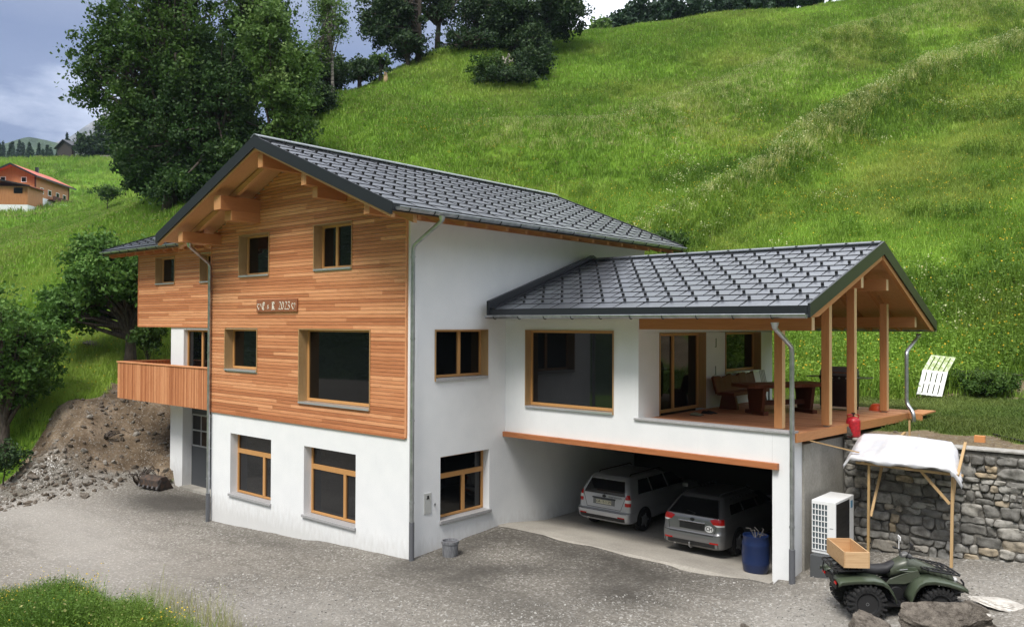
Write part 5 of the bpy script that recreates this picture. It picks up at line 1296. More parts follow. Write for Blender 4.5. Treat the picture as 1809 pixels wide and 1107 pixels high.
# ------------------------------------------------------------------ boulders in the foreground
M_BLD = mat('boulder_rock', lambda H: (H.col(H.mix(H.mr(H.noise(H.coords((1, 1, 3.5)), 8, 9, .8),   .38, .64), (.30, .265, .225), (.075, .062, .052))), H.bump(H.noise(H.coords((1, 1, 4)), 8, 9, .8), 1, .09)), rough=.9, spec=.2)
M_SLABR = mat('pale_slab_rock', lambda H: (H.col(H.mix(H.mr(H.noise(H.coords((1, 1, 1)), 5, 6, .7), .4, .7), (.58, .56, .52), (.33, .30, .27))), H.bump(H.noise(H.coords((1, 1, 1)), 9, 5, .7), .5, .02)), rough=.85)
def boulder(name, c, dims, seed, label, m=M_BLD, rot=(0, 0, 0), cuts=14, group=None, flat=False):
    bm = bmesh.new(); bmesh.ops.create_icosphere(bm, subdivisions=5, radius=1); g = np.random.default_rng(seed)
    pl = [(Vector(g.normal(size=3)).normalized(), g.uniform(.40, .72)) for _ in range(cuts)]
    if flat: pl += [(Vector((0, 0, 1)), .5), (Vector((0, 0, -1)), .5)]
    for v in bm.verts:
        q = v.co.copy()
        for n_, d_ in pl:
            t = q.dot(n_)
            if t > d_: q -= n_*(t-d_)*.96
        nn = mnoise.fractal(Vector((q.x*2.4, q.y*2.4, q.z*7))+Vector((seed, 0, 0)), .8, 2.1, 7)
        q += q.normalized()*(nn*.075-.05*max(0, .25-abs(mnoise.noise(q*2.1+Vector((seed*2, 0, 0)))))*2)
        v.co = Vector((q.x*dims[0], q.y*dims[1], q.z*dims[2]))
    me = bpy.data.meshes.new(name); bm.to_mesh(me); bm.free(); me.materials.append(m)
    me.polygons.foreach_set('use_smooth', [True]*len(me.polygons)); me.set_sharp_from_angle(angle=R(28))
    o = link(name, me); o.location = c; o.rotation_euler = rot
    return props(o, label, 'rock', group)
GB = 'boulders piled in the foreground right'
boulder('boulder', (11.02, 1.55, .86), (.86, .40, .46), 3, 'long angular brown slab boulder leaning in front of the quad bike', rot=(R(38), R(-5), R(30)), group=GB, flat=True)
boulder('boulder', (9.93, .78, .52), (.50, .44, .40), 5, 'dark jagged boulder before the rear wheel of the quad bike', rot=(.2, .3, .6), group=GB)
boulder('boulder', (11.02, .62, .55), (.62, .42, .42), 8, 'rounded brown boulder at the bottom edge beneath the long slab', rot=(.1, -.2, .9), group=GB)
boulder('boulder', tuple(at(1640, 1100, 13.2)), (.30, .2, .16), 21, 'brown wedge of rock at the bottom edge below the long slab boulder', rot=(.3, .1, 1.1), group=GB)
boulder('boulder', (11.80, 1.42, .62), (.40, .34, .30), 9, 'small lichen spotted boulder at the bottom beside the pale slabs', rot=(.4, .2, .2), group=GB)
boulder('boulder', tuple(at(1722, 1078, 13.7)), (.26, .18, .16), 10, 'dark rock wedge under the right end of the long slab', rot=(.1, .5, .4), group=GB)
boulder('boulder', (7.45, -.55, .0), (.17, .14, .10), 12, 'small round stone cut by the bottom edge left of the boulders', rot=(.1, .5, .4), group=GB)
boulder('boulder', (8.15, .42, .26), (.16, .13, .10), 14, 'fist sized grey stone lying in the white gravel', rot=(.1, .5, .4), group=GB)
boulder('stone_slab', tuple(at(1778, 1066, 13.75)), (.62, .40, .08), 15, 'flat white stone slab lying by the right edge', m=M_SLABR, rot=(.05, .08, .5), group='pale flat stone slabs', flat=True)
boulder('stone_slab', tuple(at(1782, 1098, 13.35)), (.72, .5, .09), 16, 'flat beige stone slab in the bottom right corner', m=M_SLABR, rot=(.12, .05, .2), group='pale flat stone slabs', flat=True)
boulder('boulder', (8.02, 5.78, 3.12), (.22, .16, .15), 17, 'lichen covered stone on the wall corner beside the red bottle', rot=(.1, .2, .3))
for i, (px, py, d, s, lb) in enumerate([(150, 866, 28.6, .22, 'pale flat rock at the foot of the mound'), (265, 835, 30.0, .16, 'small rock beside the old bucket'), (60, 855, 28.9, .2, 'pale rock left at the foot of the mound'), (165, 623, 37.5, .45, 'reddish rock in the grass beneath the apple tree')]):
    p = at(px, py, d); z = float(gridz(np.array([[p[0], p[1]]]))[0]); boulder('rock', (p[0], p[1], z+s*.2), (s*1.3, s, s*.6), 30+i, lb, rot=(.1*i, .2, i))

# ------------------------------------------------------------------ cars
M_SILV = mat('silver_paint', color=(.52, .53, .56), metal=.5, rough=.28)
M_GREYP = mat('bronze_grey_paint', color=(.22, .22, .225), metal=.6, rough=.28)
M_CARG = mat('car_glass', color=(.008, .009, .01), rough=.04, spec=.7)
M_RED = mat('red_lens', color=(.45, .012, .01), rough=.15)
M_CLR = mat('clear_lens', color=(.70, .70, .70), rough=.15)
M_PLATE = mat('plate_cream', color=(.62, .60, .46), rough=.4)
M_CHROME = mat('chrome', color=(.6, .6, .62), rough=.12, metal=1)
FONT = None
def text_mesh(body, size, mtx, m, name, parent, depth=.002, bold=0):
    cu = bpy.data.curves.new('txt', 'FONT'); cu.body = body; cu.size = size; cu.align_x = 'CENTER'; cu.align_y = 'CENTER'; cu.extrude = depth/2; cu.offset = bold
    o = bpy.data.objects.new('txt', cu); COL.objects.link(o); dg = bpy.context.evaluated_depsgraph_get(); me = bpy.data.meshes.new_from_object(o.evaluated_get(dg))
    bpy.data.objects.remove(o); me.transform(mtx); me.materials.clear(); me.materials.append(m); me.name = name
    return link(name, me, parent)
def wagon(name, loc, rz, W2, Hh, Ln, paint, label, st):
    """estate car, rear bumper at local y=0, nose towards +y. st: shape numbers"""
    t = thing(name, loc, label, 'car', rz=rz)
    # ring levels: z, half width, rear y, front y, corner radius
    LV = st['levels']
    zs = [l[0] for l in LV]
    def lv(z): return [float(np.interp(z, zs, [l[i] for l in LV])) for i in range(1, 5)]
    def ring(z, n=10):
        hw, yr, yf, rad = lv(z); pts = []
        for (sx, cy_, a0) in ((1, yr, -90), (1, yf, 0), (-1, yf, 90), (-1, yr, 180)):
            for i in range(n+1):
                a = R(a0+90*i/n); r2 = rad if cy_ == yr else rad*2.2
                ccy = yr+r2 if cy_ == yr else yf-r2; pts.append((sx*(hw-r2)+r2*math.cos(a), ccy+r2*math.sin(a), z))
        return pts
    def stack(z0, z1, k):
        return [z0+(z1-z0)*i/k for i in range(k+1)]
    levels = []
    for a, b in zip(zs[:-1], zs[1:]): levels += stack(a, b, 3)[:-1]
    levels.append(zs[-1]); mb = MB(); rings = [ring(z) for z in levels]; n = len(rings[0]); vs = [p for r_ in rings for p in r_]; fs = []
    for i in range(len(rings)-1):
        for j in range(n): a, b = i*n+j, i*n+(j+1) % n; fs.append((a, b, b+n, a+n))
    fs.append(tuple(range(n-1, -1, -1))); fs.append(tuple(range((len(rings)-1)*n, len(rings)*n)))
    mb.add(vs, fs); body = mb.build('body', paint, t, smooth=True, angle=32)
    def ry(x, z):
        hw, yr, yf, rad = lv(z); ax = abs(x)
        if ax <= hw-rad: return yr
        q = min(ax-(hw-rad), rad*.999); return yr+rad-math.sqrt(rad*rad-q*q)
    def patch(mb, zl, xl, xr, off=.006, nx=14, nz_=6):
        """zl=(z0,z1); xl(z), xr(z)"""
        z0, z1 = zl; vs, fs = [], []
        for j in range(nz_+1):
            z = z0+(z1-z0)*j/nz_; a, b = xl(z), xr(z)
            for i in range(nx+1): x = a+(b-a)*i/nx; vs.append((x, ry(x, z)-off, z))
        for j in range(nz_):
            for i in range(nx): k = j*(nx+1)+i; fs.append((k, k+1, k+nx+2, k+nx+1))
        mb.add(vs, fs)
    def lin(z0, x0, z1, x1): return lambda z: x0+(x1-x0)*(z-z0)/(z1-z0)
    gz0, gz1, gw0, gw1 = st['glass']
    mb = MB(); patch(mb, (gz0, gz1), lin(gz0, -gw0, gz1, -gw1), lin(gz0, gw0, gz1, gw1), .006); mb.build('rear_window', M_CARG, t, smooth=True)
    mb = MB()    # gasket round the rear window
    sz0, sz1 = gz0-.0, gz1+.0
    for sx in (-1, 1):
        P = [(sx*(gw0+(gw1-gw0)*k/6+.012), 0, gz0+(gz1-gz0)*k/6) for k in range(7)]; P = [(x, ry(x, z)-.004, z) for x, _, z in P]; mb.tube(P, .010, 6)
    for z, w in ((gz0, gw0), (gz1, gw1)):
        P = [(w*(k/6-1), ry(w*(k/6-1), z)-.004, z+(-.006 if z == gz0 else .006)) for k in range(13)]; mb.tube(P, .010, 6)
    mb.build('window_seal', M_BLACK if st['dark'] else paint, t)
    # shut lines of the tailgate
    mb = MB(); tz0, tw0, tw1 = st['gate']
    for sx in (-1, 1):
        P = [(sx*(tw0+(tw1-tw0)*k/8), 0, tz0+(gz0-tz0)*k/8) for k in range(9)]; P = [(x, ry(x, z)+.001, z) for x, _, z in P]; mb.tube(P, .007, 5)
    P = [(tw0*(k/6-1), ry(tw0*(k/6-1), tz0)+.001, tz0) for k in range(13)]; mb.tube(P, .008, 5)
    mb.build('tailgate_seam', M_BLACK, t)
    for sx in (-1, 1):
        lt = None
        for (z0, z1, a0, a1, b0, b1, col) in st['lamps']:
            mb = MB(); f0, f1 = lin(z0, a0, z1, b0), lin(z0, a1, z1, b1)
            if sx > 0: patch(mb, (z0, z1), f0, f1, .012)
            else: patch(mb, (z0, z1), lambda z: -f1(z), lambda z: -f0(z), .012)
            mm = {'r': M_RED, 'w': M_CLR}[col]
            if lt is None: lt = mb.build('tail_light', mm, t, smooth=True)
            else: mb.build('lens', mm, lt, smooth=True)
    # plate recess, plate
    pz = st['plate']; y = ry(0, pz)
    mb = MB(); mb.box(-.36, .36, y-.012, y+.02, pz-.085, pz+.085); mb.build('plate_recess', M_BLACK if st['dark'] else mat('recess_grey', color=(.16, .165, .17), rough=.5), t, bevel=.008)
    mb = MB(); mb.box(-.25, .25, y-.022, y-.012, pz-.055, pz+.055); pl = mb.build('number_plate', M_PLATE if st['text'] else M_BLACK, t)
    rx = Matrix.Translation((0, y-.0235, pz)) @ Matrix.Rotation(R(90), 4, 'X')
    if st['text']: text_mesh(st['text'], .105, rx, M_BLACK, 'lettering', pl, bold=.001)
    mb = MB(); mb.box(-.38, .38, y-.035, y+.02, pz+.092, pz+.115); mb.build('plate_trim', M_DARK if not st['dark'] else M_CHROME, t, bevel=.005)
    ez_ = st['emblem']; y = ry(0, ez_); mb = MB(); mb.lathe([(.0, -.004), (.062, -.004), (.062, .012), (.0, .012)], (0, 0, 0), 20, axis=1)
    mb.v = [(v[0], y-.008+v[1], ez_+v[2]*.62) for v in mb.v]; mb.build('emblem', M_BLACK, t)
    mb = MB(); y = ry(.05, gz0+.03)-.02
    mb.tube([(0, ry(0, gz0)-.02, gz0-.01), (.05, ry(0, gz0+.05)-.03, gz0+.05), (-.22, ry(-.22, gz0+.09)-.02, gz0+.08)], .008, 6); mb.build('wiper', M_BLACK, t)
    # bumper details
    bz0, bz1 = st['bumper']
    mb = MB(); patch(mb, (bz0, bz0+.10), lambda z: -W2*.86, lambda z: W2*.86, .004); mb.build('bumper_skirt', M_BLACK, t, smooth=True)
    mb = MB(); P = [(W2*.9*(k/8-1), ry(W2*.9*(k/8-1), bz1)-.003, bz1) for k in range(17)]; mb.tube(P, .007, 5); mb.build('bumper_seam', M_BLACK, t)
    for sx in (-1, 1):
        mb = MB(); x0 = W2*.60*sx; x1 = W2*.86*sx; a, b = min(x0, x1), max(x0, x1); patch(mb, (bz0+.10, bz0+.135), lambda z: a, lambda z: b, .008, nx=6, nz_=1); mb.build('reflector', M_RED, t)
    mb = MB(); mb.tube([(-W2*.55, .05, bz0-.02), (-W2*.55, .22, bz0-.02)], .032, 12); mb.build('exhaust', M_CHROME, t)
    if st.get('tow'):
        mb = MB(); mb.tube([(0, .2, bz0-.06), (0, .02, bz0-.07), (0, -.06, bz0-.02), (0, -.07, bz0+.05)], .018, 8); mb.lathe([(.0, -.025), (.02, -.02), (.027, 0), (.02, .02), (0, .025)], (0, -.07, bz0+.06), 12); mb.build('tow_bar', M_STEEL, t)
    # side glass and roof rails
    def sx_at(y, z):
        hw, yr, yf, rad = lv(z)
        return hw
    for sx in (-1, 1):
        mb = MB()
        for (ya, yb, yc, yd) in ((.62, 1.35, .85, 1.35), (1.42, 2.25, 1.42, 2.20), (2.32, 3.25, 2.27, 2.75)):
            vs = [(sx*(sx_at(0, gz0+.03)+.004), ya, gz0+.03), (sx*(sx_at(0, gz0+.03)+.004), yb, gz0+.03), (sx*(sx_at(0, gz1)+.004), yd, gz1), (sx*(sx_at(0, gz1)+.004), yc, gz1)]; mb.add(vs, [(0, 1, 2, 3)])
        mb.build('side_windows', M_CARG, t)
        mb = MB(); zr_ = zs[-1]; xr_ = sx*lv(zr_-.01)[0]*.96
        mb.tube([(xr_, .62, zr_-.02), (xr_, .72, zr_+.035), (xr_, 2.3, zr_+.045), (xr_, 2.42, zr_-.01)], .014, 8); mb.build('roof_rail', M_STEEL if st['dark'] else M_BLACK, t)
        for yw in st['wheels']:
            mb = MB(); xo = sx*(W2+.004); cz = .33
            arch = [(xo, yw+.385*math.cos(a), cz+.385*math.sin(a)) for a in np.linspace(R(-20), R(200), 20)]; mb.prism(arch, (sx*.004, 0, 0)); mb.build('wheel_arch', M_BLACK, t)
            mb = MB(); k = sx; mb.lathe([(.20, -.10), (.30, -.105), (.325, -.07), (.33, 0), (.325, .07), (.30, .105), (.20, .10)], (sx*(W2-.085), yw, .33), 32, axis=0); wh = mb.build('wheel', M_RUB, t, smooth=True, angle=50)
            mb = MB(); mb.lathe([(.0, .02), (.06, .03), (.20, .0), (.205, -.05)], (0, 0, 0), 24, axis=0, close=False)
            mb.v = [(sx*(W2+.005)+(v[0])*sx, yw+v[1], .33+v[2]) for v in mb.v]
            for a in range(5):
                an = a*2*PI/5; mb.beam((sx*(W2+.03), yw, .33), (sx*(W2+.015), yw+.2*math.cos(an), .33+.2*math.sin(an)), .045, .02, up=(1, 0, 0))
            mb.build('rim', M_STEEL, wh, smooth=False)
        mb = MB(); mb.obox((sx*(W2+.02) if sx > 0 else sx*(W2+.20), 3.0, .98), (.18, 0, 0), (0, .10, 0), (0, 0, .12)); mb.build('wing_mirror', paint, t, bevel=.02)
    return t, ry
s1 = dict(levels=[(.30, .80, .10, 4.3, .16), (.36, .855, .03, 4.45, .16), (.56, .865, .0, 4.45, .15), (.605, .865, .01, 4.45, .15), (.63, .855, .10, 4.42, .12), (.95, .845, .13, 4.2, .10), (1.03, .83, .14, 4.0, .10), (1.12, .80, .17, 3.1, .11), (1.48, .64, .36, 2.5, .12), (1.56, .58, .44, 2.3, .14), (1.58, .50, .52, 2.2, .14)],
          glass=(1.06, 1.46, .68, .555), gate=(.66, .56, .70), lamps=[(.80, .90, .70, .845, .69, .845, 'r'), (.90, .99, .69, .84, .70, .84, 'w'), (.99, 1.12, .70, .84, .72, .79, 'r')], plate=.84, text='GR·151129', emblem=1.005, bumper=(.36, .60), dark=False, wheels=(.85, 3.35))
t1, ry1 = wagon('station_wagon', (1.95, 5.02, .255), R(.05), .865, 1.58, 4.45, M_SILV, 'silver estate car with a cream number plate parked on the left in the carport', s1)
text_mesh('SPORT EDITION', .06, Matrix.Translation((.36, ry1(.36, 1.0)-.004, 1.00)) @ Matrix.Rotation(R(90), 4, 'X'), M_DARK, 'tailgate_lettering', t1)
s2 = dict(levels=[(.24, .80, .10, 4.5, .18), (.30, .865, .02, 4.7, .20), (.50, .885, .0, 4.75, .22), (.62, .885, .02, 4.75, .22), (.66, .88, .055, 4.7, .20), (.92, .87, .085, 4.4, .20), (1.0, .845, .11, 4.1, .18), (1.10, .79, .22, 3.2, .17), (1.36, .66, .48, 2.7, .16), (1.45, .58, .58, 2.5, .16), (1.475, .48, .68, 2.3, .16)],
          glass=(1.02, 1.38, .70, .53), gate=(.58, .62, .74), lamps=[(.82, .86, .70, .86, .62, .86, 'w'), (.86, .96, .60, .86, .50, .845, 'r'), (.96, 1.0, .50, .845, .62, .83, 'r')], plate=.76, text='', emblem=.92, bumper=(.30, .60), dark=True, wheels=(.95, 3.55), tow=True)
t2, ry2 = wagon('station_wagon', (4.95, 4.25, .255), R(1), .885, 1.48, 4.75, M_GREYP, 'dark bronze grey estate car with a white oval country sticker in the carport', s2)
mb = MB(); y = ry2(.50, .66)-.006; mb.v = []; n = 28
mb.add([(.50+.115*math.cos(a), ry2(.50, .70)-.016, .745+.082*math.sin(a)) for a in np.linspace(0, 2*PI, n, endpoint=False)], [tuple(range(n))]); stk = mb.build('country_sticker', mat('sticker_white', color=(.8, .8, .8), rough=.4), t2)
text_mesh('CH', .13, Matrix.Translation((.50, ry2(.50, .70)-.019, .745)) @ Matrix.Rotation(R(90), 4, 'X'), M_BLACK, 'lettering', stk, bold=.003)

t1.location = (1.90, 5.10, .028); t1.scale = (.95, .93, .91)
t2.location = (4.87, 4.45, .06); t2.scale = (.90, .93, .94); t2.rotation_euler = (R(-1), 0, R(1))
# ------------------------------------------------------------------ quad bike
QG = mat('olive_plastic', color=(.060, .078, .050), rough=.28, spec=.6)
QD = mat('dark_olive_plastic', color=(.060, .070, .050), rough=.35)
QB = M_BLACK
ang = math.atan2(.6, .8)
qx, qy = 9.47, 1.99; qz = .47
Q = thing('quad_bike', (qx, qy, qz), 'olive green quad bike with black racks parked before the stone wall', 'quad bike', rz=ang)
Q.scale = (.94, .95, .95)
def qb(mb, name, m, parent=Q, **k): return mb.build(name, m, parent, **k)
def qwheel(x, y, r, w):
    mb = MB(); pr = [(r*.52, -w*.42), (r*.62, -w*.5), (r*.86, -w*.5), (r*.97, -w*.38), (r, 0), (r*.97, w*.38), (r*.86, w*.5), (r*.62, w*.5), (r*.52, w*.42)]
    mb.lathe(pr, (x, y, r), 30, axis=1)
    for i in range(22):      # tread blocks
        a = i*2*PI/22
        for (yy, ww, da) in ((-w*.26, w*.42, 0), (w*.26, w*.42, PI/22)):
            c = Vector((x+math.cos(a+da)*r*.995, y+yy, r+math.sin(a+da)*r*.995)); tdir = Vector((-math.sin(a+da), 0, math.cos(a+da))); nrm = Vector((math.cos(a+da), 0, math.sin(a+da)))
            mb.obox(c-tdir*.02-Vector((0, ww/2, 0))-nrm*.01, tdir*.04, Vector((0, ww, 0)), nrm*.034)
        for sy in (-1, 1):
            c = Vector((x+math.cos(a)*r*.90, y+sy*w*.48, r+math.sin(a)*r*.90)); tdir = Vector((-math.sin(a), 0, math.cos(a))); nrm = Vector((math.cos(a), 0, math.sin(a)))
            mb.obox(c-tdir*.016-nrm*.05, tdir*.032, Vector((0, sy*.022, 0)), nrm*.10)
    wh = qb(mb, 'wheel', M_RUB)
    mb = MB(); sy = 1 if y > 0 else -1
    mb.lathe([(.0, sy*.02), (.05, sy*.03), (.08, sy*-.01), (r*.5, sy*-.03), (r*.56, sy*.05), (r*.58, sy*.06)], (x, y+sy*w*.28, r), 24, axis=1, close=False); qb(mb, 'rim', mat('rim_black', color=(.03, .03, .032), rough=.3, metal=.5), wh, smooth=True, angle=40)
    return wh
for x in (0, 1.28):
    for y in (-.40, .40): qwheel(x, y, .325 if x == 0 else .315, .27 if x == 0 else .21)
def fender(prof, y0, y1, th=.018, m=QG, name='fender', lip=.05, drop=.03):
    """profile in x,z swept from y0 (inner) to y1 (outer) with a rolled outer lip"""
    mb = MB(); k = len(prof); sy = 1 if y1 > y0 else -1
    cols = [(y0, 0), (y0+(y1-y0)*.6, .0), (y1-sy*.03, -.012), (y1, -drop), (y1, -drop-lip)]
    vs = [(x, yy, z+dz) for (yy, dz) in cols for (x, z) in prof]; fs = []
    for i in range(len(cols)-1):
        for j in range(k-1): a = i*k+j; fs.append((a, a+1, a+k+1, a+k))
    mb.add(vs, fs); o = qb(mb, name, m, smooth=True, angle=50)
    so_ = o.modifiers.new('thick', 'SOLIDIFY'); so_.thickness = th; so_.offset = 0
    return o
for sy in (-1, 1):
    fender([(-.52, .70), (-.45, .735), (-.2, .765), (.10, .77), (.26, .745), (.36, .68), (.44, .56), (.50, .42)], sy*.18, sy*.55)
    fender([(.74, .40), (.78, .50), (.83, .62), (.90, .72), (1.0, .775), (1.16, .79), (1.40, .755), (1.62, .69), (1.74, .64)], sy*.20, sy*.55)
# body panels: lofted centre hull
def loft(mb, secs, n=14, p=2.6):
    """secs: (x, zc, half width, half height)"""
    vs, fs = [], []
    for (x, zc, hw, hh) in secs:
        for j in range(n):
            a = 2*PI*j/n; c, s = math.cos(a), math.sin(a); vs.append((x, hw*math.copysign(abs(c)**(2/p), c), zc+hh*math.copysign(abs(s)**(2/p), s)))
    k = len(secs)
    for i in range(k-1):
        for j in range(n): a, b = i*n+j, i*n+(j+1) % n; fs.append((a, b, b+n, a+n))
    fs += [tuple(range(n-1, -1, -1)), tuple(range((k-1)*n, k*n))]; mb.add(vs, fs)
mb = MB(); loft(mb, [(.55, .78, .13, .10), (.66, .84, .17, .15), (.82, .90, .20, .16), (1.0, .90, .22, .13), (1.2, .85, .24, .10), (1.5, .76, .26, .08), (1.68, .68, .22, .06)]); qb(mb, 'front_body', QD, smooth=True, angle=50)
mb = MB(); loft(mb, [(-.42, .78, .15, .05), (-.30, .82, .19, .085), (.0, .83, .18, .09), (.3, .80, .145, .09), (.50, .82, .125, .09), (.62, .90, .115, .07), (.68, .93, .08, .04)]); qb(mb, 'seat', mat('seat_vinyl', color=(.022, .022, .025), rough=.55), smooth=True, angle=60)
for sy in (-1, 1):
    mb = MB(); mb.prism([(.42, sy*.20, .60), (.50, sy*.20, .70), (.72, sy*.235, .80), (.98, sy*.26, .88), (1.02, sy*.26, .78), (.86, sy*.25, .66), (.74, sy*.24, .62)], (0, sy*.03, 0)); qb(mb, 'side_panel', QD, bevel=.008)
    mb = MB(); mb.prism([(.60, sy*.22, .84), (.78, sy*.245, .93), (.94, sy*.25, .93), (1.0, sy*.26, .86), (.8, sy*.255, .84)], (0, sy*.015, 0)); qb(mb, 'tank_panel', QG, bevel=.006)
    mb = MB(); mb.box(.34, .86, sy*.20 if sy > 0 else -.50, sy*.50 if sy > 0 else -.20, .29, .325)
    for q in range(5): mb.box(.40+q*.09, .43+q*.09, (.24 if sy > 0 else -.48), (.48 if sy > 0 else -.24), .325, .34)
    qb(mb, 'footrest', QB)
    mb = MB(); mb.beam((0, sy*.08, .33), (0, sy*.30, .325), .05, .05); mb.beam((1.28, sy*.08, .36), (1.28, sy*.32, .32), .035, .03); mb.beam((1.12, sy*.08, .33), (1.28, sy*.32, .30), .03, .03); mb.beam((.15, sy*.10, .30), (0, sy*.26, .27), .04, .04)
    mb.tube([(1.25, sy*.20, .36), (1.2, sy*.16, .66)], .035, 8); mb.tube([(.02, sy*.22, .36), (.08, sy*.17, .68)], .04, 8); qb(mb, 'suspension', M_STEEL if False else QB)
    mb = MB(); mb.lathe([(.0, .0), (.055, .0), (.07, -.05), (.04, -.08)], (0, 0, 0), 16, axis=0); mb.v = [(1.70+v[0], sy*.17+v[1], .70+v[2]*.7) for v in mb.v]; qb(mb, 'headlight', M_CLR, smooth=True)
mb = MB(); mb.box(.18, 1.25, -.17, .17, .26, .60); mb.box(.35, .85, -.22, .22, .33, .52); mb.lathe([(.0, -.24), (.12, -.24), (.13, -.20), (.13, .20), (.12, .24), (0, .24)], (.62, 0, .44), 18, axis=1); mb.beam((-.35, -.12, .45), (.2, -.12, .40), .04, .04); mb.beam((-.35, .12, .45), (.2, .12, .40), .04, .04); qb(mb, 'engine', QB, bevel=.01)
mb = MB(); mb.tube([(-.02, .2, .55), (-.35, .2, .60), (-.46, .2, .60)], [.03, .07, .07], 14); qb(mb, 'exhaust', M_STEEL, smooth=True, angle=50)
def rack(x0, x1, w, z, zf, nb):
    mb = MB(); r = .013
    loop = [(x0, -w, z), (x1, -w*.92, zf), (x1+.05, -w*.7, zf-.01), (x1+.05, w*.7, zf-.01), (x1, w*.92, zf), (x0, w, z), (x0-.04, w*.8, z), (x0-.04, -w*.8, z), (x0, -w, z)]
    mb.tube(loop, r*1.25, 8, cap=False)
    for i in range(nb):
        f = (i+.5)/nb; mb.tube([(x0+(x1-x0)*f, -w*.96, z+(zf-z)*f), (x0+(x1-x0)*f, w*.96, z+(zf-z)*f)], r, 6)
    for yy in (-w*.5, 0, w*.5): mb.tube([(x0, yy, z), (x1+.04, yy, zf)], r, 6)
    for (xx, yy) in ((x0+.08, -w*.6), (x0+.08, w*.6), (x1-.05, -w*.6), (x1-.05, w*.6)): mb.tube([(xx, yy, z+(zf-z)*(xx-x0)/(x1-x0)), (xx, yy*.8, z-.13)], r, 6)
    return mb
qb(rack(1.10, 1.66, .42, .925, .83, 5), 'front_rack', QB); qb(rack(-.50, -.06, .44, .875, .885, 4), 'rear_rack', QB)
mb = MB()
mb.tube([(.92, 0, .70), (.84, 0, 1.02)], .03, 10); mb.tube([(.80, -.36, 1.12), (.82, -.22, 1.13), (.85, -.08, 1.06), (.85, .08, 1.06), (.82, .22, 1.13), (.80, .36, 1.12)], .013, 10)
hbars = qb(mb, 'handlebar', QB, smooth=True, angle=50)
for sy in (-1, 1):
    mb = MB(); mb.tube([(.803, sy*.26, 1.127), (.797, sy*.38, 1.118)], .02, 12); mb.tube([(.83, sy*.22, 1.11), (.90, sy*.34, 1.10)], .007, 6); qb(mb, 'grip', M_RUB, hbars)
    mb = MB(); mb.tube([(.83, sy*.2, 1.13), (.86, sy*.27, 1.28)], .007, 6); mb.obox((.855, sy*.27-.06, 1.27), (.02, 0, 0), (0, .12, .02), (0, 0, .075)); qb(mb, 'mirror', QB if sy < 0 else M_CLR, hbars, bevel=.008)
mb = MB(); loft(mb, [(.78, 1.06, .07, .05), (.86, 1.08, .10, .065), (.95, 1.05, .09, .05), (1.02, 1.0, .05, .02)]); qb(mb, 'instrument_pod', mat('pod_grey', color=(.10, .10, .10), rough=.4), hbars, smooth=True, angle=50)
mb = MB(); mb.tube([(.80, .0, .98), (.95, .10, .90), (1.05, .05, .84)], .008, 6); mb.tube([(.80, .15, 1.10), (.92, .18, .98), (1.0, .08, .86)], .007, 6); qb(mb, 'cable', QB, hbars)
mb = MB(); mb.tube([(1.60, -.26, .46), (1.80, -.24, .50), (1.80, -.24, .66), (1.76, -.22, .72)], .018, 8); mb.tube([(1.60, .26, .46), (1.80, .24, .50), (1.80, .24, .66), (1.76, .22, .72)], .018, 8); mb.tube([(1.80, -.24, .60), (1.80, .24, .60)], .018, 8); mb.tube([(1.80, -.24, .50), (1.80, .24, .50)], .018, 8); mb.box(1.60, 1.78, -.18, .18, .40, .62); qb(mb, 'front_bumper', QB)
mb = MB(); mb.tube([(-.46, -.30, .55), (-.55, -.30, .72), (-.52, -.30, .86)], .014, 8); mb.tube([(-.46, .30, .55), (-.55, .30, .72), (-.52, .30, .86)], .014, 8); mb.box(-.50, -.44, -.28, .28, .60, .70); mb.box(-.44, -.2, -.16, .16, .46, .62); qb(mb, 'rear_frame', QB)
for sy in (-1, 1):
    mb = MB(); mb.box(-.525, -.50, sy*.33-.06, sy*.33+.06, .62, .67); qb(mb, 'tail_light', M_RED, bevel=.006)
for sy in (-1, 1):
    mb = MB(); mb.prism([(.10, sy*.553, .742), (.22, sy*.553, .725), (.22, sy*.553, .705), (.10, sy*.553, .72)], (0, sy*.004, 0)); qb(mb, 'badge', M_CLR)
    mb = MB(); mb.prism([(.66, sy*.262, .88), (.80, sy*.268, .90), (.80, sy*.268, .885), (.66, sy*.262, .865)], (0, sy*.004, 0)); qb(mb, 'badge', M_FIXG)
    mb = MB(); mb.prism([(.40, sy*.19, .58), (.72, sy*.22, .66), (1.02, sy*.24, .80), (1.04, sy*.24, .60), (.90, sy*.22, .36), (.40, sy*.20, .36)], (0, sy*.012, 0)); qb(mb, 'lower_cowl', QB, bevel=.006)
    mb = MB(); mb.lathe([(.0, sy*.11), (.03, sy*.115), (.035, sy*.09)], (0, 0, .32), 12, axis=1); mb.lathe([(.0, sy*.10), (.03, sy*.105), (.035, sy*.08)], (1.28, 0, .31), 12, axis=1); mb.v = [(v[0], v[1]+sy*.40, v[2]) for v in mb.v]; qb(mb, 'hub_cap', M_STEEL)
# wooden crate on the rear rack
C_ = thing('wooden_crate', (0, 0, 0), 'open crate of raw boards on the rear rack of the quad bike', 'crate', rz=ang)
hx = Vector((math.cos(ang), math.sin(ang), 0)); hy = Vector((-math.sin(ang), math.cos(ang), 0)); cc = Vector((qx, qy, qz))+hx*(-.17)+hy*.0; cc.z = qz+.905
C_.location = cc
def crate():
    w, l, h, t = .215, .47, .27, .022; P = []
    for (nm, a) in (('side_board', (-w, -w+t, -l, l, 0, h)), ('side_board', (w-t, w, -l, l, 0, h)), ('end_board', (-w+t, w-t, -l, -l+t, 0, h)), ('end_board', (-w+t, w-t, l-t, l, 0, h)), ('bottom_board', (-w+t, w-t, -l+t, l-t, .0, t))):
        mb = MB(); mb.box(*a); mb.build(nm, M_RAW, C_, bevel=.003)
crate()

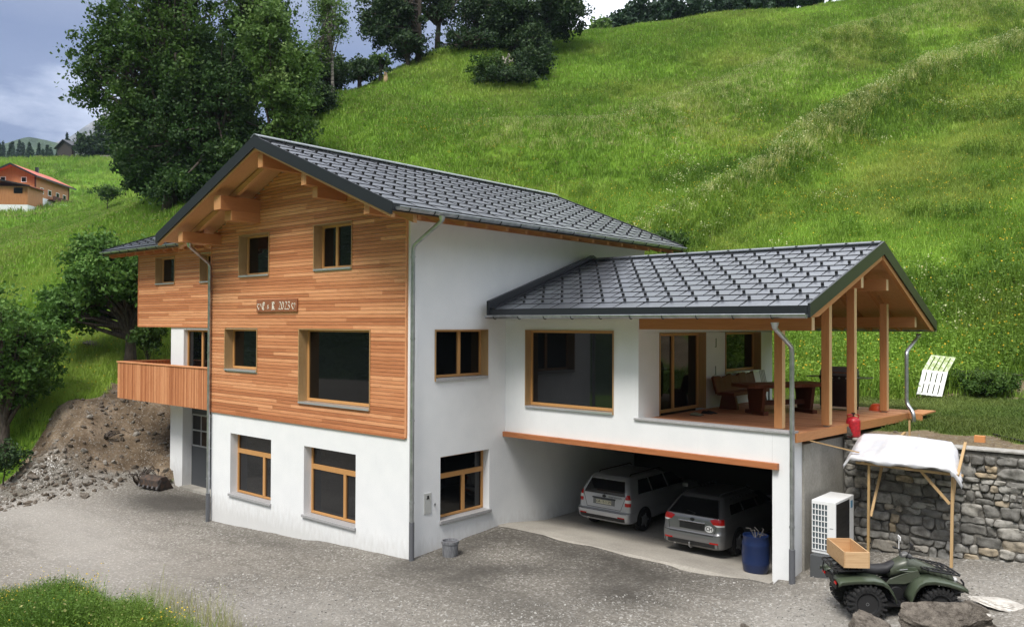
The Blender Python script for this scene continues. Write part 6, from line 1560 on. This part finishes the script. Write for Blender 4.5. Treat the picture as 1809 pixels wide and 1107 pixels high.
# ------------------------------------------------------------------ heat pump
HP = thing('heat_pump', (8.16, 4.45, .8), 'white outdoor heat pump with a louvred end and dark fan opening on a grey plinth', 'heat pump')
x0, x1, y0, y1, z0, z1 = 7.93, 8.42, 3.92, 5.0, .84, 1.92
mb = MB(); mb.box(x0, x1, y0, y1, z0, z1); b_ = mb.build('casing', M_WHITE, HP, bevel=.012)
mb = MB()
gx0, gx1 = x0+.02, x0+.33; 
mb.box(gx0, gx1, y0-.004, y0+.0, z0+.09, z1-.06); mb.build('coil', mat('coil_dark', color=(.05, .075, .09), rough=.6), b_)
mb = MB()
for i in range(6): x = gx0+(gx1-gx0)*i/5; mb.box(x-.009, x+.009, y0-.014, y0-.004, z0+.08, z1-.05)
for i in range(9): z = z0+.085+(z1-z0-.15)*i/8; mb.box(gx0-.009, gx1+.009, y0-.018, y0-.0142, z-.010, z+.010)
mb.build('grille', M_WHITE, b_)
mb = MB(); mb.box(x1+.001, x1+.004, y0+.03, y1-.28, z0+.05, z1-.05); fo = mb.build('fan_opening', M_BLACK, b_)
mb = MB()
for k in range(9): z = z0+.12+k*.1; mb.box(x1+.004, x1+.010, y0+.05, y1-.30, z-.004, z+.004)
mb.build('guard', M_BLACK, fo)
mb = MB(); mb.box(x1+.001, x1+.004, y1-.2, y1-.08, z1-.25, z1-.1); mb.build('badge', mat('badge_blue', color=(.10, .28, .45), rough=.4), b_)
mb = MB(); mb.box(x0+.09, x0+.13, y0-.018, y0-.014, z1-.52, z1-.5); mb.box(x0+.37, x0+.44, y0-.004, y0-.0, z1-.55, z1-.53); mb.build('label_strip', M_FIXG, b_)
mb = MB(); mb.box(7.96, 8.55, 3.75, 5.1, -.1, .835)
props(mb.build('plinth', mat('plinth_grey', color=(.075, .08, .085), rough=.75), None, bevel=.01), 'dark grey plinth under the white heat pump', 'plinth')

# ------------------------------------------------------------------ lean-to shelter with tarpaulin
SH = thing('shelter', (9.5, 5.2, .7), 'makeshift lean-to of wooden laths covered by a white tarpaulin at the stone wall', 'shelter')
for (a, b, w) in (((8.78, 4.78, .55), (8.80, 4.78, 2.62), .045), ((10.33, 4.80, .80), (10.36, 4.80, 2.60), .05)):
    mb = MB(); mb.beam(a, b, w, w, up=(0, 1, 0)); mb.build('post', M_PLANK, SH)
for (a, b, w) in (((8.82, 4.83, 1.55), (8.88, 5.55, 2.75), .05), ((10.30, 4.83, 2.02), (9.75, 4.86, 2.62), .05), ((10.33, 4.86, 1.85), (10.25, 5.6, 2.7), .045)):
    mb = MB(); mb.beam(a, b, w, .035, up=(0, 1, 0)); mb.build('brace', M_PLANK, SH)
for (a, b, w) in (((8.55, 4.76, 2.64), (10.55, 4.76, 2.61), .06), ((8.6, 5.65, 3.02), (8.72, 4.62, 2.67), .05), ((10.35, 5.9, 3.10), (10.5, 4.55, 2.64), .05), ((9.5, 5.7, 3.04), (9.55, 4.7, 2.67), .05), ((9.0, 6.6, 3.12), (9.02, 4.9, 2.82), .05)):
    mb = MB(); mb.beam(a, b, w, .045); mb.build('rafter', M_PLANK, SH)
mb = MB(); mb.beam((7.80, 3.95, 3.13), (8.62, 4.72, 2.86), .035, .025); mb.build('stay_lath', M_PLANK, SH)
def tarp():
    nu, nv = 80, 40; V = []; F = []
    for j in range(nv+1):
        v = j/nv
        for i in range(nu+1):
            u = i/nu
            # wall edge A (v=0) to valley edge B (v=1), then hanging flap
            ax, ay, az = 8.28+u*2.02, 5.72+.1*math.sin(u*5), 3.07+.03*math.sin(u*3)
            bx, by, bz = 8.34+u*2.26, 4.62-.05*math.sin(u*9), 2.73-.03*u
            if v < .72: t = v/.72; x, y, z = ax+(bx-ax)*t, ay+(by-ay)*t, az+(bz-az)*t; z -= .05*math.sin(PI*t)*math.sin(PI*((u*3) % 1))
            else:
                t = (v-.72)/.28; hang = (.06+.05*math.sin(PI*min(1, u*1.3))**2+.02*math.sin(u*23))*t + (.08*t if u > .9 else 0)
                x, y, z = bx+.01*math.sin(v*30), by-.03*math.sin(t*3)+.02*math.sin(u*25), bz-hang
            if u > .93: z -= (u-.93)/.07*(.16+.10*v); x -= (u-.93)*.4
            if u < .06: z -= (.06-u)/.06*(.10+.12*v)
            z += .010*mnoise.fractal(Vector((x*5, y*5, 1.3)), 1, 2, 3)+.012*abs(math.sin(u*31+v*3))*math.sin(v*PI*.8); V.append((x, y, z+.055))
    for j in range(nv):
        for i in range(nu): k = j*(nu+1)+i; F.append((k, k+1, k+nu+2, k+nu+1))
    mb = MB(); mb.add(V, F)
    m = mat('white_tarpaulin', lambda H: (H.col(H.mix(H.mr(H.noise(H.coords((1, 1, 1)), 3, 4), .35, .7), (.68, .68, .70), (.54, .56, .62))), H.bump(H.noise(H.coords((1, 4, 1)), 5, 4), .3, .01)), rough=.35)
    o = mb.build('tarpaulin', m, SH, smooth=True); s_ = o.modifiers.new('thick', 'SOLIDIFY'); s_.thickness = .004
tarp()

# ------------------------------------------------------------------ small things round the terrace
GBt = thing('gas_bottle', (8.10, 5.95, 3.0), 'red gas bottle standing on the wall at the deck edge', 'gas bottle')
M_REDP = mat('red_paint', lambda H: (H.col(H.mix(H.mr(H.noise(H.coords((1, 1, 1)), 20, 4), .4, .65), (.55, .018, .03), (.30, .012, .02))),), rough=.4)
mb = MB(); mb.lathe([(.0, .0), (.13, .0), (.15, .03), (.152, .12), (.146, .20), (.152, .28), (.15, .36), (.12, .42), (.06, .45), (.0, .455)], (8.10, 5.95, 3.01), 24); mb.build('body', M_REDP, GBt, smooth=True, angle=60)
mb = MB(); mb.tube([(8.10, 5.95, 3.45), (8.10, 5.95, 3.53)], .022, 10); mb.box(8.06, 8.14, 5.94, 5.96, 3.52, 3.55)
mb.build('valve', M_BLACK, GBt)
mb = MB(); mb.tube([(8.10+.12*math.cos(a), 5.95+.12*math.sin(a), 3.50) for a in np.linspace(0, 5, 14)], .010, 6); mb.tube([(8.21, 5.95, 3.42), (8.22, 5.95, 3.50)], .010, 6); mb.tube([(7.98, 5.95, 3.42), (7.98, 5.95, 3.50)], .010, 6); mb.build('collar', M_REDP, GBt)
M_RUST0 = mat('scrap_steel', color=(.09, .085, .08), rough=.6, metal=.4)
# blue barrel in the carport
BR = thing('barrel', (6.72, 3.92, .255), 'blue plastic barrel filled with scrap beside the carport pillar', 'barrel')
M_BLUE = mat('blue_plastic', color=(.008, .020, .075), rough=.35)
mb = MB(); pr = [(.0, .0), (.24, .0), (.26, .04), (.285, .2), (.292, .24), (.283, .27), (.295, .45), (.283, .62), (.292, .65), (.284, .69), (.26, .82), (.27, .84), (.27, .87), (.245, .87), (.24, .80), (.0, .78)]
mb.lathe([(a, b*.9) for a, b in pr], (6.72, 3.92, .205), 32); mb.build('body', M_BLUE, BR, smooth=True, angle=50)
mb = MB(); rr = random.Random(4)
for i in range(6):
    a = rr.random()*6.3; r0 = rr.uniform(0, .12); mb.tube([(6.72+r0*math.cos(a), 3.92+r0*math.sin(a), .85), (6.72+.2*math.cos(a+.6), 3.92+.2*math.sin(a+.6), 1.0+rr.uniform(0, .10)), (6.72+.25*math.cos(a+1), 3.92+.25*math.sin(a+1), 1.0+rr.uniform(0, .10))], .012, 5)
mb.build('scrap', M_RUST0, BR)
# round planter at the corner
PT = thing('planter', (.62, .74, .02), 'round grey concrete planter standing by the house corner', 'planter')
mb = MB(); mb.lathe([(.0, .0), (.175, .0), (.18, .02), (.19, .30), (.205, .305), (.21, .37), (.18, .37), (.175, .30), (.0, .29)], (.62, .74, .055), 32); mb.build('pot', mat('grey_cast', lambda H: H.col(H.mix(H.mr(H.noise(H.coords((6, 6, 1)), 8, 4), .4, .6), (.22, .225, .24), (.13, .135, .15))), rough=.7), PT, smooth=True, angle=40)
mb = MB(); mb.lathe([(.0, .315), (.176, .31)], (.62, .74, .055), 24); mb.build('soil', mat('planter_soil', color=(.10, .10, .11), rough=.9), PT)
# plastic pallet leaning on the slope
pc = at(1644, 663, 27.2); PLp = thing('plastic_pallet', tuple(pc), 'white plastic pallet propped upright against the green slope', 'pallet')
def pallet():
    o = Vector(at(1619, 696, 27.2)); ux = Vector(at(1664, 701, 27.0))-o; mid = Vector(at(1630, 653, 27.6))-o; top = Vector(at(1645, 627, 27.9))-o
    n = ux.cross(mid).normalized(); 
    if n.dot(Vector(CAM)-o) < 0: n = -n
    th = .12; m = mat('weathered_white_plastic', lambda H: H.col(H.mix(H.mr(H.noise(H.coords((1, 1, 1)), 6, 5), .45, .65), (.80, .80, .80), (.70, .71, .68))), rough=.55)
    mg = mat('green_reflection_plastic', lambda H: H.col(H.mix(H.mr(H.noise(H.coords((1, 1, 1)), 9, 5), .4, .6), (.60, .66, .50), (.30, .38, .14))), rough=.6)  # green reflection put into the colour of the upper slats
    for k in range(5):
        mb = MB(); mb.obox(o+ux*(k*.2075)+n*.03, ux*.165, mid, -n*.03); mb.build('slat', m, PLp, bevel=.006)
        mb = MB(); mb.obox(o+mid+ux*(k*.2075)+n*.028, ux*.165, top-mid, -n*.028); mb.build('slat', mg, PLp, bevel=.006)
    for (a, d_) in ((.0, mid), (.46, mid), (.93, mid), (.0, top-mid)):
        st_ = o+d_*a if d_ is mid else o+mid+(top-mid)*.9
        mb = MB(); mb.obox(st_-n*.0, ux, d_.normalized()*.09, -n*th); mb.build('runner', m if d_ is mid else mg, PLp, bevel=.006)
pallet()
# stake, hoses, block on the lawn
mb = MB(); p = at(1607, 775, 18.0); mb.beam((p[0], p[1], 2.9), (p[0], p[1]-.01, 3.42), .035, .035, up=(0, 1, 0)); props(mb.build('stake', M_PLANK, None), 'thin wooden stake standing behind the tarpaulin', 'stake')
mb = MB(); p = at(1731, 785, 17.4); mb.box(p[0]-.10, p[0]+.10, p[1]-.05, p[1]+.05, 3.0, 3.17); props(mb.build('wood_block', mat('orange_block', color=(.62, .27, .10), rough=.7), None, bevel=.004), 'short orange wooden block on the stone wall coping', 'block')
def ground_tube(pts, r, name, m, label, cat, lift=.0):
    P = []
    for (px, py) in pts:
        d0, d1 = 12, 34
        for _ in range(30):
            dm = (d0+d1)/2; q = at(px, py, dm)
            if q[2] > float(gridz(np.array([[q[0], q[1]]]))[0]): d0 = dm
            else: d1 = dm
        q = at(px, py, d0); P.append((q[0], q[1], float(gridz(np.array([[q[0], q[1]]]))[0])+r+.02+lift))
    mb = MB(); mb.tube(P, r, 6); return props(mb.build(name, m, None, smooth=True), label, cat)
ground_tube([(1600, 733), (1625, 737), (1660, 742), (1700, 745), (1745, 752), (1785, 760), (1830, 768)], .014, 'hose', M_BLACK, 'black hose running over the lawn from the downpipe to the right edge', 'hose')
ground_tube([(1755, 770), (1780, 776), (1815, 785), (1840, 790)], .022, 'hose', M_BLACK, 'short thick black hose lying near the coping at the right edge', 'hose')
# barbecue grill
GR = thing('grill', (6.95, 8.95, 3.3), 'dark gas barbecue cart with side shelves on the terrace', 'barbecue')
M_GR = mat('grill_enamel', color=(.020, .010, .010), rough=.35)
gxx, gyy = 6.78, 8.9; 
mb = MB(); mb.box(gxx-.42, gxx+.42, gyy-.26, gyy+.26, 3.40, 4.08); mb.build('cabinet', M_GR, GR, bevel=.01)
mb = MB(); mb.box(gxx-.43, gxx+.43, gyy-.28, gyy+.28, 4.085, 4.20); hk = mb.build('firebox', M_GR, GR, bevel=.01)
for k in range(4):
    mb = MB(); mb.lathe([(.0, -.02), (.022, -.02), (.026, .012), (.0, .012)], (gxx-.27+k*.18, gyy-.29, 4.14), 12, axis=1); mb.build('knob', M_STEEL, hk)
mb = MB(); n = 12; P = [(gxx-.42, gyy-.27+.54*i/n, 4.205+.22*math.sin(PI*i/n)**.6) for i in range(n+1)]; mb.prism(P, (.84, 0, 0)); ld = mb.build('lid', mat('lid_grey', color=(.16, .16, .165), rough=.35, metal=.5), GR)
mb = MB(); mb.tube([(gxx-.3, gyy-.30, 4.28), (gxx+.3, gyy-.30, 4.28)], .014, 8); mb.build('handle', M_CHROME, ld)
for sx in (-1, 1):
    mb = MB(); a = gxx+sx*.43; mb.box(min(a, a+sx*.36), max(a, a+sx*.36), gyy-.22, gyy+.22, 4.14, 4.165); mb.build('side_shelf', M_STEEL, GR, bevel=.004)
    for sy in (-1, 1):
        mb = MB(); mb.box(gxx+sx*.38-.025, gxx+sx*.38+.025, gyy+sy*.22-.025, gyy+sy*.22+.025, 3.302, 3.40); mb.build('leg', M_BLACK, GR)
# orange tub, shoes
OB = thing('tub', (7.35, 9.65, 3.3), 'small upturned orange tub at the far edge of the terrace', 'tub')
mb = MB(); mb.lathe([(.24, .0), (.235, .04), (.19, .13), (.14, .17), (.0, .175)], (7.62, 9.35, 3.305), 22); mb.build('shell', mat('orange_plastic', color=(.75, .10, .03), rough=.45), OB, smooth=True, angle=50)
def shoe(x, y, rz, m, lb):
    t = thing('shoe', (x, y, 3.305), lb, 'shoe', 'shoes left outside the terrace door', rz=rz)
    mb = MB(); vs, fs = [], []; secs = [(-.13, .035, .05), (-.09, .045, .075), (-.03, .042, .07), (.04, .048, .05), (.10, .045, .035), (.14, .02, .02)]
    for (a, hw, h) in secs:
        for j in range(10): an = 2*PI*j/10; vs.append((a, hw*math.cos(an), max(0.006, h*.5+h*.5*math.sin(an))))
    for i in range(len(secs)-1):
        for j in range(10): p, q = i*10+j, i*10+(j+1) % 10; fs.append((p, q, q+10, p+10))
    fs += [tuple(range(9, -1, -1)), tuple(range(50, 60))]; mb.add(vs, fs); mb.build('upper', m, t, smooth=True)
    mb = MB(); mb.prism([(-.135, -.035, 0), (.0, -.04, 0), (.1, -.046, 0), (.145, -.02, 0), (.145, .02, 0), (.1, .046, 0), (0, .04, 0), (-.135, .035, 0)], (0, 0, .014)); mb.build('sole', M_RUB, t)
mg_ = mat('shoe_olive', color=(.16, .16, .10), rough=.8)
shoe(4.72, 4.98, .2, mg_, 'olive shoe nearest to the terrace door'); shoe(4.70, 5.12, .35, mg_, 'second olive shoe next to the door')
shoe(4.72, 5.55, .1, M_BLACK, 'black shoe by the door frame'); shoe(4.78, 5.68, .5, M_BLACK, 'black shoe furthest from the door, turned outward')
# rustic bench and table
BN = thing('garden_bench', (4.55, 7.9, 3.3), 'heavy dark brown rustic bench with a wavy backrest along the white wall', 'bench')
def wavy(mb, x, y0, y1, z0, z1, th, lean=.12):
    n = 22; top = []
    rr = random.Random(2)
    for i in range(n+1): top.append(z1+.035*math.sin(i*.9)+.02*math.sin(i*2.3)+.05*i/n)
    vs, fs = [], []
    for i in range(n+1):
        y = y0+(y1-y0)*i/n
        for (dx_, z) in ((0, z0), (th, z0), (th-lean, top[i]), (-lean, top[i])): vs.append((x+dx_, y, z))
    for i in range(n):
        for j in range(4): a, b = i*4+j, i*4+(j+1) % 4; fs.append((a, b, b+4, a+4))
    fs += [(3, 2, 1, 0), (n*4, n*4+1, n*4+2, n*4+3)]; mb.add(vs, fs)
mb = MB(); wavy(mb, 4.36, 6.7, 9.1, 3.70, 4.12, .07); mb.build('backrest', M_BROWN, BN)
mb = MB(); mb.box(4.36, 4.84, 6.8, 9.0, 3.66, 3.745); mb.build('seat', M_BROWN, BN, bevel=.015)
for y in (7.0, 8.8):
    mb = MB(); mb.prism([(4.34, y-.06, 3.302), (4.86, y-.06, 3.302), (4.78, y-.06, 3.66), (4.42, y-.06, 3.66)], (0, .12, 0)); mb.build('leg', M_BROWN, BN, bevel=.01)
TB = thing('garden_table', (6.02, 6.95, 3.3), 'heavy dark brown table with a thick uneven slab top on trestle legs', 'table', rz=R(60))
mb = MB(); vs, fs = [], []; n = 24; rr = random.Random(6)
for i in range(n+1):
    x = -1.2+2.4*i/n; w0_, w1_ = .42+.03*math.sin(i*1.1), .42+.03*math.sin(i*.8+2)
    if i in (0, n): w0_ *= .8; w1_ *= .8
    for (yy, z) in ((-w0_, .67), (w1_, .67), (w1_+.02, .755), (-w0_-.02, .755)): vs.append((x, yy, z))
for i in range(n):
    for j in range(4): a, b = i*4+j, i*4+(j+1) % 4; fs.append((a, b, b+4, a+4))
fs += [(3, 2, 1, 0), (n*4, n*4+1, n*4+2, n*4+3)]; mb.add(vs, fs); mb.build('table_top', M_BROWN, TB)
for x in (-.72, .72):
    mb = MB(); mb.box(x-.07, x+.07, -.38, .38, .002, .10); mb.prism([(x-.05, -.24, .10), (x-.05, .24, .10), (x-.05, .30, .40), (x-.05, .34, .67), (x-.05, -.34, .67), (x-.05, -.30, .40)], (.10, 0, 0)); mb.build('leg', M_BROWN, TB, bevel=.01)
mb = MB(); mb.box(-.70, .70, -.05, .05, .22, .34); mb.build('stretcher', M_BROWN, TB, bevel=.01)
FC = thing('folding_chair', (4.75, 9.6, 3.3), 'folding chair with pale slats at the end of the brown bench', 'chair')
for k in range(4):
    mb = MB(); mb.beam((4.50, 9.32+k*.10, 3.75), (4.42, 9.27+k*.10, 4.22), .035, .015, up=(1, 0, 0)); mb.build('back_slat', M_FIXG, FC)
mb = MB(); mb.box(4.50, 4.90, 9.25, 9.68, 3.72, 3.75); mb.build('seat', M_DARK, FC, bevel=.004)
for (a, b) in ((4.54, 9.28), (4.86, 9.28), (4.54, 9.65), (4.86, 9.65)):
    mb = MB(); mb.beam((a, b, 3.302), (a, b, 3.72), .03, .03, up=(1, 0, 0)); mb.build('leg', M_DARK, FC)

# ------------------------------------------------------------------ old excavator bucket and roots by the mound
p = at(268, 850, 29.7); z = float(gridz(np.array([[p[0], p[1]]]))[0]); bx, by = p[0], p[1]
EB = thing('excavator_bucket', (bx, by, z), 'rusty dark excavator bucket with teeth lying at the mound beside the pillar', 'bucket')
M_RUST = mat('dark_rusty_steel', lambda H: H.col(H.mix(H.mr(H.noise(H.coords((1, 1, 1)), 8, 5), .4, .65), (.035, .030, .028), (.10, .06, .04))), rough=.75)
mb = MB(); sec = [(-.25, 0), (.28, .02), (.42, .16), (.40, .36), (.28, .46), (.05, .46)]
vs, fs = [], []
hyb = Vector((.95, .15, 0)); hxb = Vector((.15, -.95, 0))
for k in (0, 1):
    for (a, h) in sec: q = Vector((bx-.5, by+.15, z))+hyb*(k*1.15)+hxb*a+Vector((0, 0, h+.02)); vs.append(tuple(q))
n = len(sec)
for i in range(n-1): fs.append((i, i+1, n+i+1, n+i))
fs += [tuple(range(n)), tuple(range(2*n-1, n-1, -1))]; mb.add(vs, fs); sh_ = mb.build('shell', M_RUST, EB); s_ = sh_.modifiers.new('thick', 'SOLIDIFY'); s_.thickness = .03
for k in range(5):
    mb = MB(); q = Vector((bx-.5, by+.15, z))+hyb*(k*.27+.03)+hxb*.30; mb.beam(q+Vector((0, 0, .42)), q+hxb*.16+Vector((0, 0, .10)), .09, .05); mb.build('tooth', mat('worn_steel', color=(.16, .15, .15), rough=.5, metal=.5), EB)
def roots(name, c, n, spread, h, seed, label, m=M_BARK, r0=.04):
    rr = random.Random(seed); t = thing(name, tuple(c), label, 'roots')
    for i in range(n):
        mb = MB(); a = rr.random()*6.3; L_ = spread*rr.uniform(.5, 1); P = [Vector(c)+Vector((0, 0, -.05))]
        for k in range(5):
            f = (k+1)/5; P.append(Vector(c)+Vector((math.cos(a)*L_*f+rr.gauss(0, .06)*spread, math.sin(a)*L_*f+rr.gauss(0, .06)*spread, h*math.sin(f*2.4)*rr.uniform(.6, 1.1))))
        mb.tube(P, [r0*(1-.16*k) for k in range(6)], 6); mb.build('root', m, t, smooth=True)
    return t
p = at(245, 820, 30.2); roots('root_tangle', (p[0], p[1], float(gridz(np.array([[p[0], p[1]]]))[0])), 10, 1.0, .55, 3, 'tangle of dark roots with a pale end above the old bucket')
p = at(185, 770, 31.2); roots('root_tangle', (p[0], p[1], float(gridz(np.array([[p[0], p[1]]]))[0])), 5, .9, .25, 8, 'thin roots sticking out of the middle of the earth mound')
M_GREYW = mat('bleached_wood', color=(.34, .31, .27), rough=.9)
p = at(890, 124, hitd(890, 124)); roots('uprooted_stump', (p[0], p[1], float(gridz(np.array([[p[0], p[1]]]))[0])), 14, 1.5, 1.3, 5, 'bleached uprooted stump in the middle of the meadow bushes', M_GREYW, .10)
GS = 'fence posts below the meadow bushes'
for i, (px, lb) in enumerate(((893, 'left fence post of the two below the meadow bushes'), (922, 'right fence post of the two below the meadow bushes'))):
    p = at(px, 154, hitd(px, 154)); z = float(gridz(np.array([[p[0], p[1]]]))[0]); mb = MB(); mb.tube([(p[0], p[1], z-.2), (p[0]+.05, p[1], z+1.0)], .05, 8); props(mb.build('fence_post', M_GREYW, None), lb, 'post', GS)
p = at(681, 112, 73); z = float(gridz(np.array([[p[0], p[1]]]))[0]); mb = MB(); mb.tube([(p[0], p[1], z-.3), (p[0]+.05, p[1], z+.5), (p[0]-.05, p[1]+.05, z+1.15)], [.25, .2, .12], 9); props(mb.build('tree_stump', mat('pale_stump', color=(.42, .30, .17), rough=.9), None, smooth=True), 'pale broken stump on the skyline left of the hilltop trees', 'stump')
# ------------------------------------------------------------------ chalet, barn and fence far left
def frame_at(px, py, d, yaw_deg):
    o = at(px, py, d); dv = o[:2]-CAM[:2]; dv = dv/np.linalg.norm(dv); pr = np.array([dv[1], -dv[0]]); a = R(yaw_deg)
    u = math.cos(a)*pr-math.sin(a)*dv; v = math.sin(a)*pr+math.cos(a)*dv
    return Vector((o[0], o[1], o[2])), Vector((u[0], u[1], 0)), Vector((v[0], v[1], 0))
O, U_, V_ = frame_at(62, 358, 150, 27); U_ *= .84; V_ *= .84
CH = thing('chalet', tuple(O), 'wooden chalet with red roofs standing on the meadow far left', 'house')
M_CHW = wood('chalet_wood', ((.36, .15, .06), (.42, .185, .075), (.48, .22, .095)), 2, knots=.1, scale=.3)
M_REDR = mat('red_roof', lambda H: H.col(H.mix(H.mr(H.noise(H.coords((1, 1, 1)), .8, 4), .4, .7), (.46, .10, .06), (.55, .17, .11))), rough=.6)
def cb(mb, u0, u1, v0, v1, z0, z1): mb.obox(O+U_*u0+V_*v0+Vector((0, 0, z0)), U_*(u1-u0), V_*(v1-v0), Vector((0, 0, z1-z0)))
def cpt(u, v, z): return O+U_*u+V_*v+Vector((0, 0, z))
mb = MB(); cb(mb, -9, 0, 0, 15, -3, 1.3); mb.build('base_wall', M_PLAST, CH)
mb = MB(); mb.prism([cpt(-9, .0, 1.3), cpt(0, .0, 1.3), cpt(0, .0, 5.0), cpt(-4.5, .0, 6.8), cpt(-9, .0, 5.0)], V_*15); mb.build('wall', M_CHW, CH)
mb = MB()
for (ua, ub) in ((-4.5, 1.1), (-4.5, -10.1)):
    s_ = 1 if ub > ua else -1; mb.prism([cpt(ua, -1.6, 7.0), cpt(ub, -1.6, 7.0-.40*abs(ub-ua)), cpt(ub, -1.6, 6.82-.40*abs(ub-ua)), cpt(ua, -1.6, 6.8)], V_*18)
rf = mb.build('roof', M_REDR, CH)
mb = MB()
for (ua, ub) in ((-4.5, 1.12), (-4.5, -10.12)): mb.prism([cpt(ua, -1.66, 7.04), cpt(ub, -1.66, 7.04-.40*abs(ub-ua)), cpt(ub, -1.66, 6.7-.40*abs(ub-ua)), cpt(ua, -1.66, 6.7)], V_*.05)
mb.prism([cpt(1.12, -1.6, 4.80), cpt(1.16, -1.6, 4.80), cpt(1.16, -1.6, 4.50), cpt(1.12, -1.6, 4.50)], V_*18)
mb.build('barge_board', M_DARK, rf)
mb = MB(); cb(mb, -4.7, -4.1, 9, 9.6, 6.5, 7.9); mb.build('chimney', M_DARK, rf)
for (u, w) in ((-6.8, 1.2), (-2.4, 1.2)):
    mb = MB(); cb(mb, u-w/2, u+w/2, -.06, .0, 3.7, 4.7); wf = mb.build('window', M_WHITE, CH); mb = MB(); cb(mb, u-w/2+.15, u+w/2-.15, -.08, -.06, 3.82, 4.58); mb.build('pane', M_GLASS, wf)
for v in (2.0, 5.4, 9.0, 12.2):
    mb = MB(); cb(mb, .0, .06, v, v+1.5, 2.0, 3.1); wf = mb.build('window', M_WHITE, CH); mb = MB(); cb(mb, .06, .08, v+.15, v+1.35, 2.12, 2.98); mb.build('pane', M_GLASS, wf)
mb = MB(); cb(mb, .0, 1.1, 5.5, 14.5, 1.1, 1.25); cb(mb, 1.05, 1.12, 5.5, 14.5, 1.25, 2.0); mb.build('balcony', M_BROWN, CH)
mb = MB(); cb(mb, -.12, .12, -.12, .12, 1.3, 4.9); cb(mb, -.1, .12, 14.9, 15.1, 1.3, 4.9); mb.build('corner_post', M_BROWN, CH)
mb = MB(); cb(mb, -7, -1.0+2.6, -6.2, 0, -3.5, .4); mb.build('annex_base', M_PLAST, CH)
mb = MB(); cb(mb, -7, 1.62, -6.22, 0, -1.1, 2.15); mb.build('annex_wall', M_CHW, CH)
mb = MB(); mb.prism([cpt(2.5, -7.2, 2.2), cpt(-3.5, -7.2, 3.15), cpt(-3.5, -7.2, 3.0), cpt(2.5, -7.2, 2.05)], V_*7.6); mb.prism([cpt(-3.5, -7.2, 3.15), cpt(-9.2, -7.2, 2.2), cpt(-9.2, -7.2, 2.05), cpt(-3.5, -7.2, 3.0)], V_*7.6); mb.build('annex_roof', M_REDR, CH)
mb = MB(); mb.prism([cpt(2.55, -7.25, 2.25), cpt(-3.5, -7.25, 3.2), cpt(-3.5, -7.25, 2.95), cpt(2.55, -7.25, 2.0)], V_*.05); mb.prism([cpt(-3.5, -7.25, 3.2), cpt(-9.25, -7.25, 2.25), cpt(-9.25, -7.25, 2.0), cpt(-3.5, -7.25, 2.95)], V_*.05); mb.build('barge_board', M_DARK, CH)
mb = MB(); cb(mb, -1.2, .6, -6.28, -6.22, .9, 1.9); mb.build('annex_window', M_GLASS, CH)
mb = MB(); cb(mb, 1.6, 4.6, 3, 9, -1.2, .1); mb.build('terrace_wall', M_PLAST, CH)
O, U_, V_ = frame_at(112, 274, 228, 60)
BA = thing('barn', tuple(O), 'dark weathered barn on the crest of the far meadow', 'barn')
M_OLDW = wood('weathered_boards', ((.035, .028, .025), (.05, .042, .038), (.08, .07, .065)), 2, knots=0, scale=.3)
mb = MB(); mb.prism([cpt(-3, 0, -1.5), cpt(4, 0, -1.5), cpt(4, 0, 2.4), cpt(.5, 0, 4.0), cpt(-3, 0, 2.4)], V_*7); mb.build('wall', M_OLDW, BA)
mb = MB(); mb.prism([cpt(-3.8, -.6, 2.2), cpt(.5, -.6, 4.25), cpt(.5, -.6, 4.05), cpt(-3.8, -.6, 2.0)], V_*8.2); mb.prism([cpt(.5, -.6, 4.25), cpt(4.8, -.6, 2.2), cpt(4.8, -.6, 2.0), cpt(.5, -.6, 4.05)], V_*8.2); mb.build('roof', M_DARK, BA)
mb = MB(); cb(mb, 3.9, 4.06, 1, 4, -1.5, .8); mb.build('base_wall', M_PLAST, BA)
FN = thing('fence', tuple(at(190, 268, 222)), 'pale rail fence beside the trees right of the barn', 'fence')
P = [at(178+i*5.5, 277-i*1.6, 220) for i in range(8)]
for q in P:
    z = float(gridz(np.array([[q[0], q[1]]]))[0]); mb = MB(); mb.box(q[0]-.12, q[0]+.12, q[1]-.12, q[1]+.12, z-.3, z+1.2); mb.build('post', M_GREYW, FN)
for h in (.5, 1.0):
    mb = MB()
    for a, b in zip(P[:-1], P[1:]): mb.beam((a[0], a[1], float(gridz(np.array([a[:2]]))[0])+h), (b[0], b[1], float(gridz(np.array([b[:2]]))[0])+h), .06, .16)
    mb.build('rail', M_GREYW, FN)
